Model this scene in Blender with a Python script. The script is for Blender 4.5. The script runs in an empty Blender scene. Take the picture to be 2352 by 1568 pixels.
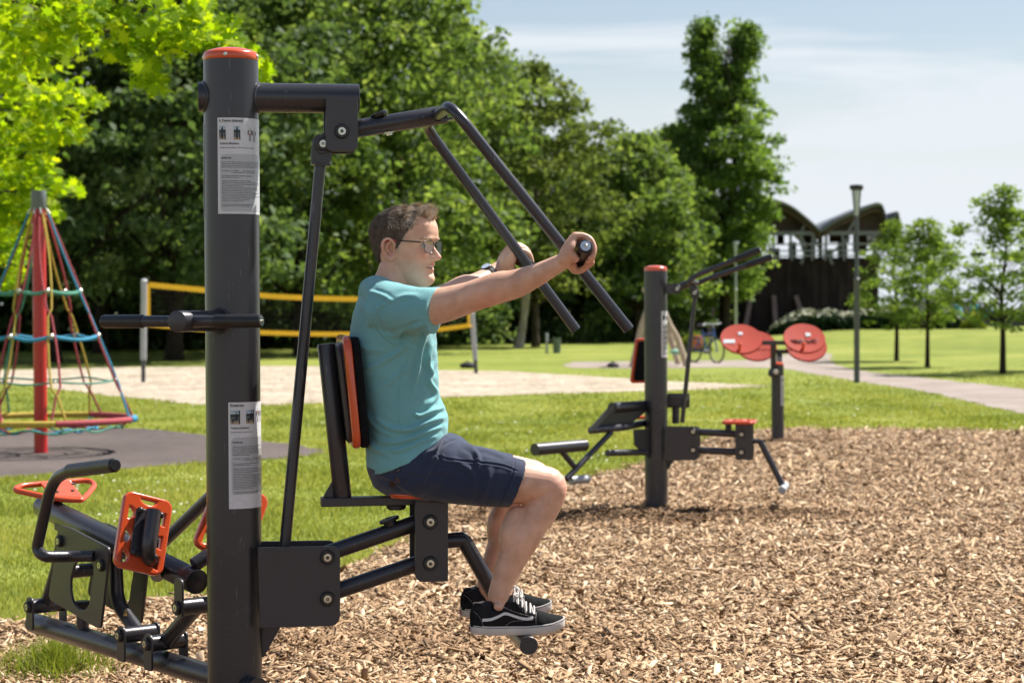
import bpy, bmesh, math, random
import numpy as np
from mathutils import Vector, Matrix
random.seed(7); RNG = np.random.default_rng(11)
scene = bpy.context.scene
COL = scene.collection
PI = math.pi
# ------------------------------------------------------------------ camera model
# reference picture coordinates: 2352 x 1568 ; a 70 mm lens at eye height
FPX = 4573.0; CX, CY = 1176.0, 784.0; HCAM = 1.47
PITCH = math.radians(0.952); ROLL = math.radians(-0.27)
RC = (Matrix.Rotation(PI / 2 - PITCH, 3, 'X') @ Matrix.Rotation(ROLL, 3, 'Z'))
EYE = Vector((0, 0, HCAM))
def ray(px, py):
    return RC @ Vector(((px - CX) / FPX, -(py - CY) / FPX, -1.0))
def hit(px, py, p0, n):
    d = ray(px, py); n = Vector(n)
    return EYE + d * ((Vector(p0) - EYE).dot(n) / d.dot(n))
def PZ(px, py, z=0.0): return hit(px, py, (0, 0, z), (0, 0, 1))
def PY(px, py, Y): return hit(px, py, (0, Y, 0), (0, 1, 0))
def topix(p):
    q = RC.transposed() @ (Vector(p) - EYE)
    return CX + FPX * q.x / -q.z, CY - FPX * q.y / -q.z
class Frame:
    """a vertical working plane through o, running along azimuth az; t = sideways distance from it"""
    def __init__(s, ox, oy, az):
        a = math.radians(az); s.o = Vector((ox, oy, 0)); s.f = Vector((math.cos(a), math.sin(a), 0))
        n = Vector((-s.f.y, s.f.x, 0))
        if n.y < 0: n = -n
        s.n = n
    def __call__(s, px, py, t=0.0): return hit(px, py, s.o + s.n * t, s.n)
    def L(s, u, t, z): return s.o + s.f * u + s.n * t + Vector((0, 0, z))
    def mir(s, p):
        p = Vector(p); return p - s.n * (2 * (p - s.o).dot(s.n))
# ------------------------------------------------------------------ object helpers
WPOS = {}
def tag(o, label=None, cat=None, group=None, kind=None):
    if label: o['label'] = label
    if cat: o['category'] = cat
    if group: o['group'] = group
    if kind: o['kind'] = kind
    return o
def thing(name, label, cat, loc, group=None):
    o = bpy.data.objects.new(name, None); COL.objects.link(o); o.empty_display_size = .1
    o.location = loc; WPOS[o.name] = Vector(loc); return tag(o, label, cat, group)
def link_mesh(name, me, mat, parent=None, label=None, loc=None, sharp=35):
    """me has world coordinates; shifted into the parent's frame"""
    off = WPOS[parent.name] if parent else Vector(loc or (0, 0, 0))
    if off.length > 0: me.transform(Matrix.Translation(-off))
    o = bpy.data.objects.new(name, me); COL.objects.link(o)
    if parent: o.parent = parent
    else: o.location = off
    WPOS[o.name] = off
    for m in (mat if isinstance(mat, (list, tuple)) else [mat]):
        if m: me.materials.append(m)
    if sharp is not None:
        me.polygons.foreach_set('use_smooth', [True] * len(me.polygons))
        if sharp < 180: me.set_sharp_from_angle(angle=math.radians(sharp))
    if label: o['label'] = label
    return o
def fast_mesh(name, V, F, col=None, colname='tone'):
    me = bpy.data.meshes.new(name); V = np.asarray(V, dtype=np.float32); F = np.asarray(F, dtype=np.int32)
    k = F.shape[1]
    me.vertices.add(len(V)); me.vertices.foreach_set('co', V.ravel())
    me.loops.add(F.size); me.loops.foreach_set('vertex_index', F.ravel())
    me.polygons.add(len(F)); me.polygons.foreach_set('loop_start', np.arange(0, F.size, k, dtype=np.int32))
    me.polygons.foreach_set('loop_total', np.full(len(F), k, dtype=np.int32))
    if col is not None:
        a = me.attributes.new(colname, 'FLOAT', 'FACE'); a.data.foreach_set('value', np.asarray(col, dtype=np.float32))
    me.update(calc_edges=True); return me
def catmull(P, n=8):
    P = [np.array(p, float) for p in P]
    if len(P) < 3: return P
    Q = [2 * P[0] - P[1]] + P + [2 * P[-1] - P[-2]]; out = []
    for i in range(1, len(Q) - 2):
        a, b, c, d = Q[i - 1:i + 3]
        for k in range(n):
            t = k / n
            out.append(.5 * ((2 * b) + (-a + c) * t + (2 * a - 5 * b + 4 * c - d) * t * t + (-a + 3 * b - 3 * c + d) * t ** 3))
    out.append(P[-1]); return out
def bend(pts, r, n=7):
    """round the corners of a polyline"""
    P = [Vector(p) for p in pts]; out = [P[0]]
    for i in range(1, len(P) - 1):
        a, b, c = P[i - 1], P[i], P[i + 1]
        d1 = (a - b); d2 = (c - b); l = min(r, d1.length * .48, d2.length * .48)
        p, q = b + d1.normalized() * l, b + d2.normalized() * l
        for k in range(n + 1):
            t = k / n; out.append(p * (1 - t) ** 2 + b * 2 * t * (1 - t) + q * t * t)
    out.append(P[-1]); return out
def rrect(w, h, r, n=5, cx=0, cy=0):
    if not isinstance(r, (list, tuple)): r = [r] * 4
    out = []
    for (sx, sy, a0, rr) in ((1, 1, 0, r[0]), (-1, 1, 90, r[1]), (-1, -1, 180, r[2]), (1, -1, 270, r[3])):
        for k in range(n + 1):
            a = math.radians(a0 + 90 * k / n)
            out.append((cx + sx * (w / 2 - rr) + rr * math.cos(a), cy + sy * (h / 2 - rr) + rr * math.sin(a)))
    return out
def rpoly(P, r, n=4):
    out = []; N = len(P)
    for i in range(N):
        a, b, c = Vector(P[i - 1]), Vector(P[i]), Vector(P[(i + 1) % N])
        d1, d2 = a - b, c - b; l = min(r, d1.length * .45, d2.length * .45)
        p, q = b + d1.normalized() * l, b + d2.normalized() * l
        for k in range(n + 1):
            t = k / n; v = p * (1 - t) ** 2 + b * 2 * t * (1 - t) + q * t * t; out.append((v.x, v.y))
    return out
class MB:
    def __init__(s): s.v = []; s.f = []
    def add(s, V, F):
        b = len(s.v); s.v.extend([tuple(map(float, v)) for v in V]); s.f.extend([tuple(b + i for i in f) for f in F]); return s
    def rings(s, R, capa=True, capb=True, close=False):
        n = len(R[0]); V = [p for r in R for p in r]; F = []
        m = len(R)
        for i in range(m if close else m - 1):
            j = (i + 1) % m
            for k in range(n):
                k2 = (k + 1) % n; F.append((i * n + k, i * n + k2, j * n + k2, j * n + k))
        if not close:
            if capa: F.append(tuple(range(n))[::-1])
            if capb: F.append(tuple((m - 1) * n + k for k in range(n)))
        return s.add(V, F)
    def tube(s, pts, r, seg=18, caps=True, close=False):
        P = [Vector(p) for p in pts]; N = len(P)
        if not hasattr(r, '__len__'): r = [r] * N
        T = []
        for i in range(N):
            if close: t = P[(i + 1) % N] - P[i - 1]
            else: t = P[min(i + 1, N - 1)] - P[max(i - 1, 0)]
            T.append(t.normalized())
        u = T[0].orthogonal().normalized(); R = []
        for i in range(N):
            u = (u - T[i] * u.dot(T[i])).normalized(); w = T[i].cross(u)
            R.append([P[i] + (u * math.cos(2 * PI * k / seg) + w * math.sin(2 * PI * k / seg)) * r[i] for k in range(seg)])
        return s.rings(R, caps, caps, close)
    def cyl(s, a, b, r, r2=None, seg=24, edge=0.0):
        a, b = Vector(a), Vector(b); r2 = r if r2 is None else r2
        if edge:
            d = (b - a).normalized() * edge
            return s.tube([a, a + d * .3, a + d, b - d, b - d * .3, b], [r - edge, r - edge * .3, r, r2, r2 - edge * .3, r2 - edge], seg)
        return s.tube([a, b], [r, r2], seg)
    def lathe(s, o, ax, prof, seg=28):
        o = Vector(o); ax = Vector(ax).normalized(); u = ax.orthogonal().normalized(); w = ax.cross(u)
        return s.rings([[o + ax * h + (u * math.cos(2 * PI * k / seg) + w * math.sin(2 * PI * k / seg)) * max(r, 1e-4) for k in range(seg)] for r, h in prof])
    def box(s, c, ax, ay, az):
        c, ax, ay, az = Vector(c), Vector(ax), Vector(ay), Vector(az)
        V = [c + ax * i + ay * j + az * k for k in (-1, 1) for j in (-1, 1) for i in (-1, 1)]
        return s.add(V, [(0, 2, 3, 1), (4, 5, 7, 6), (0, 1, 5, 4), (2, 6, 7, 3), (0, 4, 6, 2), (1, 3, 7, 5)])
    def bar(s, a, b, w, h, up=(0, 0, 1)):
        a, b = Vector(a), Vector(b); d = b - a; up = Vector(up); sd = d.cross(up).normalized(); up = sd.cross(d).normalized()
        return s.box((a + b) / 2, d / 2, sd * w / 2, up * h / 2)
    def ball(s, c, r, seg=14, rn=9, sc=(1, 1, 1), M=None):
        c = Vector(c); R = []
        for i in range(1, rn):
            a = PI * i / rn
            ring = [Vector((sc[0] * math.sin(a) * math.cos(2 * PI * k / seg), sc[1] * math.sin(a) * math.sin(2 * PI * k / seg), sc[2] * math.cos(a))) * r for k in range(seg)]
            R.append([c + (M @ p if M else p) for p in ring])
        return s.rings(R)
    def plate(s, outs, O, ex, ey, th, bev=.002, res=1):
        """flat plate with holes from 2-D outlines, rounded rim"""
        cu = bpy.data.curves.new('tmp', 'CURVE'); cu.dimensions = '2D'; cu.fill_mode = 'BOTH'
        cu.extrude = max(th / 2 - bev, 1e-5); cu.bevel_depth = bev; cu.bevel_resolution = res; cu.offset = -bev
        for o in outs:
            sp = cu.splines.new('POLY'); sp.points.add(len(o) - 1); sp.use_cyclic_u = True
            for i, p in enumerate(o): sp.points[i].co = (p[0], p[1], 0, 1)
        ob = bpy.data.objects.new('tmp', cu); me = bpy.data.meshes.new_from_object(ob)
        O, ex, ey = Vector(O), Vector(ex).normalized(), Vector(ey).normalized(); ez = ex.cross(ey)
        s.add([O + ex * v.co.x + ey * v.co.y + ez * v.co.z for v in me.vertices], [tuple(p.vertices) for p in me.polygons])
        bpy.data.objects.remove(ob); bpy.data.curves.remove(cu); bpy.data.meshes.remove(me); return s
    def mesh(s, name='m', weld=False):
        me = bpy.data.meshes.new(name); me.from_pydata(s.v, [], s.f); me.update()
        bm = bmesh.new(); bm.from_mesh(me)
        if weld: bmesh.ops.remove_doubles(bm, verts=bm.verts, dist=1e-5)
        bmesh.ops.recalc_face_normals(bm, faces=bm.faces); bm.to_mesh(me); bm.free(); return me
    def build(s, name, mat, parent=None, label=None, loc=None, sharp=35, weld=False):
        return link_mesh(name, s.mesh(name, weld), mat, parent, label, loc, sharp)
def bevel(o, w=.002, seg=2):
    m = o.modifiers.new('bevel', 'BEVEL'); m.width = w; m.segments = seg; m.limit_method = 'ANGLE'; m.angle_limit = math.radians(40); return o
def px_plate(mb, fr, pts, t, th, r=0.0, holes=(), bev=.002):
    """plate lying in the frame's vertical plane, outline given as picture points"""
    P = [fr(x, y, t) for x, y in pts]; O = P[0]; ex, ey = fr.f, Vector((0, 0, 1))
    f2 = lambda q: ((q - O).dot(ex), (q - O).z)
    o = [f2(p) for p in P]
    outs = [rpoly(o, r) if not hasattr(r, '__len__') else rpolyr(o, r)]
    for h in holes: outs.append(rpoly([f2(fr(x, y, t)) for x, y in h], .02, 5))
    return mb.plate(outs, O, ex, ey, th, bev)
def rpolyr(P, R, n=6):
    out = []; N = len(P)
    for i in range(N):
        a, b, c = Vector(P[i - 1]), Vector(P[i]), Vector(P[(i + 1) % N])
        if R[i] <= 0: out.append((b.x, b.y)); continue
        d1, d2 = a - b, c - b; l = min(R[i], d1.length * .48, d2.length * .48)
        p, q = b + d1.normalized() * l, b + d2.normalized() * l
        for k in range(n + 1):
            t = k / n; v = p * (1 - t) ** 2 + b * 2 * t * (1 - t) + q * t * t; out.append((v.x, v.y))
    return out
def modded(me, mods):
    """apply modifiers to a mesh and hand back the result"""
    ob = bpy.data.objects.new('tmp', me); COL.objects.link(ob)
    for typ, kw in mods:
        m = ob.modifiers.new(typ, typ)
        for k, v in kw.items(): setattr(m, k, v)
    dg = bpy.context.evaluated_depsgraph_get(); dg.update()
    out = bpy.data.meshes.new_from_object(ob.evaluated_get(dg)); bpy.data.objects.remove(ob); return out
# ------------------------------------------------------------------ materials
def newmat(name):
    m = bpy.data.materials.new(name); m.use_nodes = True; nt = m.node_tree
    return m, nt, nt.nodes, nt.links, nt.nodes['Principled BSDF']
def pm(name, c, rough=.5, metal=0.0, var=.12, scale=8.0, bump=0.0, bscale=80.0, spec=.5, coat=0.0, rvar=.1, stretch=(1, 1, 1), c2=None):
    m, nt, N, Lk, b = newmat(name)
    tc = N.new('ShaderNodeTexCoord'); mp = N.new('ShaderNodeMapping'); mp.inputs['Scale'].default_value = stretch
    Lk.new(tc.outputs['Object'], mp.inputs['Vector'])
    nz = N.new('ShaderNodeTexNoise'); nz.inputs['Scale'].default_value = scale; nz.inputs['Detail'].default_value = 6
    Lk.new(mp.outputs[0], nz.inputs['Vector'])
    rp = N.new('ShaderNodeValToRGB'); c = Vector(c[:3])
    a = c * (1 - var); d = Vector(c2) if c2 else c * (1 + var)
    rp.color_ramp.elements[0].color = (*a, 1); rp.color_ramp.elements[1].color = (*d, 1)
    rp.color_ramp.elements[0].position = .3; rp.color_ramp.elements[1].position = .7
    Lk.new(nz.outputs[0], rp.inputs[0]); Lk.new(rp.outputs[0], b.inputs['Base Color'])
    mr = N.new('ShaderNodeMapRange'); mr.inputs[3].default_value = max(rough - rvar, .03); mr.inputs[4].default_value = min(rough + rvar, 1)
    Lk.new(nz.outputs[0], mr.inputs[0]); Lk.new(mr.outputs[0], b.inputs['Roughness'])
    b.inputs['Metallic'].default_value = metal; b.inputs['Specular IOR Level'].default_value = spec; b.inputs['Coat Weight'].default_value = coat
    if bump:
        n2 = N.new('ShaderNodeTexNoise'); n2.inputs['Scale'].default_value = bscale; n2.inputs['Detail'].default_value = 4
        Lk.new(mp.outputs[0], n2.inputs['Vector'])
        bp = N.new('ShaderNodeBump'); bp.inputs['Strength'].default_value = bump; bp.inputs['Distance'].default_value = .01
        Lk.new(n2.outputs[0], bp.inputs['Height']); Lk.new(bp.outputs[0], b.inputs['Normal'])
    return m
def leafmat(name, stops, trans, tl=.45, rough=.5):
    """leaf: diffuse + gloss + light coming through; tone attribute picks the leaf's own green"""
    m, nt, N, Lk, b = newmat(name); out = N['Material Output']
    at = N.new('ShaderNodeAttribute'); at.attribute_name = 'tone'
    rp = N.new('ShaderNodeValToRGB'); e = rp.color_ramp.elements
    e[0].color = (*stops[0], 1); e[1].color = (*stops[-1], 1)
    for i, c in enumerate(stops[1:-1]):
        q = e.new((i + 1) / (len(stops) - 1)); q.color = (*c, 1)
    Lk.new(at.outputs['Fac'], rp.inputs[0]); Lk.new(rp.outputs[0], b.inputs['Base Color']); b.inputs['Roughness'].default_value = rough
    b.inputs['Specular IOR Level'].default_value = .18 if rough < .5 else .1; b.inputs['Roughness'].default_value = .6
    tr = N.new('ShaderNodeBsdfTranslucent'); mx = N.new('ShaderNodeMixShader'); mx.inputs[0].default_value = tl
    mc = N.new('ShaderNodeMix'); mc.data_type = 'RGBA'; mc.blend_type = 'MULTIPLY'; mc.inputs[0].default_value = 1
    Lk.new(rp.outputs[0], mc.inputs[6]); mc.inputs[7].default_value = (*trans, 1)
    Lk.new(mc.outputs[2], tr.inputs[0])
    Lk.new(b.outputs[0], mx.inputs[1]); Lk.new(tr.outputs[0], mx.inputs[2]); Lk.new(mx.outputs[0], out.inputs[0]); return m
def rampmat(name, stops, rough=.8, attr='tone', spec=.3):
    m, nt, N, Lk, b = newmat(name); at = N.new('ShaderNodeAttribute'); at.attribute_name = attr
    rp = N.new('ShaderNodeValToRGB'); e = rp.color_ramp.elements; e[0].color = (*stops[0], 1); e[1].color = (*stops[-1], 1)
    for i, c in enumerate(stops[1:-1]):
        q = e.new((i + 1) / (len(stops) - 1)); q.color = (*c, 1)
    tc = N.new('ShaderNodeTexCoord'); nz = N.new('ShaderNodeTexNoise'); nz.inputs['Scale'].default_value = 90; nz.inputs['Detail'].default_value = 3
    Lk.new(tc.outputs['Object'], nz.inputs['Vector'])
    ad = N.new('ShaderNodeMath'); ad.operation = 'MULTIPLY_ADD'; ad.inputs[1].default_value = .35; Lk.new(nz.outputs[0], ad.inputs[0])
    sb = N.new('ShaderNodeMath'); sb.operation = 'SUBTRACT'; sb.inputs[1].default_value = .175; Lk.new(at.outputs['Fac'], sb.inputs[0]); Lk.new(sb.outputs[0], ad.inputs[2])
    Lk.new(ad.outputs[0], rp.inputs[0]); Lk.new(rp.outputs[0], b.inputs['Base Color']); b.inputs['Roughness'].default_value = rough
    b.inputs['Specular IOR Level'].default_value = spec; return m
M = {}
M['paint'] = pm('anthracite_paint', (.056, .054, .061), .29, .55, .16, 2.2, .10, 900, coat=.08, rvar=.14)
def scratch(m, st, thr=.70, amt=.5):
    nt = m.node_tree; N = nt.nodes; Lk = nt.links; b = N['Principled BSDF']; src = b.inputs['Base Color'].links[0].from_socket
    tc = N.new('ShaderNodeTexCoord'); mp = N.new('ShaderNodeMapping'); mp.inputs['Scale'].default_value = st; mp.inputs['Rotation'].default_value = (.25, .3, .5); Lk.new(tc.outputs['Object'], mp.inputs[0])
    nz = N.new('ShaderNodeTexNoise'); nz.inputs['Scale'].default_value = 9; nz.inputs['Detail'].default_value = 2; Lk.new(mp.outputs[0], nz.inputs['Vector'])
    mr = N.new('ShaderNodeMapRange'); mr.inputs[1].default_value = thr; mr.inputs[2].default_value = thr + .03; mr.inputs[4].default_value = amt; Lk.new(nz.outputs[0], mr.inputs[0])
    mx = N.new('ShaderNodeMix'); mx.data_type = 'RGBA'; Lk.new(mr.outputs[0], mx.inputs[0]); Lk.new(src, mx.inputs[6]); mx.inputs[7].default_value = (.22, .21, .20, 1); Lk.new(mx.outputs[2], b.inputs['Base Color'])
scratch(M['paint'], (14, 14, 1.1)); 
M['paint2'] = pm('anthracite_plate_paint', (.052, .049, .054), .38, .35, .12, 5, .08, 900, coat=.08)
M['rubber'] = pm('black_rubber', (.012, .012, .013), .38, 0, .2, 30, .05, 300)
M['puck'] = pm('black_plastic', (.02, .02, .021), .42, 0, .15, 30)
M['orange'] = pm('orange_coating', (.64, .082, .02), .24, 0, .07, 9, .03, 120, coat=.5)
M['orange_m'] = pm('orange_matt', (.40, .032, .012), .55, 0, .08, 9, spec=.25)
M['steel'] = pm('bolt_steel', (.62, .60, .52), .3, 1.0, .12, 60)
M['white_disc'] = pm('grip_end_metal', (.62, .66, .70), .35, .6, .05, 60)
M['foam'] = pm('black_foam', (.012, .012, .013), .95, 0, .3, 60, .8, 260, spec=.1)
M['paper'] = pm('laminated_paper', (.66, .66, .68), .28, 0, .03, 30, spec=.5)
M['paper_grey'] = pm('grey_print', (.47, .48, .50), .3, 0, .02, 30)
M['ink'] = pm('print_ink', (.02, .02, .02), .4, 0, .05, 30)
# ------------------------------------------------------------------ camera, light, sky
SUN_EL, SUN_AZ = math.radians(54), math.radians(34)      # azimuth of the sun from +X towards +Y
SDIR = Vector((math.cos(SUN_EL) * math.cos(SUN_AZ), math.cos(SUN_EL) * math.sin(SUN_AZ), math.sin(SUN_EL)))
cd = bpy.data.cameras.new('camera'); cam = bpy.data.objects.new('camera', cd); COL.objects.link(cam)
cd.lens = 70.0; cd.sensor_width = 36.0; cd.clip_end = 3000; cd.clip_start = .1
cam.matrix_world = Matrix.Translation(EYE) @ RC.to_4x4(); scene.camera = cam
cd.dof.use_dof = True; cd.dof.focus_distance = 6.2; cd.dof.aperture_fstop = 5.4
sl = bpy.data.lights.new('sun', 'SUN'); sl.energy = 5.0; sl.angle = math.radians(.53); sl.color = (1, .95, .87)
so = bpy.data.objects.new('sun', sl); COL.objects.link(so); so.rotation_euler = SDIR.to_track_quat('Z', 'Y').to_euler()
w = bpy.data.worlds.new('World'); scene.world = w; w.use_nodes = True
nt = w.node_tree; N = nt.nodes; Lk = nt.links; bg = N['Background']; bg.inputs['Strength'].default_value = .078
sk = N.new('ShaderNodeTexSky'); sk.sky_type = 'NISHITA'; sk.sun_disc = False; sk.sun_elevation = SUN_EL
sk.sun_rotation = PI / 2 - SUN_AZ; sk.air_density = 1.15; sk.dust_density = .4; sk.ozone_density = 1.2; sk.altitude = 50
tc = N.new('ShaderNodeTexCoord'); mp = N.new('ShaderNodeMapping'); mp.inputs['Scale'].default_value = (1.2, 1.2, 9.0); mp.inputs['Rotation'].default_value = (.10, -.12, .3)
n1 = N.new('ShaderNodeTexNoise'); n1.inputs['Scale'].default_value = 3.0; n1.inputs['Detail'].default_value = 7; n1.inputs['Roughness'].default_value = .55; n1.inputs['Distortion'].default_value = .4
Lk.new(tc.outputs['Generated'], mp.inputs[0]); Lk.new(mp.outputs[0], n1.inputs['Vector'])
r1 = N.new('ShaderNodeValToRGB'); r1.color_ramp.elements[0].position = .44; r1.color_ramp.elements[1].position = .58
r1.color_ramp.elements[0].color = (.08, .08, .08, 1); r1.color_ramp.elements[1].color = (.92, .92, .92, 1)
Lk.new(n1.outputs[0], r1.inputs[0])
sx = N.new('ShaderNodeSeparateXYZ'); Lk.new(tc.outputs['Generated'], sx.inputs[0])
hz = N.new('ShaderNodeMapRange'); hz.inputs[1].default_value = .045; hz.inputs[2].default_value = .14; hz.inputs[3].default_value = 1.0; hz.inputs[4].default_value = 0.0; Lk.new(sx.outputs[2], hz.inputs[0])
mxx = N.new('ShaderNodeMath'); mxx.operation = 'MAXIMUM'; Lk.new(r1.outputs[0], mxx.inputs[0]); Lk.new(hz.outputs[0], mxx.inputs[1])
hi = N.new('ShaderNodeMapRange'); hi.inputs[1].default_value = .20; hi.inputs[2].default_value = .5; hi.inputs[3].default_value = 1.0; hi.inputs[4].default_value = .25; Lk.new(sx.outputs[2], hi.inputs[0])
mm = N.new('ShaderNodeMath'); mm.operation = 'MULTIPLY'; Lk.new(mxx.outputs[0], mm.inputs[0]); Lk.new(hi.outputs[0], mm.inputs[1])
mx = N.new('ShaderNodeMix'); mx.data_type = 'RGBA'; Lk.new(mm.outputs[0], mx.inputs[0]); dk = N.new('ShaderNodeMix'); dk.data_type = 'RGBA'; dk.blend_type = 'MULTIPLY'; dk.inputs[0].default_value = 1; dk.inputs[7].default_value = (.80, .74, .74, 1); Lk.new(sk.outputs[0], dk.inputs[6]); Lk.new(dk.outputs[2], mx.inputs[6]); mx.inputs[7].default_value = (5.6, 5.95, 6.35, 1)
Lk.new(mx.outputs[2], bg.inputs[0])
scene.view_settings.view_transform = 'Standard'; scene.view_settings.look = 'None'; scene.view_settings.gamma = 1; scene.view_settings.exposure = 0.93
c = scene.cycles; c.use_denoising = True; c.max_bounces = 7; c.transparent_max_bounces = 8; c.diffuse_bounces = 3; c.glossy_bounces = 3; c.transmission_bounces = 4; c.use_adaptive_sampling = True; c.adaptive_threshold = .02
c.sample_clamp_indirect = 6; c.caustics_reflective = False; c.caustics_refractive = False
# ================================================================== NEAR FITNESS STATION
YP = 6.15; XP = YP * (534.5 - CX) / FPX
A = Frame(XP, YP, 9.0); B = Frame(XP, YP, 127.7); UP = Vector((0, 0, 1))
PR = .084
st = thing('fitness_station', 'large dark grey exercise station in the foreground with tall orange-capped post, seat and press arms', 'fitness machine', (XP, YP, 0))
P = MB()
ztop = A(530, 141).z
P.cyl((XP, YP, -.05), (XP, YP, ztop), PR, seg=64)
post = P.build('post', M['paint'], st)
cap = MB().lathe((XP, YP, ztop), UP, [(PR - .001, .0005), (PR + .0005, .003), (PR + .0005, .020), (PR - .003, .025), (.07, .031), (.05, .037), (.025, .041), (0, .042)], 64).build('post_cap', M['orange'], post)
for a in (-93, -10, 90, 180):
    s = MB()
    d = Vector((math.cos(math.radians(a)), math.sin(math.radians(a)), 0))
    s.lathe(Vector((XP, YP, ztop + .012)) + d * PR, d, [(.0062, 0), (.0062, .002), (.004, .004), (.002, .004), (.0015, .002), (0, .002)], 12)
    s.build('cap_screw', M['steel'], post)
# welds
def weld(mb, c, ax, r, w=.006, seg=40):
    c = Vector(c); ax = Vector(ax).normalized(); u = ax.orthogonal().normalized(); v = ax.cross(u)
    mb.tube([c + (u * math.cos(2 * PI * k / seg) + v * math.sin(2 * PI * k / seg)) * r + ax * (.0015 * math.sin(k * 2.1)) for k in range(seg)], w, 8, close=True)
def bolt(par, p, ax, r=.0225, name='bolt', h=.012):
    """black collar with a steel socket screw"""
    p = Vector(p); ax = Vector(ax).normalized()
    b = MB().lathe(p, ax, [(r * 1.02, 0), (r * 1.02, h * .4), (r * .96, h * .8), (r * .85, h), (r * .62, h), (r * .6, h * .8), (0, h * .8)], 28).build(name, M['puck'], par)
    MB().lathe(p + ax * h * .8, ax, [(r * .55, 0), (r * .53, .002), (r * .24, .0022), (r * .2, -.001), (0, -.001)], 20).build('screw', M['steel'], b)
    return b
NEAR = -A.n
# top arm with stub end on the other side
za = A(600, 225).z; R0 = .0455
m = MB(); o = A.L(0, 0, za)
m.tube([o + A.f * u for u in (-.1005, -.099, .3925, .394)], [R0 - .0015, R0, R0, R0 - .0015], 40)
m.build('top_arm', M['paint'], st)
for sgn in (-1, 1):
    m = MB(); ring = []
    for k in range(41):
        a = 2 * PI * k / 40; y = math.cos(a) * R0; z = math.sin(a) * R0
        ring.append(A.L(sgn * (math.sqrt(PR ** 2 - y * y)), y, za + z))
    m.tube(ring[:-1], .0055, 8, close=True); m.build('weld_seam', M['paint'], st)
# pivot bracket
br = MB(); pts = [(748, 226), (822, 226), (822, 348), (748, 348)]
px_plate(br, A, pts, -.052, .010, [0, 0, .022, .022])
br.build('bracket_plate', M['paint2'], st)
br = MB(); Q = [A(x, y, -.052) for x, y in pts]; 
g = lambda x, y: A(x, y, -.052)
def far_px(pts, t0, t1): return [topix(A(x, y, t0) + A.n * (t1 - t0)) for x, y in pts]
px_plate(br, A, far_px(pts, -.052, .052), .052, .010, [0, 0, .022, .022]); br.build('bracket_plate', M['paint2'], st)
pv = A(785, 302, 0); bolt(st, A(785, 302, -.057), NEAR, .0225)
bolt(st, pv + A.n * .057, A.n, .0225)
# lever, crossbar and the two long arms
cb = A(1003, 266, 0)
lv = MB(); d = (cb - pv).normalized(); lv.cyl(pv - d * .02, cb + d * .03, .0285, seg=32, edge=.002)
lever = lv.build('lever', M['paint'], st)
rod_top = A(740, 333, 0)
lk = MB()
for t in (-.030, .030):
    e = (rod_top - pv).normalized(); nrm = Vector((0, 0, 0))
    O = pv + A.n * t; ex = -(e); ey = A.n.cross(ex)
    L2 = (rod_top - pv).length
    lk.plate([rpoly([(.035, -.03), (.035, .03), (-L2 - .026, .026), (-L2 - .026, -.026)], .02, 6)], O, ex, ey, .008, .0015)
lk.build('lever_link', M['paint2'], lever)
bolt(lever, rod_top - A.n * .036, NEAR, .021)
pk = MB(); q = pv + d * .125; nn = Vector((-d.z * A.f.x, -d.z * A.f.y, d.dot(A.f)))
pk.lathe(q + nn * .026, nn + A.f * -.25, [(.026, 0), (.028, .004), (.028, .011), (.024, .014), (0, .014)], 28); pk.build('bump_stop', M['rubber'], lever)
pk = MB(); pk.lathe(q + d * .02 - nn * .026, -nn, [(.018, 0), (.018, .003), (.010, .0035), (.010, .010), (0, .010)], 6); pk.build('nut', M['steel'], lever)
RA = .0172
def S(p): return A.mir(p)
armN = [cb, cb - A.n * .30, A(1048, 238, -.345), A(1076, 274, -.35), A(1444.6, 756.8, -.36)]
c1 = cb - A.n * .335
armpts = bend([cb, c1 + A.f * .0, A(1444.6, 756.8, -.36)], .085, 12)
def arm(pts): return MB().tube(pts, RA, 24)
hand_lever = arm(armpts).build('press_arm', M['paint'], lever)
fe = A(1323, 757.6, .36); c1f = S(c1)
far_lever = arm(bend([cb, c1f, fe], .085, 12)).build('press_arm', M['paint'], lever)
m = MB(); weld(m, cb - A.n * .022, A.n, RA + .002, .004); m.box(cb + d * .035 - nn * .018, d * .03, A.n * .035, nn * .004); m.build('arm_gusset', M['paint'], lever)
# grips
g1 = A(1345, 565, -.475); g0 = A(1331, 602, -.345); gd = (g1 - g0).normalized()
def grip(f):
    a, b, dd = f(g0), f(g1), (f(g1) - f(g0)).normalized()
    gp = MB().tube([a + dd * .004, a + dd * .014, b - dd * .012, b - dd * .003, b], [.0195, .0205, .0208, .0215, .019], 28).build('grip', M['rubber'], lever)
    MB().lathe(b - dd * .001, dd, [(.0155, 0), (.0155, .0025), (.005, .003), (0, .003)], 28).build('end_disc', M['white_disc'], gp)
    MB().lathe(b + dd * .0015, dd, [(.0052, 0), (.0052, .003), (.003, .0045), (.002, .0045), (.002, .002), (0, .002)], 16).build('screw', M['steel'], gp)
    return gp
def onl(a, b, z): return a.lerp(b, (z - a.z) / (b.z - a.z))
FAROFF = onl(c1f, fe, g0.z) - S(onl(c1, armpts[-1], g0.z)); SFG = lambda p: S(p) + FAROFF
grip(lambda p: p); grip(lambda p: SFG(p) - A.f * (.012 + .040 * (p - g0).length / (g1 - g0).length))
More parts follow.
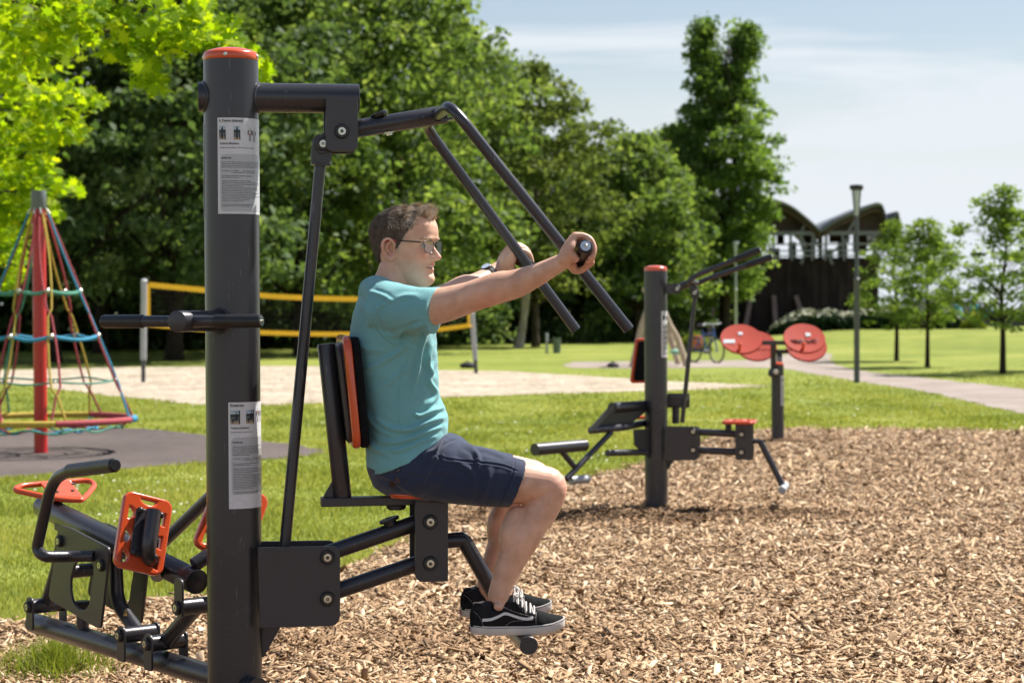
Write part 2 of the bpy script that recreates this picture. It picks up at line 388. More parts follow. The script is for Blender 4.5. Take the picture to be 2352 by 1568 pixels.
# push rod
rb = A(655, 1247, 0)
m = MB(); rd = (rb - rod_top).normalized(); m.cyl(rod_top + rd * .06, rb + rd * .04, .0178, seg=28); rod = m.build('push_rod', M['paint'], st)
m = MB(); ez = -rd; exx = A.n.cross(ez)
for t in (-.022, .022):
    m.plate([rpoly([(-.031, -.062), (.031, -.062), (.031, .030), (-.031, .030)], .024, 6)], rod_top + A.n * t, exx, ez, .009, .0015)
m.box(rod_top + rd * .060, exx * .029, A.n * .0265, rd * .005); m.build('clevis', M['paint2'], rod)
# lower bracket box
pts = [(592, 1256), (781, 1253), (781, 1436), (596, 1441)]
pl = MB(); px_plate(pl, A, pts, -.078, .010, [0, .03, .035, 0]); lower = pl.build('mount_plate', M['paint2'], st)
pl = MB(); px_plate(pl, A, far_px(pts, -.078, .078), .078, .010, [0, .03, .035, 0]); pl.build('mount_plate', M['paint2'], st)
pl = MB(); px_plate(pl, A, [(600, 1436), (644, 1440), (606, 1508), (600, 1508)], 0, .010, 0); pl.build('gusset', M['paint2'], st)
j = [(752, 1279), (752, 1374), (988, 1198), (988, 1293)]
J = [A(x, y, -.083) for x, y in j]; JC = [q + A.n * .083 for q in J]
bolt(st, J[0], NEAR); bolt(st, J[1], NEAR)
for a, b in ((0, 2), (1, 3)):
    dd = (JC[b] - JC[a]).normalized()
    o = MB().tube([JC[a] - dd * .02, JC[b] + dd * .02], .0258, 32).build('link_tube', M['paint'], st)
    if a == 0:
        q = JC[a] + dd * (JC[b] - JC[a]).length * .66; up2 = dd.cross(A.n); up2 = up2 if up2.z > 0 else -up2
        MB().lathe(q + up2 * .018, up2, [(.020, 0), (.021, .012), (.031, .014), (.033, .019), (.031, .024), (.012, .025), (.010, .022), (0, .022)], 28).build('bump_stop', M['puck'], o)
# seat carriage
pts = [(953, 1150), (1029, 1152), (1029, 1334), (953, 1336)]
pl = MB(); px_plate(pl, A, pts, -.078, .010, [0, 0, .004, .03]); pl.build('carriage_plate', M['paint2'], st)
pl = MB(); px_plate(pl, A, far_px(pts, -.078, .078), .078, .010, [0, 0, .004, .03]); pl.build('carriage_plate', M['paint2'], st)
bolt(st, J[2], NEAR); bolt(st, J[3], NEAR)
m = MB(); q = A(953, 1240, 0); m.box(q + A.f * .012, A.f * .004, A.n * .073, UP * .12); m.build('web_plate', M['paint2'], st)
# seat rail
a = A(738, 1154, -.03); b = A(1026, 1149, -.03); a = a + A.n * .03; b = b + A.n * .03; b.z = a.z
rail = bevel(MB().box((a + b) / 2, (b - a) / 2, A.n * .032, UP * .0135).build('seat_rail', M['paint2'], st), .003)
zr = a.z + .0135
MB().lathe(A(910, 1160, 0), -UP, [(.024, -.006), (.031, 0), (.031, .008), (.026, .010), (.026, .013), (0, .013)], 28).build('bump_stop', M['puck'], rail)
bt0 = A(787, 1142, 0); bt1 = A(749.5, 789, 0); bd = (bt1 - bt0).normalized()
MB().cyl(bt0, bt1, .0285, seg=36, edge=.0012).build('back_tube', M['paint'], st)
pl = MB(); px_plate(pl, A, [(741, 1142), (763, 1103), (768, 1142)], 0, .008, .003); pl.build('gusset', M['paint2'], st)
# backrest: steel plate, orange panel, foam
def backslab(name, x0, y0, x1, y1, half, th, wide, mat, bev, par, hh=0, lumps=0):
    p0, p1 = A(x0, y0, 0), A(x1, y1, 0); ax = (p0 - p1).normalized(); nn = A.n.cross(ax); O = (p0 + p1) / 2; L = (p0 - p1).length
    out = rrect(wide, L, min(wide, L) * .16, 7)
    if lumps: out = [(x * (1 + lumps * math.sin(i * 2.3)), y * (1 + lumps * .5 * math.cos(i * 3.1))) for i, (x, y) in enumerate(out)]
    return MB().plate([out], O, A.n, ax, th, bev, 4).build(name, mat, par, sharp=60)
bk = backslab('backrest_plate', 771, 790, 799, 1012, 0, .012, .26, M['paint2'], .003, st)
backslab('backrest_plate', 778.5, 786, 806, 1016, 0, .009, .24, M['paint2'], .003, st)
pan = backslab('backrest', 787.5, 769, 812, 1024, 0, .025, .36, M['orange'], .0115, st)
backslab('back_cushion', 806.5, 773, 831, 1022, 0, .027, .34, M['foam'], .008, st, lumps=.012)
# seat
sc = A(888, 1134, 0) + A.f * .11; sc.z = zr + .0135
seat = MB().plate([rrect(.22, .27, .06, 7)], sc, A.f, A.n, .024, .0112, 4).build('seat', M['orange'], st, sharp=60)
# foot rest
pegc = A(1215, 1482, -.21); pegc0 = pegc + A.n * .21
f0 = A(1020, 1242, 0); f1 = A(1064, 1238, 0)
ft = MB().tube([f0, f1 - (f1 - f0).normalized() * .0, f1 + (pegc0 - f1).normalized() * .004, pegc0], .0245, 30).build('foot_rest_arm', M['paint'], st, sharp=30)
m = MB(); m.tube([pegc, pegc + A.n * .002, pegc + A.n * .418, pegc + A.n * .42], [.0268, .0285, .0285, .0268], 36); peg = m.build('foot_peg', M['paint'], ft)
# ---- stand-twist handle on the camera side
hd = Vector((math.cos(math.radians(249)), math.sin(math.radians(249)), 0)); hx = Vector((-hd.y, hd.x, 0))
zh = hit(407, 738, (XP + hd.x * .332, YP + hd.y * .332, 0), hd).z; hc = Vector((XP, YP, zh))
hub = MB().cyl(hc + hd * .05, hc + hd * .334, .0315, seg=40, edge=.0012).build('handle_hub', M['paint'], st)
m = MB(); ring = []
for k in range(40):
    a = 2 * PI * k / 40; y = math.cos(a) * .034; ring.append(hc + hd * math.sqrt(PR ** 2 - y * y) + hx * y + UP * math.sin(a) * .034)
m.tube(ring, .007, 8, close=True); m.build('weld_seam', M['paint'], hub)
hm = hc + hd * .282
bar = MB().cyl(hm - hx * .27, hm + hx * .245, .0172, seg=28).build('handle_bar', M['paint'], hub)
for sg, l0, l1 in ((-1, .145, .288), (1, .10, .252)):
    gp = MB().tube([hm + hx * sg * l0, hm + hx * sg * (l0 + .002), hm + hx * sg * (l1 - .008), hm + hx * sg * (l1 - .002), hm + hx * sg * l1], [.0185, .0205, .0205, .018, .0145], 28).build('grip', M['rubber'], hub)
    e = hm + hx * sg * (l1 - .0005)
    MB().lathe(e, hx * sg, [(.013, 0), (.013, .002), (.004, .0022), (.004, .006), (0, .006)], 20).build('screw', M['steel'], hub)
# ---- seated leg press arm at the left (frame B)
def zB(zx, zy, t=0.0): return B(zx / 2.649, 976.2 + zy / 2.649, t)     # from enlarged picture coordinates
BN = -B.n
bm0, bm1 = zB(205, 1200), zB(1275, 1520); bdv = (bm0 - bm1).normalized()
bm1b = bm1 - bdv * .30
MB().tube([bm0, bm0 - bdv * .002, bm1b], [.034, .0365, .0365], 36).build('base_beam', M['paint'], st)
ut0, ut1 = zB(262, 492), zB(1200, 952)
utd = (ut1 - ut0).normalized()
ut = MB().cyl(ut0, ut1, .0400, seg=40, edge=.0012).build('swing_beam', M['paint'], st)
def lugs(pc, w, top, bot, leanz, t=.066, th=.008, name='pivot_lug', rr=.024):
    """pair of lug plates either side of a pivot; pc = pivot centre on the near plate"""
    for sg in (-1, 1):
        O = pc + B.n * (t * 2 if sg > 0 else 0)
        ex = B.f; ey = UP
        MB().plate([rpolyr([(-w, bot), (w, bot), (w, top), (-w, top)], [.01, .01, rr, rr])], O, ex, ey, th, .0015).build(name, M['paint2'], st)
    bolt(st, pc - B.n * .005, BN, .0215)
    MB().cyl(pc + B.n * .004, pc + B.n * (t * 2 - .004), .027, seg=30).build('pivot_tube', M['paint'], st)
def lugs2(zx, zy, rr, zt, zb, w=.027, t=.064):
    """lug from pivot at (zx,zy) to beam side, upper or lower"""
    pc = zB(zx, zy, -t); top = zB(zx, zt, -t).z - pc.z; bot = zB(zx, zb, -t).z - pc.z
    lugs(pc, w, top, bot, 0, t); return pc + B.n * t
p1 = lugs2(183, 1103, 0, 1045, 1245)
p2 = lugs2(738, 1277, 0, 1220, 1435)
p3 = lugs2(903, 1328, 0, 1268, 1490)
p4 = lugs2(1090, 1108, 0, 930, 1160)
MB().tube([p3, p4], .0265, 28).build('swing_link', M['paint'], st)
k0 = zB(640, 745); 
MB().tube(bend([p2, zB(712, 1075), zB(700, 760)], .05, 6), .0245, 28).build('swing_link', M['paint'], st)
MB().tube([p1, zB(350, 865), zB(400, 610)], .0245, 28).build('swing_link', M['paint'], st)
for zx, zy in ((410, 590), (665, 715)): MB().box(zB(zx, zy), utd * .035, B.n * .034, UP * .03).build('beam_lug', M['paint2'], st)
hole = [(462, 835), (436, 930), (436, 1020), (455, 1085), (495, 1125), (532, 1120), (552, 1080), (560, 1000), (575, 920), (577, 840), (520, 815)]
kite = [(372, 605), (432, 622), (665, 742), (668, 800), (618, 1235), (590, 1228), (312, 1062), (303, 1030)]
q2 = lambda L_: [(x / 2.649, 976.2 + y / 2.649) for x, y in L_]
pl = MB(); px_plate(pl, B, q2(kite), -.075, .010, .016, [q2(hole)]); pl.build('swing_plate', M['paint2'], st)
far = lambda L_: [topix(B(x, y, -.075) + B.n * .15) for x, y in q2(L_)]
pl = MB(); px_plate(pl, B, far(kite), .075, .010, .016, [far(hole)]); pl.build('swing_plate', M['paint2'], st)
bolt(st, zB(366, 704, -.081), BN, .021); bolt(st, zB(618, 850, -.081), BN, .021)
c_ = zB(520, 880); MB().cyl(c_ - B.n * .07, c_ + B.n * .07, .024).build('pivot_tube', M['paint'], st)
sp = zB(502, 1085); 
MB().cyl(sp - UP * .10, sp, .022).build('stop_post', M['paint'], st)
MB().lathe(sp, UP, [(.026, -.012), (.031, -.008), (.031, .006), (.027, .010), (0, .010)], 26).build('bump_stop', M['puck'], st)
# seat of bent tube and sheet, tipped with the beam
ang = math.radians(17); sn = (UP * math.cos(ang) + B.f * -math.sin(ang)).normalized(); s0 = zB(330, 408)
def ZS(zx, zy): return hit(zx / 2.649, 976.2 + zy / 2.649, s0, sn)
rim = [(97, 384), (150, 366), (300, 352), (420, 342), (530, 338), (572, 362), (555, 395), (505, 448), (470, 455), (330, 444), (150, 408), (100, 395)]
sr = MB().tube([Vector(p) for p in catmull([ZS(*p) for p in rim] + [ZS(*rim[0])], 5)][:-1], .0105, 14, close=True)
seat2 = sr.build('seat', M['orange'], st)
exs = (B.f - sn * B.f.dot(sn)).normalized(); eys = sn.cross(exs)
cen = sum((ZS(*p) for p in rim), Vector()) / len(rim)
f2 = lambda q: ((q - cen).dot(exs), (q - cen).dot(eys))
MB().plate([rpoly([f2(ZS(*p)) for p in ((235, 355), (425, 343), (505, 449), (320, 443))], .01)], cen + sn * .004, exs, eys, .010, .004).build('seat_sheet', M['orange'], seat2)
for p in ((330, 372), (445, 372), (440, 412), (345, 420)): MB().lathe(ZS(*p) + sn * .009, sn, [(.008, 0), (.007, .003), (0, .004)], 12).build('screw', M['puck'], seat2)
m = MB(); m.cyl(ut0 + utd * .08, cen - sn * .008, .03); m.build('seat_post', M['paint'], seat2)
# curved hand bars
hz = [zB(575, 795, -.075), zB(430, 797, -.13), zB(268, 800, -.235), zB(222, 755, -.24), zB(302, 400, -.24), zB(345, 318, -.24), zB(425, 277, -.24), zB(700, 242, -.24)]
hb = MB().tube(bend(hz, .035, 6), .0195, 26).build('hand_bar', M['paint'], st)
gq = bend(hz, .035, 6)[-1]; gs = zB(425, 277, -.24); gdv = (gq - gs).normalized()
MB().tube([gs, gs + gdv * .003, gq - gdv * .004, gq + gdv * .004], [.021, .0232, .0228, .017], 26).build('grip', M['rubber'], hb)
MB().tube([zB(900, 790, .10), zB(1015, 690, .12), zB(1420, 300, .14)], .021, 24).build('hand_bar', M['paint'], st)
pl = MB(); px_plate(pl, B, q2([(425, 800), (445, 785), (565, 800), (575, 812), (430, 812)]), -.085, .03, 0); pl.build('hand_bar_gusset', M['paint2'], st)
# foot pads
def pad(corners, c0, tilt, label=None):
    nrm = (B.f * math.cos(tilt) + UP * math.sin(tilt)).normalized(); O = Vector(c0)
    H = [hit(x / 2.649, 976.2 + y / 2.649, O, nrm) for x, y in corners]
    cen = sum(H, Vector()) / 4; ey = ((H[0] + H[1]) - (H[2] + H[3])).normalized(); ex = ((H[1] + H[2]) - (H[0] + H[3])).normalized()
    ex = (ex - ey * ex.dot(ey)).normalized(); wd = ((H[1] - H[0]).length + (H[2] - H[3]).length) / 2; ht = ((H[0] - H[3]).length + (H[1] - H[2]).length) / 2
    def half(cx, cy, w_, h_, a):
        out = []
        for k in range(13):
            t = PI * k / 12; x, y = w_ * math.cos(t), -h_ * math.sin(t)
            out.append((cx + x * math.cos(a) - y * math.sin(a), cy + x * math.sin(a) + y * math.cos(a)))
        return out
    hw, hh = wd / 2, ht / 2
    outs = [rrect(wd, ht, .03, 6), half(0, hh * .88, hw * .33, hh * .13, 0)]
    for sx in (-1, 1):
        for sy in (.45, -.15, -.70): outs.append(half(sx * hw * .74, hh * sy, hh * .155, hw * .25, -sx * PI / 2))
    p = MB().plate(outs, cen, ex, ey, .024, .006, 3).build('foot_pad', M['orange'], st, label, sharp=45)
    b = MB().plate([rpoly([(-hw * .52, -hh * .62), (-hw * .25, -hh * .66), (hw * .3, -hh * .66), (hw * .5, -hh * .6), (hw * .52, hh * .56), (-hw * .52, hh * .6)], .01)], cen - nrm * .022, ex, ey, .008, .002).build('pad_bracket', M['paint2'], p)
    for sx in (-.4, .45):
        for sy in (.52, -.58): MB().ball(cen - nrm * .03 + ex * hw * sx + ey * hh * sy, .011, 12, 8).build('cap_nut', M['puck'], p)
    return cen, ex, ey, nrm, hh
c0 = zB(870, 660, -.135)
cen, ex, ey, nrm, hh = pad([(757, 462), (1048, 400), (975, 862), (688, 920)], c0, math.radians(-14))
j0 = zB(1010, 905, 0)
a_ = cen - nrm * .055 + ey * hh * .55; b_ = cen - nrm * .055 - ey * hh * .62
MB().tube(bend([a_, b_, j0 + BN * .03], .06, 8), .0235, 26).build('pad_tube', M['paint'], st)
c1 = zB(1400, 650, .16)
cen, ex, ey, nrm, hh = pad([(1325, 380), (1650, 350), (1480, 800), (1160, 812)], c1, math.radians(-14))
j0 = zB(1180, 850, 0)
MB().tube(bend([cen - nrm * .05, cen - nrm * .05 - ey * hh * .6, j0], .04, 8), .0235, 26).build('pad_tube', M['paint'], st)
# pinch warning sticker on the link
o = zB(770, 1138, -.026); ex = (zB(800, 1165, -.026) - zB(737, 1165, -.026)).normalized(); ey = (zB(745, 1104, -.026) - zB(737, 1165, -.026)).normalized()
def tri(mb, s_, off):
    V = [o + BN * off + ex * a + ey * b for a, b in ((-.016 * s_, -.012 * s_), (.016 * s_, -.012 * s_), (0, .016 * s_))]; mb.add(V, [(0, 1, 2)])
M['yellow'] = pm('yellow_vinyl', (.62, .36, .10), .4, 0, .1, 30)
m = MB(); tri(m, 1.25, .002); wn = m.build('warning_sticker', M['ink'], st)
m = MB(); tri(m, 1.0, .003); m.build('sticker_face', M['yellow'], wn)
m = MB(); m.box(o + BN * .004, ex * .006, ey * .0015, BN * .0003); m.box(o + BN * .004 + ey * .004, ex * .003, ey * .0015, BN * .0003); m.build('pictogram', M['ink'], wn)
# ---- laminated instruction sheets wrapped round the post
def text_mesh(s, size, bold=0):
    cu = bpy.data.curves.new('t', 'FONT'); cu.body = s; cu.size = size; cu.resolution_u = 1; cu.offset = size * (.030 if size > .0055 else .012); ob = bpy.data.objects.new('t', cu)
    COL.objects.link(ob); dg = bpy.context.evaluated_depsgraph_get(); me = bpy.data.meshes.new_from_object(ob.evaluated_get(dg))
    V = [tuple(v.co) for v in me.vertices]; F = [tuple(p.vertices) for p in me.polygons]
    bpy.data.objects.remove(ob); bpy.data.curves.remove(cu); bpy.data.meshes.remove(me); return V, F
CAMDIR = math.atan2(-YP, -XP)
def sheet(z0, a0, W, H, lines, photos, figs, label, post_px=None):
    def wrap(x, y, r):     # x along the sheet, y down
        a = CAMDIR + math.radians(a0) + x / PR; return (XP + r * math.cos(a), YP + r * math.sin(a), z0 - y)
    def patch(x0, y0, x1, y1, r, rc=0.0):
        n = max(2, int((x1 - x0) / .004)); R1 = []; R2 = []
        for i in range(n + 1):
            x = x0 + (x1 - x0) * i / n; e = min(x - x0, x1 - x); dy = rc - math.sqrt(max(rc * rc - (rc - e) ** 2, 0)) if e < rc else 0
            R1.append(wrap(x, y0 + dy, r)); R2.append(wrap(x, y1 - (dy if rc < .03 else 0), r))
        return R1 + R2, [(i, i + 1, n + 2 + i, n + 1 + i) for i in range(n)]
    m = MB(); V, F = patch(0, 0, W, H, PR + .0012); V2, F2 = patch(0, 0, W, H, PR + .0006)
    m.add(V, F); m.add(V2, [f[::-1] for f in F2])
    n = len(V) // 2; E = [0, n - 1, n, 2 * n - 1]
    sh = m.build('instruction_sheet', M['paper'], st, label, sharp=None)
    m = MB(); m.add(*patch(.0085, H * lines['grey'][0], W - .006, H * lines['grey'][1], PR + .0016, .012)); m.build('text_panel', M['paper_grey'], sh, sharp=None)
    ink = MB()
    for (x, y, size, txt, ul) in lines['t']:
        V, F = text_mesh(txt, size)
        if not V: continue
        ink.add([wrap(x + v[0], y - v[1], PR + .0021) for v in V], F)
        if ul:
            w_ = max(v[0] for v in V); ink.add(*patch(x, y + size * .16, x + w_, y + size * .24, PR + .0021))
    ink.build('printed_text', M['ink'], sh, sharp=None)
    for (x, y, pw, ph, kind) in photos:
        m = MB(); m.add(*patch(x, y, x + pw, y + ph * .40, PR + .0020)); o = m.build('printed_picture', M['p_sky'], sh, sharp=None)
        m = MB(); m.add(*patch(x, y + ph * .28, x + pw, y + ph * .48, PR + .0023)); m.build('picture_trees', M['p_tree'], sh, sharp=None)
        m = MB(); m.add(*patch(x, y + ph * .48, x + pw, y + ph * .82, PR + .0020)); m.build('picture_field', M['p_field'], sh, sharp=None)
        m = MB(); m.add(*patch(x, y + ph * .82, x + pw, y + ph, PR + .0020)); m.build('picture_ground', M['p_sand'], sh, sharp=None)
        m = MB()
        if kind == 'stand':
            m.add(*patch(x + pw * .42, y + ph * .04, x + pw * .60, y + ph * .2, PR + .0026)); m.add(*patch(x + pw * .32, y + ph * .2, x + pw * .64, y + ph * .55, PR + .0026)); m.add(*patch(x + pw * .36, y + ph * .55, x + pw * .60, y + ph * .93, PR + .0026)); m.add(*patch(x + pw * .6, y + ph * .30, x + pw * .9, y + ph * .36, PR + .0026)); m.add(*patch(x + pw * .86, y + ph * .36, x + pw, y + ph, PR + .0026))
        else:
            m.add(*patch(x + pw * .55, y + ph * .22, x + pw * .72, y + ph * .38, PR + .0026)); m.add(*patch(x + pw * .5, y + ph * .38, x + pw * .78, y + ph * .68, PR + .0026)); m.add(*patch(x + pw * .2, y + ph * .60, x + pw * .6, y + ph * .72, PR + .0026)); m.add(*patch(x + pw * .2, y + ph * .7, x + pw * .32, y + ph * .92, PR + .0026)); m.add(*patch(x + pw * .88, y, x + pw, y + ph, PR + .0026)); m.add(*patch(x + pw * .4, y + ph * .08, x + pw * .9, y + ph * .12, PR + .0026)); m.add(*patch(x + pw * .15, y + ph * .38, x + pw * .55, y + ph * .43, PR + .0026))
        m.build('picture_figure', M['p_dark'], sh, sharp=None)
    m = MB(); rd_ = MB()
    for (x, y, hgt, cy) in figs:
        for (ax, ay, bx, by) in ((0, 0, .0, .1), (-.12, .18, .12, .18), (-.12, .18, -.2, .5), (.12, .18, .2, .5), (-.09, .2, -.08, .5), (.09, .2, .08, .5), (-.08, .5, -.07, .97), (.08, .5, .07, .97), (-.01, .55, -.02, .95), (.02, .55, .02, .95), (-.04, .02, -.04, .1), (.04, .02, .04, .1)):
            x0, x1 = sorted((x + ax * hgt, x + bx * hgt)); y0, y1 = sorted((y + ay * hgt, y + by * hgt)); e = .00035
            m.add(*patch(x0 - e, y0 - e, x1 + e, y1 + e, PR + .0021))
        if cy: rd_.add(*patch(x - hgt * .07, y + hgt * (cy - .04), x + hgt * .07, y + hgt * (cy + .04), PR + .0025))
    if m.v: m.build('muscle_drawing', M['p_line'], sh, sharp=None)
    if rd_.v: rd_.build('muscle_mark', M['p_red'], sh, sharp=None)
    return sh
for k, c in (('p_sky', (.42, .52, .6)), ('p_tree', (.02, .035, .02)), ('p_field', (.12, .13, .13)), ('p_sand', (.38, .28, .18)), ('p_dark', (.012, .014, .03)), ('p_line', (.18, .18, .19)), ('p_red', (.55, .03, .03))):
    M[k] = pm('print_' + k[2:], c, .35, 0, .12, 200)
Z1 = 1 / 4516.0
body = ['Die Benutzung der Geräte erfolgt auf eigene Gefahr.', 'Eltern haften für Ihre Kinder.', '', 'Allgemeine Sicherheitshinweise für die Benutzung:', 'Geräte sind für Personen ab 14 Jahren und 140 cm Körpergröße vorgesehen.',
        'Wenn Sie unter gesundheitlichen Einschränkungen leiden, sprechen Sie', 'vor der Benutzung mit Ihrem Arzt.', 'Führen Sie die Übungen langsam und gleichmäßig ohne übermäßige', 'körperliche Anstrengungen durch. Vergewissern Sie sich, dass Sie eine',
        'sichere Stand- bzw. Sitzposition eingenommen haben.', 'Halten Sie sich an den vorgesehenen Griffen bzw. Griffstangen gut fest.', 'Tragen Sie eng anliegende Kleidung. Achten Sie grundsätzlich', '(z.B. bei Schals) darauf, dass die Kleidung sich nicht an den Geräten verfängt.',
        'Tragen Sie geeignetes Schuhwerk ( fest sitzend, rutschfest ).', 'Wenden Sie keine Gewalt an den Geräten an.', 'Maximales Personengewicht 150kg.', '', 'Die Geräte sind sicherheitstechnisch zertifiziert nach', 'EC EN957, EN 1176: 2014 und EN 16630:2015']
def lines_for(title, musc, ausf, reps, dy=0.0, sc=1.0):
    T = [(.0058, .0115, .0088, title, 1), (.0075, .0800, .0066, 'Trainierte Muskulatur', 1), (.0075, .0925, .0048, musc, 0), (.0125, .1235, .0062, 'Ausführung:', 1)]
    y = .1365
    for l in ausf: T.append((.0125, y, .0046, l, 0)); y += .0052
    y += .0052; T.append((.0130, y, .0046, 'Durchgänge  2-4   Anfänger', 0)); T.append((.075, y, .0046, reps[0] + '   Wiederholungen', 0)); y += .0052
    T.append((.043, y, .0046, 'Fortgeschrittene', 0)); T.append((.075, y, .0046, reps[1] + '   Wiederholungen', 0)); y += .0104
    for l in body:
        if l: T.append((.0135, y, .0046, l, 0))
        y += .0051 if l else .0052
    return T
z_1 = A(500, 276).z; z_2 = A(527, 921).z
sheet(z_1, -29, .208, .292, dict(grey=(.378, .975), t=lines_for('8. Twister (stehend)', 'Schräge Rumpfmuskulatur (Taille, Bauch und Unterrücken)', ['Fassen Sie die Griffe und stellen Sie sich auf den Drehteller. Die schwarze', 'Markierung auf dem Drehteller sollte zu Beginn zum Gerät zeigen.', 'Halten Sie Ihren Oberkörper unter Spannung und bewegen Sie lediglich', 'Ihren Unterkörper kontrolliert nach rechts und links – 180°.'], ('10-20', '20-40'))),
      [(.0055, .0255, .0205, .0410, 'stand'), (.050, .0255, .0195, .0410, 'stand')], [(.103, .029, .042, .5), (.122, .031, .042, 0)], 'white sheet high on the post headed 8. Twister (stehend)')
sheet(z_2, -10, .208, .325, dict(grey=(.330, .855), t=lines_for('Brustpresse', 'Brustmuskulatur, sekundär die Arme.', ['Steigen Sie in das Gerät ein, fassen Sie die Griffe und setzen Sie die Füße', 'auf die dafür vorgesehenen geriffelten Plattformen.', 'Drücken Sie die Bügel langsam von Ihrem Körper weg, sodass Ihre Arme', 'noch leicht gebeugt sind. Bewegen Sie sich anschließend langsam wieder in', 'die Ausgangsposition. Vermeiden Sie den Endanschlag, so bleibt Ihre', 'Muskulatur unter Spannung.'], ('4-8', '8-10'))),
      [(.0058, .0245, .029, .0420, 'sit'), (.054, .0235, .029, .0420, 'sit')], [(.104, .021, .042, .25), (.122, .021, .042, 0)], 'white sheet low on the post headed Brustpresse')
sheet(A(467, 284).z, -222, .208, .292, dict(grey=(.378, .975), t=[]), [], [(.185, .03, .045, .3)], 'white sheet seen edge-on at the left of the post')
# ================================================================== THE MAN ON THE MACHINE
def ipl(x, xs, ys): return float(np.interp(x, xs, ys))
def limb(mb, pts, radii, seg=20, n=6, flat=None):
    """tapering limb with rounded ends; flat = (axis, factor) squashes the section"""
    P = catmull([tuple(p) + (r,) for p, r in zip(pts, radii)], n) if len(pts) > 2 else [np.array(tuple(p) + (r,)) for p, r in zip(pts, radii)]
    C = [Vector(p[:3]) for p in P]; R = [max(p[3], .002) for p in P]
    d0 = (C[0] - C[1]).normalized(); d1 = (C[-1] - C[-2]).normalized()
    c2 = []; r2 = []
    for a in (80, 55, 30): c2.append(C[0] + d0 * R[0] * math.sin(math.radians(a))); r2.append(R[0] * math.cos(math.radians(a)))
    c2 += C; r2 += R
    for a in (30, 55, 80): c2.append(C[-1] + d1 * R[-1] * math.sin(math.radians(a))); r2.append(R[-1] * math.cos(math.radians(a)))
    b = len(mb.v); mb.tube(c2, r2, seg)
    if flat:
        ax, f = Vector(flat[0]).normalized(), flat[1]
        for i in range(b, len(mb.v)):
            v = Vector(mb.v[i]); k = (i - b) // seg; c = c2[min(k, len(c2) - 1)]
            d = (v - c).dot(ax); mb.v[i] = tuple(v + ax * d * (f - 1))
def both(fn):
    fn(lambda p: Vector(p)); fn(S)
seatT = A(905, 1060)
person = thing('person', 'man in turquoise T-shirt and navy shorts seated on the machine pushing its arms forward', 'person', (seatT.x, seatT.y, 0))
# ---- head in its own axes
HAZ = math.radians(-25); hf = Vector((math.cos(HAZ), math.sin(HAZ), 0)); hl = Vector((-hf.y, hf.x, 0)); hp = math.radians(1.5)
hF = (hf * math.cos(hp) - UP * math.sin(hp)).normalized(); hU = hl.cross(hF).normalized() * -1
if hU.z < 0: hU = -hU
T0 = A(928, 577, 0)
def H(f, s_, z): return T0 + hF * f + hl * s_ + hU * z
ZF = [-.118, -.112, -.104, -.096, -.086, -.077, -.068, -.060, -.054, -.048, -.042, -.034, -.026, -.012, 0, .014, .026, .040, .060, .080, .096, .112, .124, .131, .135]
FF = [.055, .078, .096, .104, .1065, .104, .0985, .098, .099, .0975, .098, .0995, .098, .096, .096, .097, .1015, .1095, .1105, .1075, .101, .086, .064, .042, .018]
BZ = [-.118, -.09, -.06, -.03, 0, .03, .06, .085, .105, .12, .13, .135]
BF = [.03, -.01, -.060, -.086, -.102, -.113, -.117, -.110, -.093, -.066, -.041, -.012]
WZ = [-.118, -.108, -.096, -.082, -.068, -.05, -.03, -.01, .01, .035, .06, .085, .105, .12, .13, .135]
WW = [.018, .030, .040, .049, .055, .060, .065, .069, .071, .0735, .0745, .071, .060, .043, .026, .010]
CZ = [-.118, -.09, -.06, -.03, .0, .135]; CF = [.045, .030, .014, .004, -.002, -.006]
NZ = [-.033, -.030, -.0265, -.021, -.015, -.006, .004, .014, .022, .030]
NH = [0, .010, .026, .0355, .0365, .0290, .0200, .0110, .0045, 0]
G = lambda x, s_: math.exp(-(x / s_) ** 2)
def headpt(z, th):
    c = ipl(z, CZ, CF); w_ = ipl(z, WZ, WW); cs, sn_ = math.cos(th), math.sin(th)
    a_ = (ipl(z, ZF, FF) - c) if cs > 0 else (c - ipl(z, BZ, BF))
    n = 2.35 if cs > 0 else 2.05
    if z < -.05 and cs > 0: n = 2.35 + (z + .05) * 8
    s_ = w_ * math.copysign(abs(sn_) ** (2 / n), sn_); f = c + a_ * math.copysign(abs(cs) ** (2 / n), cs)
    if cs > 0:
        sg = .0085 + .006 * max(0, min(1, (-z) / .02)); f += ipl(z, NZ, NH) * G(s_, sg)
        f += .0065 * G(abs(s_) - .0135, .006) * G(z + .0225, .007)                       # nostril wings
        for sd in (-1, 1):
            f -= .0125 * G(s_ - sd * .031, .016) * G(z - .019, .0115)                    # sockets
            f += .0045 * G(s_ - sd * .028, .018) * G(z - .0385, .007)                    # brow
            f += .0050 * G(s_ - sd * .046, .018) * G(z + .006, .016)                     # cheek bone
            f -= .0028 * G(s_ - sd * (.026 + .35 * (-.03 - z)), .0045) * G(z + .040, .016)   # smile line
            f += .0055 * G(s_ - sd * .031, .012) * G(z - .0245, .0040) + .0030 * G(s_ - sd * .031, .011) * G(z - .0095, .0035)   # lids
        f += .0080 * G(z + .0415, .0040) * G(s_, .019) + .0070 * G(z + .0560, .0046) * G(s_, .017)
        f -= .0110 * G(z + .0487, .0027) * G(s_, .022)
        f -= .0030 * G(z + .033, .005) * G(s_, .0035)
        f -= .004 * G(s_ - .0, .013) * G(z + .067, .005)
    return f, s_, z
hm_ = MB(); zs = list(np.linspace(-.118, -.062, 26)) + list(np.linspace(-.061, .045, 84)) + list(np.linspace(.048, .135, 34))
hm_.rings([[H(*headpt(z, 2 * PI * k / 140)) for k in range(140)] for z in zs])
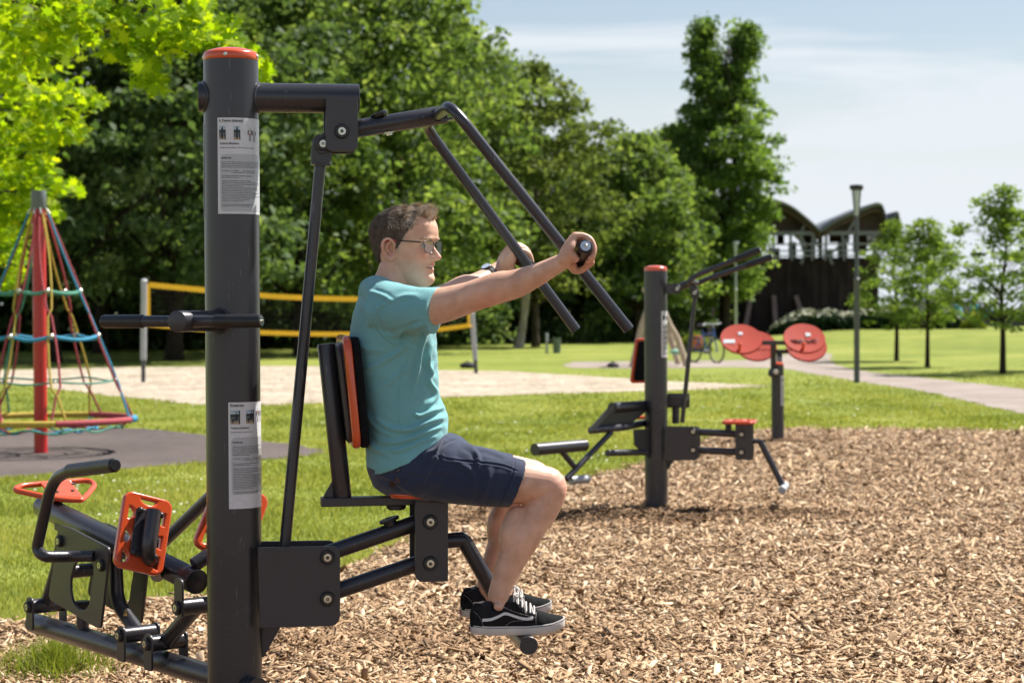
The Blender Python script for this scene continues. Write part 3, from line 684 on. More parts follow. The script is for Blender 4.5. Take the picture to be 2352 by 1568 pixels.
# ears
def ear(sd):
    def E(f, z, o): return H(f * .9 + .003, sd * (.0715 + o), z)
    pts = [E(.002, .012, .002), E(.003, .024, .008), E(-.004, .034, .013), E(-.017, .0365, .018), E(-.029, .029, .021), E(-.034, .014, .021), E(-.031, -.003, .017), E(-.023, -.016, .012), E(-.012, -.0235, .009), E(-.003, -.0235, .006), E(.001, -.014, .003)]
    limb(hm_, pts, [.004, .0042, .0042, .0046, .005, .005, .005, .006, .0085, .0075, .005], 12, 4)
    limb(hm_, [E(-.010, .027, .009), E(-.021, .016, .011), E(-.020, .002, .009), E(-.010, -.010, .006)], [.0035, .004, .004, .0035], 10, 4)
    limb(hm_, [E(.003, .001, .003), E(.001, -.006, .003)], [.0045, .004], 10)
    pl_ = MB(); limb(hm_, [E(-.014, .024, -.001), E(-.018, .0, -.003), E(-.010, -.014, -.002)], [.012, .013, .008], 14, 4, (hl, .25))
ear(-1); ear(1)
body = MB(); body.v = list(hm_.v); body.f = list(hm_.f)
# neck and shoulders
limb(body, [A(912, 612), A(905, 640), A(896, 662), A(885, 700)], [.055, .0585, .062, .075], 24)
limb(body, [A(930, 640), A(928, 665)], [.040, .045])
for sgn in (-1, 1): limb(body, [A(882, 668), A(882, 682, sgn * .09), A(896, 704, sgn * .155)], [.05, .047, .052], 18)
for sgn in (-1, 1): limb(body, [H(-.035, sgn * .045, -.03), A(925, 668, sgn * .022)], [.014, .014], 12)
# trunk (front / back picture points and half widths)
TR = [((862, 652), (925, 668), .078), ((838, 664), (962, 690), .150), ((822, 690), (985, 713), .195), ((811, 722), (996, 745), .198), ((803, 772), (1001, 790), .186), ((807, 820), (1004, 833), .176),
      ((818, 880), (1006, 885), .170), ((827, 922), (1012, 914), .168), ((834, 967), (1025, 948), .171), ((838, 1012), (1027, 975), .175), ((842, 1060), (1024, 994), .180), ((847, 1090), (1008, 1014), .182)]
def section(bk_, ft_, w_, inset=0.0, seg=56, n=2.5, t0=0.0, tw=None):
    p, q = A(*bk_, t0), A(*ft_, t0); c = (p + q) / 2; a_ = (q - p) / 2; L_ = a_.length
    a_ = a_ * ((L_ - inset) / L_); w_ = w_ - inset; out = []
    for k in range(seg):
        t = 2 * PI * k / seg; cs, sn_ = math.cos(t), math.sin(t)
        out.append(c + a_ * math.copysign(abs(cs) ** (2 / n), cs) + A.n * w_ * math.copysign(abs(sn_) ** (2 / n), sn_))
    return out
body.rings([section(b_, f_, w_, .012) for b_, f_, w_ in TR[1:]])
PV = [((847, 1090), (1018, 1000), .178), ((858, 1113), (1040, 1006), .182), ((885, 1130), (1055, 1016), .186), ((925, 1140), (1062, 1024), .180)]
body.rings([section(b_, f_, w_, .014) for b_, f_, w_ in PV])
# arms and legs
ARM = [(902, 712, -.165), (950, 712, -.205), (1010, 702, -.240), (1072, 685, -.278), (1100, 675, -.300), (1122, 668, -.312), (1150, 659, -.326), (1187, 651, -.348), (1240, 628, -.385), (1280, 607, -.412), (1293, 600, -.418)]
ARR = [.060, .059, .0545, .0480, .0465, .0475, .0475, .0425, .0330, .0265, .0255]
LEG = [(945, 1080, -.088), (1020, 1092, -.096), (1110, 1102, -.110), (1190, 1106, -.124), (1240, 1110, -.130), (1262, 1120, -.132), (1246, 1165, -.131), (1222, 1196, -.130), (1198, 1236, -.128), (1178, 1280, -.126), (1163, 1316, -.124), (1153, 1345, -.123), (1148, 1368, -.122)]
LGR = [.070, .071, .071, .0680, .0590, .0555, .0530, .0545, .0560, .0460, .0395, .0365, .0380]
def limbs(f):
    limb(body, [f(A(*p)) for p in ARM], ARR, 26)
    limb(body, [f(A(*p)) for p in LEG], LGR, 28)
    limb(body, [f(A(1252, 1104, -.132)), f(A(1265, 1114, -.132)), f(A(1264, 1136, -.132))], [.046, .0475, .042], 20)     # knee cap
    limb(body, [f(A(1190, 1190, -.130)), f(A(1180, 1225, -.130)), f(A(1172, 1265, -.128))], [.040, .046, .034], 18)          # calf muscle
    limb(body, [f(A(1112, 680, -.302)), f(A(1122, 684, -.308))], [.030, .029], 14)                                       # elbow point
    limb(body, [f(A(1148, 1366, -.122)), f(A(1165, 1395, -.122)), f(A(1200, 1408, -.128))], [.036, .035, .030], 18)          # foot in the shoe
    limb(body, [f(A(1143, 1392, -.158)), f(A(1147, 1393, -.150))], [.013, .016], 10)
    # hand: palm, heel, five fingers closed round the grip
    GP = lambda k: g0 + (g1 - g0) * k                       # point along the grip axis, 1 = cap
    ax = gd; ref = (A.f - ax * A.f.dot(ax)).normalized(); upv = ref.cross(ax); upv = upv if upv.z > 0 else -upv
    def R_(k, ang, rad): a = math.radians(ang); return GP(k) + (ref * math.cos(a) + upv * math.sin(a)) * rad
    wr = A(1291, 600, -.418)
    ks = [.74, .56, .38, .20]                               # little ... index finger
    for i, k in enumerate(ks):
        fr_ = [.0086, .0096, .0099, .0094][i]; ln = [0, 8, 10, 6][i]; ex_r = [0, .0025, .003, .001][i]
        path = [R_(k, 118 + i * 2, .0530 + ex_r), R_(k, 90, .0465 + ex_r), R_(k, 62, .0400 + ex_r), R_(k, 34, .0345), R_(k, 6, .0310), R_(k, -28, .0298), R_(k, -56 - ln, .0290)]
        limb(body, [f(p) for p in path], [fr_ * 1.28, fr_ * 1.05, fr_ * 1.14, fr_, fr_ * 1.04, fr_ * .95, fr_ * .85], 14, 4)
        wk = wr + (GP(k) - GP(.47)) * .5
        limb(body, [f(wk), f((wk + path[0]) / 2 + (R_(k, 150, 1) - R_(k, 150, 0)) * .003), f(path[0])], [.0178, .0155, .0108], 16, 4)
        limb(body, [f(wk), f(R_(k, 172, .040)), f(R_(k, 140, .039))], [.016, .0138, .0110], 14, 4)
    limb(body, [f(wr), f(R_(.66, 196, .042)), f(R_(.66, 218, .034))], [.021, .0185, .0135], 16, 4)     # heel of the hand
    limb(body, [f(wr), f(R_(.32, 198, .042)), f(R_(.26, 222, .036))], [.021, .0175, .0135], 16, 4)
    limb(body, [f(R_(.22, 205, .038)), f(R_(.14, 238, .037)), f(R_(.18, 266, .035)), f(R_(.34, 290, .035)), f(R_(.46, 318, .038))], [.0140, .0120, .0105, .0098, .0082], 16, 4)   # thumb
FAROFF = FAROFF - A.f * .034
UW, UE = (A(1270, 612, -.41) - A.o).dot(A.f), (A(1090, 680, -.30) - A.o).dot(A.f)
def SF(p):
    p = Vector(p); w_ = min(max(((p - A.o).dot(A.f) - UE) / (UW - UE), 0), 1); w_ = w_ if p.z > 1.3 else 0
    return S(p) + FAROFF * w_
limbs(lambda p: Vector(p)); limbs(SF)
me0 = body.mesh('body')
me1 = modded(me0, [('REMESH', dict(mode='VOXEL', voxel_size=.0027, adaptivity=0.0)), ('SMOOTH', dict(factor=.5, iterations=3))])
# tint of lips, brows, stubble, flush - painted on as the skin's own colour
V = np.empty(len(me1.vertices) * 3, np.float32); me1.vertices.foreach_get('co', V); V = V.reshape(-1, 3)
rel = V - np.array(T0); hfc = rel @ np.array(hF); hsc = rel @ np.array(hl); hzc = rel @ np.array(hU)
g_ = lambda x, s_: np.exp(-(x / s_) ** 2)
lip = (g_(hzc + .0415, .0034) * g_(hsc, .019) + g_(hzc + .0555, .0042) * g_(hsc, .018)) * (hfc > .07)
mouth = g_(hzc + .0485, .0022) * g_(hsc, .019) * (hfc > .07) * (hfc < .108)
flush = (g_(hzc + .012, .022) * g_(np.abs(hsc) - .046, .022) * (hfc > .03) + g_(hzc + .018, .012) * g_(hsc, .014) * (hfc > .1) + g_(hfc + .018, .022) * g_(hzc - .006, .03) * (np.abs(hsc) > .072)) * .5
stub = (hzc < -.035) * (hzc > -.13) * (hfc > -.0) * g_(hfc - .06, .07) * (1 - np.clip(lip * 2, 0, 1)) * .28
elb = g_(np.linalg.norm(V - np.array(A(1122, 695, -.31)), axis=1), .045) * .8 + g_(np.linalg.norm(V - np.array(A(1285, 1110, -.13)), axis=1), .06) * .5
nails = g_(np.linalg.norm(V - np.array(A(1345, 590, -.42)), axis=1), .05) * .5
me1.attributes.new('lip', 'FLOAT', 'POINT').data.foreach_set('value', np.clip(lip, 0, 1).astype(np.float32))
me1.attributes.new('dark', 'FLOAT', 'POINT').data.foreach_set('value', np.clip(mouth * 1.3, 0, 1).astype(np.float32))
me1.attributes.new('flush', 'FLOAT', 'POINT').data.foreach_set('value', np.clip(flush + elb + nails, 0, 1).astype(np.float32))
me1.attributes.new('stub', 'FLOAT', 'POINT').data.foreach_set('value', np.clip(stub, 0, 1).astype(np.float32))
sk_, nt, N, Lk, b = newmat('skin')
tc = N.new('ShaderNodeTexCoord'); nz = N.new('ShaderNodeTexNoise'); nz.inputs['Scale'].default_value = 22; nz.inputs['Detail'].default_value = 8; Lk.new(tc.outputs['Object'], nz.inputs['Vector'])
rp = N.new('ShaderNodeValToRGB'); rp.color_ramp.elements[0].color = (.61, .345, .235, 1); rp.color_ramp.elements[1].color = (.76, .468, .338, 1); rp.color_ramp.elements[0].position = .35; rp.color_ramp.elements[1].position = .65
Lk.new(nz.outputs[0], rp.inputs[0]); prev = rp.outputs[0]
for nm, colr in (('flush', (.68, .26, .19, 1)), ('stub', (.44, .32, .26, 1)), ('lip', (.58, .24, .20, 1)), ('dark', (.10, .025, .02, 1))):
    at = N.new('ShaderNodeAttribute'); at.attribute_name = nm; mx = N.new('ShaderNodeMix'); mx.data_type = 'RGBA'
    Lk.new(at.outputs['Fac'], mx.inputs[0]); Lk.new(prev, mx.inputs[6]); mx.inputs[7].default_value = colr; prev = mx.outputs[2]
Lk.new(prev, b.inputs['Base Color']); b.inputs['Roughness'].default_value = .46; b.inputs['Subsurface Weight'].default_value = .12; b.inputs['Subsurface Radius'].default_value = (.012, .005, .003); b.inputs['Subsurface Scale'].default_value = .5
b.inputs['Specular IOR Level'].default_value = .45
n2 = N.new('ShaderNodeTexNoise'); n2.inputs['Scale'].default_value = 260; n2.inputs['Detail'].default_value = 5; Lk.new(tc.outputs['Object'], n2.inputs['Vector'])
bp = N.new('ShaderNodeBump'); bp.inputs['Strength'].default_value = .4; bp.inputs['Distance'].default_value = .002; Lk.new(n2.outputs[0], bp.inputs['Height']); Lk.new(bp.outputs[0], b.inputs['Normal'])
M['skin'] = sk_
bo = link_mesh('body', me1, M['skin'], person, sharp=180)
# eyes, brows, teeth
M['eye'] = pm('eye_white', (.42, .38, .36), .15, 0, .05, 40, coat=.5); M['iris'] = pm('iris', (.06, .09, .12), .1, 0, .2, 200, coat=.5); M['teeth'] = pm('teeth', (.72, .68, .58), .25, 0, .05, 60)
for sd in (-1, 1):
    c_ = H(.0790, sd * .0305, .0170); e = MB().ball(c_, .0108, 18, 12).build('eye', M['eye'], person)
    d_ = (hF * .97 + hl * sd * .05).normalized(); MB().lathe(c_ + d_ * .0098, d_, [(.0054, 0), (.0050, .0009), (0, .0016)], 16).build('iris', M['iris'], e)
m = MB()
for i in range(-2, 3): m.box(H(.0975 - abs(i) * .0010, i * .0056, -.0462), hl * .0026, hF * .002, hU * .0026)
m.build('teeth', M['teeth'], person)
def strands(mb, root, nrm, direc, L_, w_, bendv=.5, up_=None):
    """one lock of hair: a thin tapering bent strip"""
    d = direc.normalized(); sdv = d.cross(nrm)
    if sdv.length < 1e-4: sdv = d.orthogonal()
    sdv = sdv.normalized() * w_
    p0 = root; p1 = root + (d * .55 + nrm * bendv * .5) * L_ * .5; p2 = root + (d + nrm * bendv * .25) * L_
    mb.add([p0 - sdv, p0 + sdv, p1 + sdv * .8, p1 - sdv * .8, p2], [(0, 1, 2, 3), (3, 2, 4)])
rnd = random.Random(5)
# hair: scalp cap plus several thousand short strands
def hairline(a):   # a = degrees from the front
    return ipl(a, [0, 20, 38, 52, 62, 72, 80, 86, 92, 104, 118, 135, 180], [.098, .101, .109, .112, .072, .046, .012, -.002, .034, .034, -.002, -.040, -.058])
cap_ = MB(); RR = []
for i in range(46):
    ring = []
    for k in range(96):
        th = 2 * PI * k / 96; a = abs(((math.degrees(th) + 180) % 360) - 180); z0 = hairline(a) ; z = z0 + (.1345 - z0) * (i / 45.0) ** .85
        f_, s_, z_ = headpt(z, th); o = .0035 if i else -.002
        k2 = 1 + o / .085; ring.append(H((f_ + .006) * k2 - .006, s_ * k2, z_ + (o * max(0, z_ / .135))))
    RR.append(ring)
cap_.rings(RR, False, True)
M['scalp'] = pm('short_hair', (.13, .095, .072), .8, 0, .35, 60, .8, 500, spec=.2)
hair = cap_.build('hair', M['scalp'], person)
M['hair'] = rampmat('hair_strands', [(.045, .033, .026), (.18, .125, .082), (.58, .43, .29), (.72, .67, .60)], .5, spec=.5)
HV = []; HF_ = []; HT = []
def addh(mb, tone):
    b_ = len(HV)
    HV.extend(mb.v)
    for f in mb.f:
        f = list(f); f = f if len(f) == 4 else f + [f[-1]]
        HF_.append([b_ + i for i in f]); HT.append(tone)
for i in range(14500):
    th = rnd.uniform(0, 2 * PI); a = abs(((math.degrees(th) + 180) % 360) - 180); z0 = hairline(a)
    z = z0 + (.1345 - z0) * rnd.random() ** .9 + rnd.uniform(-.006, .002)
    if z > .134: z = .134
    if a < 50 and z < z0: z = z0
    f_, s_, z_ = headpt(z, th); root = H(f_, s_, z_)
    nr = (H(f_ * 1.0, s_, z_) - H(-.006, 0, min(z_, .05))).normalized()
    top = max(0, min(1, (z_ - .06) / .05)); Ln = .010 + .014 * top * (1 - .45 * max(0, min(1, (f_ - .04) / .04))) + rnd.uniform(-.003, .004)
    fr2 = max(0, min(1, (f_ - .045) / .04)) * top
    dr = hU * 1.0 * fr2 - hF * .75 * fr2 + hF * (1.0 * top + .12 - .25 * (1 - top)) + hU * (.20 * top - 1.0 * (1 - top)) + hl * rnd.uniform(-.22, .22) + hF * rnd.uniform(-.2, .2) + hU * rnd.uniform(-.15, .15) + hl * .3 * top * math.sin(f_ * 160 + s_ * 90)
    side = (1 - top) * min(1, 1.4 * max(0, 1 - abs(a - 74) / 42.0)); tone = .14 + rnd.uniform(-.10, .14) + .10 * math.sin(f_ * 210 + z_ * 130) * top + .62 * top * rnd.random() ** .8 + (.22 if z_ > .09 and f_ > .03 else 0) + .52 * side * (.8 + .4 * rnd.random())
    if a > 112: tone *= .55
    if rnd.random() < .05: Ln *= 1.7
    mb = MB(); strands(mb, root, nr, dr, Ln * (1.0 if top > .3 else .75), rnd.uniform(.0008, .0017), .45 + .75 * top); addh(mb, max(0, min(1, tone)))
me = fast_mesh('hair', HV, [[f[0], f[1], f[2], f[3]] if len(f) == 4 and f[2] != f[3] else f[:3] + [f[2]] for f in HF_], None) if False else None
tri_ = []; tt = []
for f, t in zip(HF_, HT):
    tri_.append(f[:3]); tt.append(t)
    if f[3] != f[2]: tri_.append([f[0], f[2], f[3]]); tt.append(t)
link_mesh('hair_strands', fast_mesh('strands', HV, tri_, tt), M['hair'], hair, sharp=180)
HV, HF_, HT = [], [], []
for sd in (-1, 1):
    for i in range(170):
        u_ = rnd.random(); s_ = .014 + .036 * u_; z = .034 + .006 * math.sin(u_ * 2.6) + rnd.uniform(-.002, .002)
        th = math.asin(min(.95, s_ / .074)) * sd; f_, s2, z2 = headpt(z, th); root = H(f_ + .001, sd * s_, z)
        mb = MB(); strands(mb, root, hF, hl * sd * 1.0 + hU * .25, .009, .0006, .3); addh(mb, rnd.uniform(.5, 1))
tri_ = []; tt = []
for f, t in zip(HF_, HT):
    tri_.append(f[:3]); tt.append(t)
    if f[3] != f[2]: tri_.append([f[0], f[2], f[3]]); tt.append(t)
link_mesh('eyebrows', fast_mesh('brows', HV, tri_, tt), M['hair'], person, sharp=180)
# ---- glasses
M['frame'] = pm('black_frame', (.015, .013, .013), .3, .3, .1, 60); M['redtip'] = pm('red_temple_tip', (.55, .03, .03), .35, 0, .1, 60)
gm, nt, N, Lk, b = newmat('lens_glass'); b.inputs['Base Color'].default_value = (.93, .95, .93, 1); b.inputs['Roughness'].default_value = .02; b.inputs['Transmission Weight'].default_value = 1; b.inputs['IOR'].default_value = 1.02
b.inputs['Specular IOR Level'].default_value = .8
tr = N.new('ShaderNodeBsdfTransparent'); tr.inputs[0].default_value = (.90, .92, .90, 1); gl = N.new('ShaderNodeBsdfGlossy'); gl.inputs['Roughness'].default_value = .03; mxg = N.new('ShaderNodeMixShader'); mxg.inputs[0].default_value = .12
Lk.new(tr.outputs[0], mxg.inputs[1]); Lk.new(gl.outputs[0], mxg.inputs[2]); Lk.new(mxg.outputs[0], N['Material Output'].inputs[0]); M['lens'] = gm
gls = MB(); G0 = .1085
def gp(s_, z): return H(G0 - 2.0 * s_ * s_, s_, z)
first = None
for sd in (-1, 1):
    oc = [(.0095, .029), (.022, .0310), (.050, .0310), (.060, .028), (.0600, .014), (.056, .0025), (.044, -.0040), (.023, -.0045), (.013, .003), (.0100, .015)]
    pts = catmull([tuple(gp(sd * x, z)) for x, z in oc] + [tuple(gp(sd * oc[0][0], oc[0][1]))], 4)[:-1]
    if first is None: first = MB()
    first.tube([Vector(p) for p in pts], .00115, 8, close=True)
first.tube([gp(-.0105, .022), gp(-.004, .0245), gp(.004, .0245), gp(.0105, .022)], .0013, 8)
glo = first.build('glasses', M['frame'], person)
for sd in (-1, 1):
    L_ = MB(); oc = [(.0095, .029), (.022, .0310), (.050, .0310), (.060, .028), (.0600, .014), (.056, .0025), (.044, -.0040), (.023, -.0045), (.013, .003), (.0100, .015)]
    L_.add([gp(sd * x, z) for x, z in oc], [tuple(range(len(oc)))]); L_.build('lens', M['lens'], glo, sharp=None)
    h0 = gp(sd * .0605, .0275); h1 = H(.095, sd * .0735, .0275); h2 = H(.045, sd * .0775, .030); h3 = H(-.001, sd * .0785, .0325); h4 = H(-.024, sd * .0800, .028); h5 = H(-.040, sd * .079, .008)
    t_ = MB(); t_.tube([h0, h1], .0017, 8); 
    for a_, b_ in ((h1, h2), (h2, (h2 * .35 + h3 * .65))): t_.bar(a_, b_, .0016, .0042)
    t_.build('temple', M['frame'], glo)
    t_ = MB(); t_.bar(h2 * .35 + h3 * .65, h3, .0017, .0040); t_.tube([h3, h4, h5], .0018, 8); t_.build('temple_tip', M['redtip'], glo)
# ---- clothes
def folds(V, Nn, lines):
    """raise or sink folds along picture-traced lines on the side towards the camera"""
    px = np.array([topix(v) for v in V]); off = np.zeros(len(V)); side = (V - np.array(A.o)) @ np.array(A.n)
    for pts, wd, amp, cond in lines:
        pts = np.array(catmull([(x, y, 0) for x, y in pts], 6))[:, :2]; dmin = np.full(len(V), 1e9); tt_ = np.zeros(len(V)); n = len(pts) - 1
        for i in range(n):
            a_, b_ = pts[i], pts[i + 1]; ab = b_ - a_; L2 = (ab ** 2).sum() + 1e-9
            t = np.clip(((px - a_) @ ab) / L2, 0, 1); q = a_ + t[:, None] * ab; d = np.hypot(*(px - q).T); mk = d < dmin; dmin[mk] = d[mk]; tt_[mk] = (i + t[mk]) / n
        env = np.sin(np.clip(tt_, 0, 1) * PI) ** .5 + .15
        g1_ = np.exp(-(dmin / wd) ** 2) - .45 * np.exp(-((dmin - wd * 2.0) / (wd * 1.1)) ** 2)
        off += 1.7 * amp * env * g1_ * (side < cond)
    return V + Nn * off[:, None]
def cloth(name, mb, mat, lines, vox=.0045, it=6, par=None, noise=0.0, label=None):
    me = modded(mb.mesh('c'), [('REMESH', dict(mode='VOXEL', voxel_size=vox, adaptivity=0.0)), ('SMOOTH', dict(factor=.5, iterations=it))])
    V = np.empty(len(me.vertices) * 3, np.float32); me.vertices.foreach_get('co', V); V = V.reshape(-1, 3).astype(float)
    Nn = np.empty(len(me.vertices) * 3, np.float32); me.vertex_normals.foreach_get('vector', Nn); Nn = Nn.reshape(-1, 3)
    if noise:
        u_ = (V - np.array(A.o)) @ np.array(A.f); z_ = V[:, 2]; t_ = (V - np.array(A.o)) @ np.array(A.n)
        off = np.sin(z_ * 41 + 3 * np.sin(u_ * 19) + t_ * 13) * np.sin(u_ * 29 + t_ * 17 + 2 * np.sin(z_ * 23)) + .5 * np.sin(z_ * 90 + u_ * 60 + 2 * np.sin(t_ * 50))
        V = V + Nn * (off * noise)[:, None]
    V = folds(V, Nn, lines); me.vertices.foreach_set('co', V.astype(np.float32).ravel()); me.update()
    return link_mesh(name, me, mat, par or person, label, sharp=180)
def fabric(name, c, var, bs, rough=.85):
    m = pm(name, c, rough, 0, var, 5, .35, bs, spec=.15); m.node_tree.nodes['Principled BSDF'].inputs['Sheen Weight'].default_value = .25; return m
M['shirt'] = fabric('turquoise_cotton', (.185, .44, .465), .06, 700); M['navy'] = fabric('navy_cotton', (.030, .040, .078), .12, 600)
sh = MB(); R_s = [section(b_, f_, w_, 0, n=2.5) for b_, f_, w_ in TR]
R_s.append(section((847, 1091), (1008, 1016), .177)); R_s.append(section((845, 1075), (1012, 1004), .165))
sh.rings(R_s)
SL = [(880, 706, -.120, .085), (925, 712, -.180, .078), (962, 711, -.215, .070), (990, 709.5, -.236, .0665)]
for f in (lambda p: p, S):
    C_ = [Vector(f(A(x, y, t))) for x, y, t, r in SL]; dd = (C_[-1] - C_[-2]).normalized(); q_ = C_[-1] + dd * .012
    pts = C_ + [q_, q_ - dd * .002, q_ - dd * .025]; rr = [s_[3] for s_ in SL] + [.0660, .0600, .0590]
    b0 = len(sh.v); sh.tube(pts, rr, 30)
    # the opening hangs lower at the back of the arm than at the front
    for i in range(b0, len(sh.v)):
        k = (i - b0) // 30
        if k >= 3:
            v = Vector(sh.v[i]); c_ = pts[k]; h_ = (v - c_).dot(UP); w_ = (k - 2) / 2 if k < 5 else 1.0
            v -= A.f * (-h_ * .28) * min(w_, 1) * (1 if h_ > 0 else .35); 
            if h_ < 0: v += UP * h_ * .16
            sh.v[i] = tuple(v)
    limb(sh, [f(A(868, 672, -.05)), f(A(884, 688, -.115)), f(A(905, 706, -.165))], [.055, .060, .068], 20)
SHF = [([(985, 752), (968, 800), (960, 850), (948, 900)], 5, .0050, 0), ([(960, 760), (925, 800), (880, 830), (840, 850)], 6, .0035, 0), ([(1000, 830), (985, 870), (1003, 905), (985, 930)], 5, .0045, .3), ([(992, 790), (984, 830), (992, 868)], 5, .0050, .3),
       ([(1020, 935), (990, 945), (965, 955), (950, 948)], 5, .0050, .3), ([(1022, 958), (985, 968), (945, 985), (900, 985), (858, 960)], 6, .0055, .3), ([(1015, 978), (970, 996), (925, 1012), (880, 1015)], 5, .0050, .3), ([(1000, 1000), (960, 1016), (915, 1034), (870, 1032)], 4.5, .0040, .3),
       ([(840, 1000), (862, 1030), (900, 1048)], 5, .0035, .3), ([(838, 940), (858, 975), (900, 1000), (945, 1003)], 5, .0035, .3), ([(850, 905), (890, 880), (920, 855), (945, 840)], 6, .0025, .3),
       ([(868, 700), (862, 735), (880, 770), (915, 792), (960, 800)], 3, .0022, 0), ([(895, 690), (872, 705), (868, 715)], 4, .003, 0), ([(905, 690), (930, 680), (960, 678)], 6, .0025, 0), ([(960, 740), (930, 760), (915, 790)], 5, -.003, 0), ([(975, 745), (945, 752), (905, 770), (880, 765)], 4.5, .0035, 0), ([(845, 668), (880, 680), (905, 695)], 4.5, .0028, .3), ([(832, 700), (850, 725), (845, 760)], 7, .0025, .3), ([(812, 780), (840, 800), (880, 805)], 6, .0020, .3), ([(947, 800), (925, 850), (915, 900), (913, 950), (922, 1000), (932, 1045)], 1.6, -.0016, 0)]
shirt = cloth('t_shirt', sh, M['shirt'], SHF, .0038, 5, noise=.0014)
co = MB()
c_c = A(896, 661); ex_ = (A(926, 675) - A(866, 648)).normalized()
ring = [c_c + ex_ * (.0475 * math.cos(2 * PI * k / 40)) + A.n * (.066 * math.sin(2 * PI * k / 40)) for k in range(40)]
up_ = A.n.cross(ex_); up_ = up_ if up_.z > 0 else -up_
co.rings([[p - up_ * .012 + (p - c_c) * .16 for p in ring], [p + up_ * .004 + (p - c_c) * .07 for p in ring], [p + up_ * .007 + (p - c_c) * .02 for p in ring], [p + up_ * .004 - (p - c_c) * .02 for p in ring], [p - up_ * .02 - (p - c_c) * .02 for p in ring]], False, False)
co.build('collar', M['shirt'], shirt, sharp=180)
sr = MB()
sr.rings([section((843, 1070), (1022, 990), .176), section((847, 1092), (1026, 993), .181), section((858, 1117), (1046, 997), .187), section((885, 1136), (1062, 1004), .190), section((930, 1146), (1075, 1014), .188), section((975, 1150), (1088, 1026), .180)])
for sg, f in ((1, lambda p: p), (-1, S)):
    def ls(bk_, ft_, w_, t0, ins=0):
        return [f(p) for p in section(bk_, ft_, w_, ins, 40, 2.2, t0)]
    sr.rings([ls((930, 1140), (1060, 1015), .085, -.095), ls((990, 1150), (1080, 1022), .090, -.097), ls((1050, 1158), (1112, 1031), .088, -.105), ls((1110, 1163), (1155, 1042), .086, -.115), ls((1164, 1165), (1203, 1055), .084, -.122), ls((1168, 1165), (1206, 1056), .083, -.123), ls((1168, 1160), (1205, 1060), .077, -.123), ls((1140, 1158), (1180, 1056), .075, -.12)])
SRF = [([(1026, 998), (1012, 1012), (1002, 1030), (985, 1040)], 4, .0045, .3), ([(1050, 1008), (1020, 1020), (1008, 1045), (1014, 1058)], 3, -.0030, .3), ([(1060, 1016), (1085, 1030), (1098, 1050), (1096, 1075)], 5, .0035, .3), ([(1040, 1055), (1080, 1080), (1090, 1110), (1080, 1150)], 6, .0028, .3), ([(990, 1040), (1030, 1054), (1090, 1060), (1150, 1068), (1190, 1082)], 1.8, -.0022, 0),
       ([(1003, 1045), (985, 1075), (970, 1110)], 5, .0025, .3), ([(1125, 1070), (1120, 1110), (1105, 1150)], 6, .0022, .3), ([(1183, 1052), (1178, 1085), (1160, 1130), (1148, 1164)], 1.8, -.0022, 0), ([(870, 1090), (900, 1100), (930, 1120), (960, 1140)], 5, .0025, .3), ([(1080, 1022), (1120, 1034), (1160, 1048)], 4, .0022, .3), ([(925, 1075), (960, 1085), (1010, 1080), (1060, 1095)], 6, .0018, .3)]
shorts = cloth('shorts', sr, M['navy'], SRF, .0038, 4, noise=.0013)
def on_cloth(ob, px, py, lift=.0015):
    o_ = EYE - WPOS[ob.name]; ok, loc, nr, _ = ob.ray_cast(o_, ray(px, py).normalized())
    return (loc + WPOS[ob.name] + nr * lift, nr) if ok else (A(px, py, -.18), -A.n)
bpy.context.view_layer.update()
def ribbon(ob, pts, hw, name, mat, par, lift=.0015, n=5, prof=None):
    P = catmull([(x, y, 0) for x, y in pts], n); mb = MB(); R = []
    for i, p in enumerate(P):
        a_ = P[max(i - 1, 0)]; b_ = P[min(i + 1, len(P) - 1)]; d = np.array([b_[0] - a_[0], b_[1] - a_[1]]); d = d / (np.hypot(*d) + 1e-9); nn = np.array([-d[1], d[0]])
        k = hw * (prof(i / (len(P) - 1)) if prof else 1)
        q1, n1 = on_cloth(ob, p[0] + nn[0] * k, p[1] + nn[1] * k, lift); q2, n2 = on_cloth(ob, p[0] - nn[0] * k, p[1] - nn[1] * k, lift)
        R.append([q1, q2, q2 - n2 * lift * 1.6, q1 - n1 * lift * 1.6])
    mb.rings(R); return mb.build(name, mat, par, sharp=60)
M['pocket'] = pm('pocket_dark', (.012, .014, .022), .7, 0, .2, 30); M['phone'] = pm('brown_leather_case', (.05, .026, .015), .5, 0, .3, 40)
ribbon(shorts, [(893, 1121), (908, 1116), (922, 1106), (931, 1096)], 1.7, 'pocket_edge', M['navy'], shorts, .0025)
ribbon(shorts, [(896, 1112), (906, 1108), (917, 1101)], 6.5, 'phone_case', M['phone'], shorts, .0018)
ribbon(shorts, [(909, 1083), (921, 1077)], 3.5, 'waist_label', M['pocket'], shorts, .0015)
ribbon(shorts, [(912, 1081.5), (919, 1078)], .6, 'label_print', M['p_line'], shorts, .0030)
# ---- wrist watch on the far arm
wc = SF(A(1252, 622, -.395)); wd_ = (SF(A(1280, 607, -.412)) - SF(A(1240, 628, -.385))).normalized()
wt = MB().tube([wc - wd_ * .011, wc - wd_ * .009, wc + wd_ * .009, wc + wd_ * .011], [.034, .0365, .0365, .034], 28).build('watch', M['rubber'], person)
wu = (UP - wd_ * UP.dot(wd_)).normalized() * .97 - A.n * .10 - A.f * .05; wu.normalize()
MB().lathe(wc + wu * .031, wu, [(.0185, 0), (.019, .005), (.0175, .007), (0, .0072)], 26).build('watch_case', M['puck'], wt)
M['dial'] = pm('watch_glass', (.55, .62, .72), .08, .2, .05, 30, coat=1); MB().lathe(wc + wu * .0382, wu, [(.0155, 0), (.0148, .0006), (0, .0008)], 26).build('watch_face', M['dial'], wt)
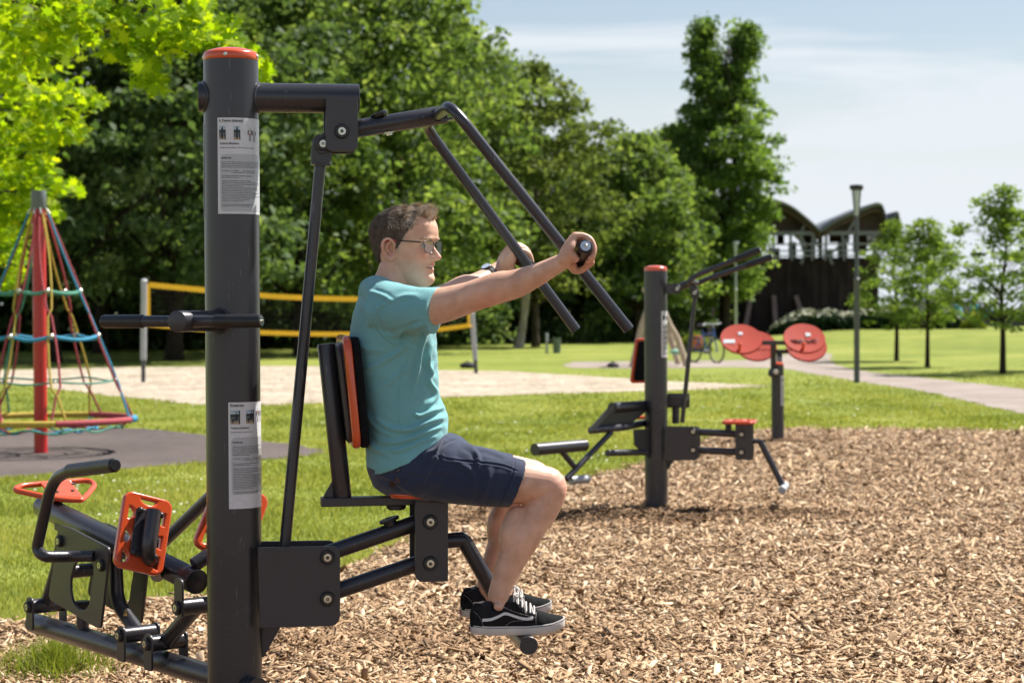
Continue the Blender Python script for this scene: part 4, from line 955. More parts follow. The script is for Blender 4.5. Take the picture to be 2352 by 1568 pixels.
# ---- shoes
M['suede'] = pm('black_suede', (.016, .017, .018), .95, 0, .35, 60, .6, 400, spec=.1); M['canvas'] = pm('black_canvas', (.022, .018, .018), .9, 0, .15, 60, .5, 900, spec=.15)
M['sole'] = pm('white_rubber_sole', (.58, .54, .50), .5, 0, .14, 14, .1, 100); M['stripe'] = pm('white_leather', (.66, .65, .62), .5, 0, .05, 60); M['lace'] = pm('white_laces', (.70, .67, .63), .85, 0, .06, 90, .4, 600); M['redtab'] = pm('red_heel_label', (.36, .03, .03), .45, 0, .05, 60); M['sock'] = pm('black_sock', (.010, .010, .016), .95, 0, .2, 60, .6, 500)
def zs7(x, y, t): return A(1033.6 + x / 6.827, 1292 + y / 6.827, t)
TS = -.130
so_ = zs7(290, 1010, TS); toe = zs7(1775, 930, TS); LS = (toe - so_).length
def shoe(far_):
    fx = Vector(A.f); fx.z = 0; fx.normalize(); org = zs7(300, 1120, TS)
    yw = math.radians(-3); fx = (fx * math.cos(yw) + A.n * math.sin(yw)).normalized(); nx = Vector((-fx.y, fx.x, 0))
    if far_: org = S(org) + UP * .012 + A.f * .006; fx = S(A.o + fx) - A.o; nx = -(S(A.o + nx) - A.o)
    if far_: nx = Vector((-fx.y, fx.x, 0))
    def Q(l, s_, z): return org + fx * l + nx * s_ + UP * z
    W = lambda l: ipl(l / LS, [0, .03, .1, .25, .42, .6, .74, .86, .94, .98, 1.0], [.006, .024, .033, .035, .036, .043, .0475, .045, .038, .029, .016])
    OFF = lambda l: ipl(l / LS, [0, .4, .75, 1], [0, -.003, .002, .010]) * (1 if not far_ else -1)
    zb = lambda l: ipl(l / LS, [0, .06, .2, .7, .88, 1.0], [.008, .003, 0, 0, .005, .022]); zt = lambda l: ipl(l / LS, [0, .2, .6, .85, 1.0], [.0335, .0285, .0280, .0350, .0480])
    ls_ = [LS * (1 - math.cos(PI * i / 40)) / 2 for i in range(41)]
    R = []
    for l in ls_:
        w_, o_, a_, b_ = W(l), OFF(l), zb(l), zt(l); R.append([Q(l, o_ - w_ * .93, a_), Q(l, o_ + w_ * .93, a_), Q(l, o_ + w_ * 1.02, a_ + .004), Q(l, o_ + w_ * 1.02, b_ - .002), Q(l, o_ + w_ * .98, b_), Q(l, o_ - w_ * .98, b_), Q(l, o_ - w_ * 1.02, b_ - .002), Q(l, o_ - w_ * 1.02, a_ + .004)])
    up0 = MB()
    ht = lambda l: ipl(l / LS, [0.015, .05, .10, .20, .27, .33, .44, .48, .54, .62, .70, .80, .90, .97, 1.0], [.070, .097, .097, .083, .090, .102, .122, .116, .099, .085, .072, .061, .054, .050, .046])
    R2 = []; base = []
    for i in range(49):
        l = .008 + (LS - .014) * i / 48; w_ = W(l) * .985 - .001; o_ = OFF(l); z0 = zt(l) - .006; h_ = max(ht(l) - (zt(l) - .006) + .0, .004); sec = []
        for k in range(21):
            a_ = PI * k / 20; p_ = 1.0 if l > LS * .55 else .62
            sec.append(Q(l, o_ - w_ * math.cos(a_) * (1 - .28 * math.sin(a_) * (l < LS * .5)), z0 + h_ * math.sin(a_) ** p_))
        R2.append(sec)
    up0.rings(R2); sh_ = up0.build('shoe', M['canvas'], person, sharp=180)
    so2 = MB().rings(R).build('sole', M['sole'], sh_, sharp=50)
    m = MB(); m.tube([Q(l, OFF(l) - W(l) * 1.026, zt(l) - .0045) for l in ls_[1:-1]] , .0008, 6); m.tube([Q(l, OFF(l) + W(l) * 1.026, zt(l) - .0045) for l in ls_[1:-1]], .0008, 6); m.build('sole_line', M['suede'], sh_)
    def surf(l, v, side=-1, lift=.0012):       # v: 0 at the sole, 1 at the top line
        a_ = math.asin(min(.999, v)) ; w_ = W(l) * .985 - .001; o_ = OFF(l); z0 = zt(l) - .006; h_ = ht(l) - z0; p_ = 1.0 if l > LS * .55 else .62
        return Q(l, o_ + side * (w_ * math.cos(a_) * (1 - .28 * math.sin(a_) * (l < LS * .5)) + lift), z0 + h_ * math.sin(a_) ** p_ + lift * .5 * v)
    def zsurf(l, z, side=-1, lift=.0014):
        z0 = zt(l) - .006; h_ = ht(l) - z0; p_ = 1.0 if l > LS * .55 else .62
        v = min(max((z - z0) / h_, 0.0), .995) ** (1 / p_); return surf(l, v, side, lift)
    def strip(pts, side, name, mat, hw, lift=.0016):
        P = catmull([(a_, b_, 0) for a_, b_ in pts], 5); mb = MB(); R = []
        for i, p in enumerate(P):
            k = hw * (1 if not callable(hw) else 1); q1 = zsurf(p[0], p[1] + k, side, lift); q2 = zsurf(p[0], p[1] - k, side, lift); q3 = zsurf(p[0], p[1] - k, side, -.002); q4 = zsurf(p[0], p[1] + k, side, -.002)
            R.append([q1, q2, q3, q4])
        mb.rings(R); return mb.build(name, mat, sh_, sharp=60)
    X = lambda zx: (zx - 300) / 6.827 / 744 ; Z = lambda zy: (1120 - zy) / 6.827 / 744
    for side in (-1, 1):
        strip([(X(495), Z(875)), (X(620), Z(868)), (X(740), Z(828)), (X(830), Z(785)), (X(900), Z(788)), (X(1000), Z(822)), (X(1100), Z(852)), (X(1200), Z(868)), (X(1290), Z(845))], side, 'side_stripe', M['stripe'], .0042, .0030)
        # suede toe cap, heel counter, eyelet stay
        for nm, la, lb, va, vb in (('toe_cap', .70, .985, 0, 1.0), ('heel_counter', .012, .135, 0, .62), ('eyelet_stay', .37, .70, .55, .92)):
            mb = MB(); R = []
            for i in range(15):
                l = LS * (la + (lb - la) * i / 14); lo, hi = va, vb
                if nm == 'heel_counter': hi = ipl(i / 14, [0, .35, 1], [.92, .75, .0])
                if nm == 'eyelet_stay': lo = ipl(i / 14, [0, 1], [.72, .30]); hi = .97
                R.append([surf(l, lo + (hi - lo) * k / 8, side, .0011) for k in range(9)])
            V_ = [p for r in R for p in r]; F_ = [(a * 9 + k, a * 9 + k + 1, a * 9 + k + 10, a * 9 + k + 9) for a in range(14) for k in range(8)]; mb.add(V_, F_)
            o_ = mb.build(nm, M['suede'], sh_, sharp=180); sm = o_.modifiers.new('solid', 'SOLIDIFY'); sm.thickness = .0012; sm.offset = 0
    mb = MB()
    for side in (-1, 1):
        for P_ in ([(X(505 - 0), Z(965)), (X(480), Z(880)), (X(430), Z(800)), (X(360), Z(740))], [(X(1335), Z(945)), (X(1330), Z(860)), (X(1355), Z(775))], [(X(800), Z(668)), (X(950), Z(735)), (X(1130), Z(795)), (X(1320), Z(850))], [(X(850), Z(968)), (X(950), Z(905)), (X(1100), Z(888)), (X(1300), Z(885))]):
            C_ = catmull([(a_, b_, 0) for a_, b_ in P_], 7)
            for i in range(0, len(C_) - 1): 
                a_, b_ = zsurf(C_[i][0], C_[i][1], side, .0022), zsurf(C_[i][0] * .4 + C_[i + 1][0] * .6, C_[i][1] * .4 + C_[i + 1][1] * .6, side, .0022); mb.tube([a_, b_], .0005, 4)
    mb.build('stitching', M['stripe'], sh_)
    sk2 = MB(); 
    sk2.tube([Q(.045, 0, .050), Q(.048, 0, .070), Q(.040, 0, .092)], [.030, .031, .033], 24); sk2.tube([Q(.07, 0, .045), Q(.085, 0, .068)], [.030, .031], 24); sk2.build('sock', M['sock'], person)
    lc = MB()
    for i in range(6):
        l = LS * (.46 + .042 * i); v = [surf(l - .002, ipl(i, [0, 5], [.66, .62]), -1, .003)]; z_ = ht(l) + .003
        e1 = surf(l, .72, -1, .003); e2 = surf(l + .006, .72, 1, .003); mid = Q(l + .003, OFF(l), ht(l) + .006)
        lc.tube(catmull([e1, mid, e2], 5), .0026, 8)
        if i % 2 == 0: e3 = surf(l + .010, .72, -1, .003); lc.tube(catmull([e2, mid + UP * .002, e3], 5), .0024, 8)
    kx = Q(LS * .475, OFF(0), ht(LS * .475) + .008)
    d1, d2 = -nx, nx
    for dsg, s1 in ((-1, 1.0), (1, .9)):
        o_ = nx * dsg
        lc.tube(catmull([kx, kx + o_ * .016 + UP * .022 - fx * .004, kx + o_ * .030 + UP * .012 + fx * .012, kx + o_ * .030 - UP * .008 + fx * .010, kx + o_ * .012 - UP * .004, kx], 5), .0022, 8)
        lc.tube(catmull([kx, kx + o_ * .022 + fx * .014 - UP * .006, kx + o_ * .040 + fx * .026 - UP * .022, kx + o_ * .046 + fx * .030 - UP * .055], 5), .0022, 8)
    lc.build('laces', M['lace'], sh_)
    if True:
        m = MB(); m.box(Q(-.0008, OFF(0), .018), nx * .014, UP * .007, fx * .0012); o_ = m.build('heel_label', M['redtab'], sh_)
        m = MB(); m.box(Q(-.0022, OFF(0), .018), nx * .009, UP * .0022, fx * .0004); m.build('heel_print', M['stripe'], sh_)
    return sh_
shoe(False); shoe(True)
# ================================================================== GROUND
def terr(x, y):
    sx = min(max((x - 9.5) / 7.0, 0), 1); sy = min(max((y - 56) / 34.0, 0), 1)
    return .40 * (sx * sx * (3 - 2 * sx)) * (sy * sy * (3 - 2 * sy))
def G_(px, py): return PZ(px, py, 0.0)
xs = np.concatenate([np.linspace(-600, -40, 12), np.linspace(-36, 60, 80), np.linspace(66, 600, 12)])
ys = np.concatenate([np.linspace(-60, 4, 5), np.linspace(6, 130, 100), np.linspace(140, 900, 14)])
V = [(x, y, terr(x, y)) for y in ys for x in xs]; nx_ = len(xs)
F = [(j * nx_ + i, j * nx_ + i + 1, (j + 1) * nx_ + i + 1, (j + 1) * nx_ + i) for j in range(len(ys) - 1) for i in range(nx_ - 1)]
def groundmat(name, stops, scale, bump, bscale, stretch=(1, 1, 1), dist=.02, big=.35, rough=.95):
    m, nt, N, Lk, b = newmat(name); tc = N.new('ShaderNodeTexCoord'); mp = N.new('ShaderNodeMapping'); mp.inputs['Scale'].default_value = stretch; Lk.new(tc.outputs['Object'], mp.inputs[0])
    n1 = N.new('ShaderNodeTexNoise'); n1.inputs['Scale'].default_value = scale; n1.inputs['Detail'].default_value = 9; n1.inputs['Roughness'].default_value = .65; Lk.new(mp.outputs[0], n1.inputs['Vector'])
    n2 = N.new('ShaderNodeTexNoise'); n2.inputs['Scale'].default_value = big; n2.inputs['Detail'].default_value = 4; Lk.new(mp.outputs[0], n2.inputs['Vector'])
    ad = N.new('ShaderNodeMath'); ad.operation = 'ADD'; Lk.new(n1.outputs[0], ad.inputs[0]); Lk.new(n2.outputs[0], ad.inputs[1])
    mu = N.new('ShaderNodeMath'); mu.operation = 'MULTIPLY'; mu.inputs[1].default_value = .5; Lk.new(ad.outputs[0], mu.inputs[0])
    rp = N.new('ShaderNodeValToRGB'); e = rp.color_ramp.elements; e[0].color = (*stops[0], 1); e[0].position = .36; e[1].color = (*stops[-1], 1); e[1].position = .64
    for i, c in enumerate(stops[1:-1]): q = e.new(.36 + .28 * (i + 1) / (len(stops) - 1)); q.color = (*c, 1)
    Lk.new(mu.outputs[0], rp.inputs[0]); Lk.new(rp.outputs[0], b.inputs['Base Color']); b.inputs['Roughness'].default_value = rough; b.inputs['Specular IOR Level'].default_value = .15
    n3 = N.new('ShaderNodeTexNoise'); n3.inputs['Scale'].default_value = bscale; n3.inputs['Detail'].default_value = 6; Lk.new(mp.outputs[0], n3.inputs['Vector'])
    bp = N.new('ShaderNodeBump'); bp.inputs['Strength'].default_value = bump; bp.inputs['Distance'].default_value = dist; Lk.new(n3.outputs[0], bp.inputs['Height']); Lk.new(bp.outputs[0], b.inputs['Normal']); return m
M['lawn'] = groundmat('lawn_turf', [(.120, .155, .026), (.165, .202, .034), (.215, .246, .046), (.29, .295, .085)], 1.6, .5, 14, dist=.05, big=.22)
lawn = link_mesh('lawn', fast_mesh('lawn', V, F), M['lawn'], sharp=180); tag(lawn, 'sunlit mown park lawn with daisies', None, None, 'structure')
def jit(P, amp, n=5, seed=1):
    r = random.Random(seed); out = []
    for i in range(len(P)):
        a, b = Vector(P[i][:2]), Vector(P[(i + 1) % len(P)][:2])
        k = max(1, min(40, int((b - a).length / (amp * 4)))) if n else 1
        d = (b - a); nn = Vector((-d.y, d.x)).normalized() if d.length > 0 else Vector((0, 0))
        for j in range(k): q = a + d * (j / k) + nn * (r.uniform(-amp, amp) if j else r.uniform(-amp, amp) * .5); out.append((q.x, q.y))
    return out
def gsheet(name, poly, z, mat, label, kind='structure', amp=.12, seed=1):
    P = jit(poly, amp, 5, seed); bm = bmesh.new(); vs = [bm.verts.new((x, y, z)) for x, y in P]; f = bm.faces.new(vs); bmesh.ops.triangulate(bm, faces=[f], ngon_method='EAR_CLIP')
    for f in bm.faces:
        if f.normal.z < 0: f.normal_flip()
    me = bpy.data.meshes.new(name); bm.to_mesh(me); bm.free(); o = link_mesh(name, me, mat, sharp=None); return tag(o, label, None, None, kind), P
gp2 = lambda L_: [tuple(G_(x, y)[:2]) for x, y in L_]
SAND = gp2([(-60, 852), (120, 847), (300, 843), (600, 840), (820, 842), (1000, 850), (1180, 853), (1330, 862), (1540, 876), (1680, 882), (1770, 887), (1690, 891), (1500, 898), (1200, 906), (1000, 913), (800, 923), (620, 931), (460, 929), (308, 914), (176, 899), (60, 884), (-60, 880)])
M['sand'] = groundmat('beach_sand', [(.31, .25, .18), (.44, .37, .285), (.55, .48, .385)], 3.5, 1.0, 4, dist=.25, big=.8)
gsheet('sand_court', SAND, .004, M['sand'], 'pale raked sand of the volleyball court')
MAT = gp2([(-80, 1000), (60, 990), (180, 985), (330, 984), (480, 1000), (600, 1012), (700, 1024), (748, 1036), (730, 1044), (600, 1056), (480, 1063), (340, 1072), (264, 1080), (120, 1090), (0, 1098), (-80, 1102)])
M['rubbermat'] = groundmat('rubber_safety_surface', [(.075, .062, .058), (.105, .086, .082), (.135, .108, .102)], 7, .3, 60, big=.6)
gsheet('rubber_surface', MAT, .004, M['rubbermat'], 'grey-purple rubber safety surface under the rope pyramid', amp=.06, seed=3)
PATH = gp2([(1285, 838), (1320, 831), (1420, 830), (1560, 829), (1660, 828), (1740, 826), (1790, 818), (1830, 808), (1860, 800), (1905, 812), (1915, 834), (1969, 851), (2114, 866), (2352, 894), (2500, 914), (2520, 985), (2352, 950), (2114, 897), (1953, 873), (1800, 846), (1690, 843), (1560, 845), (1420, 846), (1320, 845)])
M['path'] = groundmat('gravel_path', [(.22, .18, .155), (.29, .245, .215), (.36, .31, .275)], 8, .5, 30, big=.7)
gsheet('gravel_path', PATH, .004, M['path'], 'pale gravel footpath crossing the lawn', amp=.10, seed=4)
CHIPP = [(-120, 1452), (0, 1447), (80, 1440), (160, 1428), (240, 1412), (320, 1398), (420, 1386), (520, 1374), (600, 1362), (700, 1344), (780, 1326), (860, 1290), (942, 1247), (985, 1205), (1032, 1165), (1100, 1156), (1200, 1143), (1306, 1113), (1420, 1083), (1530, 1056), (1631, 1010), (1720, 993), (1800, 987), (2000, 988), (2352, 992), (2700, 996), (2900, 1200)]
CHIP = gp2(CHIPP) + [(14, 6), (14, -14), (-14, -14), (-14, 5)] + gp2([(-500, 1500)])
M['soil'] = groundmat('bark_soil', [(.080, .050, .032), (.17, .108, .068), (.28, .185, .12)], 26, 1.0, 40, dist=.04, big=3)
_, CJ = gsheet('bark_bed', CHIP, .005, M['soil'], 'brown soil bed of the exercise area', amp=.10, seed=5)
def inpoly(X, Y, P):
    c = np.zeros(len(X), bool); n = len(P); j = n - 1
    for i in range(n):
        xi, yi = P[i]; xj, yj = P[j]
        m = ((yi > Y) != (yj > Y)) & (X < (xj - xi) * (Y - yi) / (yj - yi + 1e-12) + xi); c ^= m; j = i
    return c
def field(n, y0, y1, p=1.0, lo=-.285, hi=.285):
    """random ground points inside the wedge the lens sees, denser near"""
    u = RNG.random(n); y = y0 * (y1 / y0) ** (u ** p); x = y * RNG.uniform(lo, hi, n); return x, y
# wood chips
x, y = field(265000, 7.3, 24.5, 1.15)
k = inpoly(x + RNG.normal(0, .05, len(x)), y + RNG.normal(0, .10, len(x)), CHIP)
bare = (np.sin(x * 3.1 + 2 * np.sin(y * 1.7)) * np.sin(y * 2.3 + x) > .55) & (x < -.6) & (y < 11)
k &= ~(bare & (RNG.random(len(x)) < .75)); x, y = x[k], y[k]; n = len(x)
L_ = RNG.gamma(4.8, .0042, n) * (1 + (y - 7) * .020) + .007; W_ = L_ * RNG.uniform(.22, .62, n); T_ = RNG.uniform(.0015, .005, n)
hump = .012 * np.sin(x * 5 + y * 3) * np.sin(y * 4.3 - x * 2) + .008
z = .010 + np.abs(RNG.normal(0, .010, n)) + hump.clip(0)
yaw = RNG.uniform(0, 2 * PI, n); pit = RNG.normal(0, .32, n); rol = RNG.normal(0, .38, n)
ca, sa, cp, sp_, cr, sr_ = np.cos(yaw), np.sin(yaw), np.cos(pit), np.sin(pit), np.cos(rol), np.sin(rol)
ex = np.stack([ca * cp, sa * cp, sp_], 1); ey = np.stack([-sa * cr + ca * sp_ * sr_, ca * cr + sa * sp_ * sr_, -cp * sr_], 1); ez = np.cross(ex, ey)
C_ = np.stack([x, y, z], 1); Vs = []
cor = [(-1, -1), (1, -1), (1, 1), (-1, 1)]
for zz in (-1, 1):
    for (i, j) in cor:
        jl = RNG.uniform(.65, 1.1, n); jw = RNG.uniform(.45, 1.05, n)
        Vs.append(C_ + ex * (L_ * i * jl)[:, None] + ey * (W_ * j * jw)[:, None] * .5 + ez * (T_ * zz * .5)[:, None])
Vs = np.stack(Vs, 1).reshape(-1, 3); b_ = (np.arange(n) * 8)[:, None]
Fq = np.stack([b_ + np.array([q]) for q in ([4, 5, 6, 7], [0, 1, 5, 4], [1, 2, 6, 5], [2, 3, 7, 6], [3, 0, 4, 7])], 1).reshape(-1, 4)
tone = np.clip(RNG.beta(1.9, 1.8, n), 0, 1)
def worn(cx, cy, rx, ry): return np.exp(-(((x - cx) / rx) ** 2 + ((y - cy) / ry) ** 2) ** 2) * (.75 + .35 * np.sin(x * 9 + 3 * np.sin(y * 5)))  # station shadow painted into the chip tone, along with damp trampled ground
worn_shade = np.clip(worn(.35, 13.75, 1.25, .60) + worn(1.35, 13.9, 1.3, .42) + .8 * worn(2.85, 21.4, .5, .5) + .5 * worn(-.2, 8.6, 1.0, .5), 0, 1)
tone = tone * (1 - .80 * worn_shade)
M['chip'] = rampmat('wood_chips', [(.12, .070, .034), (.32, .194, .102), (.53, .362, .214), (.75, .60, .42)], .82)
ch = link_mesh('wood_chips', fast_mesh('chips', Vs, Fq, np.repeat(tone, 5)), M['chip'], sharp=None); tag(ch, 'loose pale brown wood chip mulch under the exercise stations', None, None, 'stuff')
# grass blades
def blades(name, x, y, h, w_, mat, label, lean=.35, gz=None):
    n = len(x); a = RNG.uniform(0, 2 * PI, n); b = RNG.uniform(0, 2 * PI, n); ln = np.abs(RNG.normal(0, lean, n)) * h
    z0 = np.zeros(n) if gz is None else gz
    p0 = np.stack([x - w_ * np.cos(a), y - w_ * np.sin(a), z0], 1); p1 = np.stack([x + w_ * np.cos(a), y + w_ * np.sin(a), z0], 1)
    m0 = np.stack([x + ln * .35 * np.cos(b) - w_ * .7 * np.cos(a), y + ln * .35 * np.sin(b) - w_ * .7 * np.sin(a), z0 + h * .6], 1); m1 = m0 + np.stack([1.4 * w_ * np.cos(a), 1.4 * w_ * np.sin(a), 0 * h], 1)
    p2 = np.stack([x + ln * np.cos(b), y + ln * np.sin(b), z0 + h], 1)
    V = np.stack([p0, p1, m1, m0, p2], 1).reshape(-1, 3); k = (np.arange(n) * 5)[:, None]
    F = np.concatenate([k + np.array([[0, 1, 2]]), k + np.array([[0, 2, 3]]), k + np.array([[3, 2, 4]])], 1).reshape(-1, 3)
    t = np.clip(RNG.normal(.5, .22, n) + .25 * np.sin(x * 2.1 + np.sin(y * 1.3)) * np.sin(y * .9), 0, 1)
    o = link_mesh(name, fast_mesh(name, V, F, np.repeat(t, 3)), mat, sharp=180); return tag(o, label, None, None, 'stuff')
M['blade'] = leafmat('grass_blade', [(.15, .195, .040), (.24, .29, .060), (.34, .37, .085), (.50, .47, .19)], (1.2, 1.12, .6), .45)
x, y = field(400000, 8.2, 46, 1.0)
kk = RNG.random(len(x)) < np.clip((46 - y) / 24, 0, 1); x, y = x[kk], y[kk]
edge = inpoly(x + RNG.normal(0, .04, len(x)), y + RNG.normal(0, .07, len(x)), CHIP)
k = ~edge & ~inpoly(x, y, SAND) & ~inpoly(x + RNG.normal(0, .05, len(x)), y, MAT) & ~inpoly(x, y, PATH)
x, y = x[k], y[k]; patch_ = .75 + .45 * np.sin(x * 2.7 + 1.3 * np.sin(y * 2)) * np.sin(y * 1.9)
h = RNG.uniform(.022, .055, len(x)) * patch_; w_ = .0018 + .00028 * (y - 8)
blades('grass', x, y, h, w_, M['blade'], 'short sunlit grass of the park lawn')
# a ragged tuft and weeds in the chips
c = G_(128, 1552); n = 1500; r = np.abs(RNG.normal(0, .14, n)); a = RNG.uniform(0, 2 * PI, n); xx = c.x + r * np.cos(a) * 1.1; yy = c.y + r * np.sin(a) * 1.2
M['blade2'] = leafmat('tuft_blade', [(.09, .14, .016), (.17, .24, .03), (.26, .30, .07)], (1.2, 1.1, .5), .45)
tf = blades('grass_tuft', xx, yy, RNG.uniform(.05, .16, n) * (1.15 - r * 1.6).clip(.3), np.full(n, .0022), M['blade2'], None, .7, np.full(n, .01)); tag(tf, 'bright green grass tuft growing in the chips at the bottom left', 'grass tuft')
del tf['kind']
# daisies and clover
x, y = field(900, 13, 62, .9); k = ~inpoly(x, y, CHIP) & ~inpoly(x, y, SAND) & ~inpoly(x, y, MAT) & ~inpoly(x, y, PATH) & (np.sin(x * .9 + y * .35) + np.sin(y * .8 - x * .5) > .2)
x, y = x[k], y[k]; n = len(x); s_ = RNG.uniform(.006, .011, n) * (1 + y * .010); V = []; zc = np.array([terr(a_, b_) for a_, b_ in zip(x, y)]) + .05
for q in range(6): V.append(np.stack([x + s_ * math.cos(q * PI / 3), y + s_ * math.sin(q * PI / 3), zc + .25 * s_ * math.sin(q * PI / 3)], 1))
V = np.stack(V, 1).reshape(-1, 3); F = (np.arange(n) * 6)[:, None] + np.arange(6)[None]
M['daisy'] = pm('daisy_white', (.72, .72, .62), .8, 0, .1, 9); tag(link_mesh('daisies', fast_mesh('daisies', V, F), M['daisy'], sharp=None), 'small white daisies scattered through the lawn', None, None, 'stuff')

# ================================================================== TREES
M['bark'] = pm('tree_bark', (.065, .052, .040), .9, 0, .4, 7, .8, 30, spec=.1, stretch=(1, 1, .25)); M['bark_pale'] = pm('pale_bark', (.34, .30, .26), .85, 0, .4, 5, .6, 25, spec=.1, stretch=(1, 1, .4)); M['bark_dark'] = pm('dark_bark', (.035, .028, .022), .9, 0, .3, 9, .6, 40, spec=.1)
M['leaf_dark'] = leafmat('dark_leaf', [(.038, .072, .030), (.066, .112, .044), (.102, .156, .058), (.17, .225, .10)], (1.6, 1.6, .75), .46, .42)
M['leaf_mid'] = leafmat('mid_leaf', [(.056, .102, .034), (.100, .162, .050), (.152, .215, .064), (.24, .30, .12)], (1.65, 1.6, .7), .54, .40)
M['leaf_olive'] = leafmat('olive_leaf', [(.062, .092, .028), (.098, .135, .038), (.140, .180, .056), (.20, .23, .09)], (1.5, 1.5, .75), .54, .5)
M['leaf_maple'] = leafmat('maple_leaf', [(.08, .17, .012), (.16, .28, .014), (.26, .39, .018), (.40, .49, .03)], (1.6, 1.45, .30), .64, .40)
M['leaf_young'] = leafmat('young_leaf', [(.085, .145, .035), (.14, .22, .05), (.20, .29, .07), (.31, .38, .13)], (1.4, 1.4, .5), .48)
M['leaf_bright'] = leafmat('bright_leaf', [(.060, .115, .034), (.10, .17, .045), (.155, .235, .058), (.25, .33, .10)], (1.6, 1.6, .7), .52, .42)
def envelope(kind, t):
    if kind == 'round': return math.sin(PI * min(max(t, 0.0), 1) ** .75) ** .55
    if kind == 'broad': return ipl(t, [0, .1, .35, .65, .85, 1], [.55, .85, 1, .9, .6, .15])
    if kind == 'column': return ipl(t, [0, .1, .25, .5, .62, .67, .75, .88, .95, 1], [.55, .80, .90, 1.0, 1.0, .72, .56, .40, .31, .2])
    if kind == 'young': return ipl(t, [0, .15, .35, .6, .8, 1], [.35, .85, 1, .74, .42, .10])
    return 1
def make_tree(name, kind, H_, Rr, base, nclump, nleaf, lsize, lmat, bmat, trunk_r, seed, clump_r=.9, forks=1, gap=0.0, lean=0, lobe=3, fill=.55):
    """crown of leaf clumps held on real limbs; built at the origin"""
    r = np.random.default_rng(seed); rd_ = random.Random(seed); cl = []; ph = r.uniform(0, 6, 6)
    tries = 0
    while len(cl) < nclump and tries < nclump * 30:
        tries += 1; t = r.random() ** .9; a = r.uniform(0, 2 * PI); e = envelope(kind, t) * Rr * (1 + .20 * math.sin(lobe * a + ph[0] + 3 * t) + .16 * math.sin(9 * t + ph[1] + 2 * a) + .08 * math.sin(17 * t + a * 4 + ph[2]))
        rad = e * (r.random() ** fill)
        if gap and math.sin(3.1 * a + 7 * t + ph[3]) + math.sin(11 * t - a + ph[4]) > 2 - 2 * gap: continue
        z = base + t * (H_ - base) + (.3 * math.sin(a * 3 + ph[5])); cx_ = (.72 * (1 if math.cos(a) > 0 else -1) if kind == 'column' and t > .84 else 0) * min(1, (t - .84) / .06) if kind == 'column' and t > .84 else 0; cl.append((rad * math.cos(a) * (.8 if cx_ else 1) + cx_, rad * math.sin(a), z))
    cl = np.array(cl); n = nleaf; ci = r.integers(0, len(cl), n); cr = clump_r * r.uniform(.55, 1.25, len(cl)); off = r.normal(0, 1, (n, 3)); off /= np.linalg.norm(off, axis=1)[:, None]; off *= (r.random(n) ** .5)[:, None]; off[:, 2] *= .55
    P = cl[ci] + off * cr[ci][:, None]; P[:, 2] -= .12 * (off[:, 0] ** 2 + off[:, 1] ** 2) * cr[ci]
    nrm = r.normal(0, 1, (n, 3)) + np.array([0, 0, .9]) + off * .6; nrm /= np.linalg.norm(nrm, axis=1)[:, None]; tv = r.normal(0, 1, (n, 3)); u = np.cross(nrm, tv); u /= np.linalg.norm(u, axis=1)[:, None]; v = np.cross(nrm, u)
    s = lsize * r.uniform(.6, 1.3, n); u *= s[:, None] * .5; v *= s[:, None] * .36; dr = np.stack([0 * s, 0 * s, s * .14], 1)
    V = np.stack([P - u, P - v * .9 + dr * .4, P + u - dr, P + v * .9 + dr * .4], 1).reshape(-1, 3); F = (np.arange(n) * 4)[:, None] + np.arange(4)[None]
    ct = r.normal(0, .16, len(cl)); tone = np.clip(r.normal(.45, .17, n) + ct[ci], 0, 1)
    crown = fast_mesh(name + '_crown', V, F, tone)
    tb = MB(); tops = []
    for k in range(forks):
        a = 2 * PI * k / forks + ph[0]; sp = .0 if forks == 1 else .10 * H_
        pts = [(math.cos(a) * .1 * (forks > 1), math.sin(a) * .1 * (forks > 1), -.1)] + [(math.cos(a) * sp * q + lean * q + rd_.uniform(-.03, .03) * H_ * q, math.sin(a) * sp * q + rd_.uniform(-.02, .02) * H_ * q, H_ * .9 * q) for q in (.25, .5, .75, 1)]
        C = catmull(pts, 6); N_ = len(C); tb.tube(C, [trunk_r * (1.25 if i == 0 else 1) * (1 - .86 * (i / (N_ - 1)) ** .8) for i in range(N_)], 9); tops.append([np.array(c_) for c_ in C])
    nb = min(len(cl), 60)
    for i in r.choice(len(cl), nb, replace=False):
        c_ = cl[i]; T_ = tops[i % forks]; hh = max(base * .8, c_[2] - np.hypot(c_[0], c_[1]) * .8); j = min(range(len(T_)), key=lambda q: abs(T_[q][2] - hh)); s0_ = T_[j]; mid = s0_ * .5 + c_ * .5 + np.array([0, 0, .10 * np.hypot(c_[0], c_[1])])
        rr = trunk_r * .30 * (1 - .6 * (c_[2] - base) / max(H_ - base, .1)); tb.tube(catmull([s0_, mid, c_], 4), [rr * (1 - .8 * q / 8) for q in range(9)], 6)
    return crown, tb.mesh(name + '_trunk'), lmat, bmat
def plant_tree(proto, name, loc, rz, sc, label, cat, group=None):
    crown, trunk, lm, bm_ = proto; t = thing(name, label, cat, loc, group); t.rotation_euler = (0, 0, rz); t.scale = sc if hasattr(sc, '__len__') else (sc,) * 3
    for nm, me, m in (('crown', crown, lm), ('trunk', trunk, bm_)):
        if not me.materials: 
            me.materials.append(m)
            if nm == 'trunk': me.polygons.foreach_set('use_smooth', [True] * len(me.polygons))
        o = bpy.data.objects.new(nm, me); COL.objects.link(o); o.parent = t
    return t
def at(px, Y): 
    p = PY(px, 760, Y); return (p.x, Y, terr(p.x, Y))
pA = make_tree('broad_a', 'broad', 17.5, 6.5, 2.5, 330, 20000, .34, M['leaf_dark'], M['bark_dark'], .30, 1, 1.15, gap=.22)
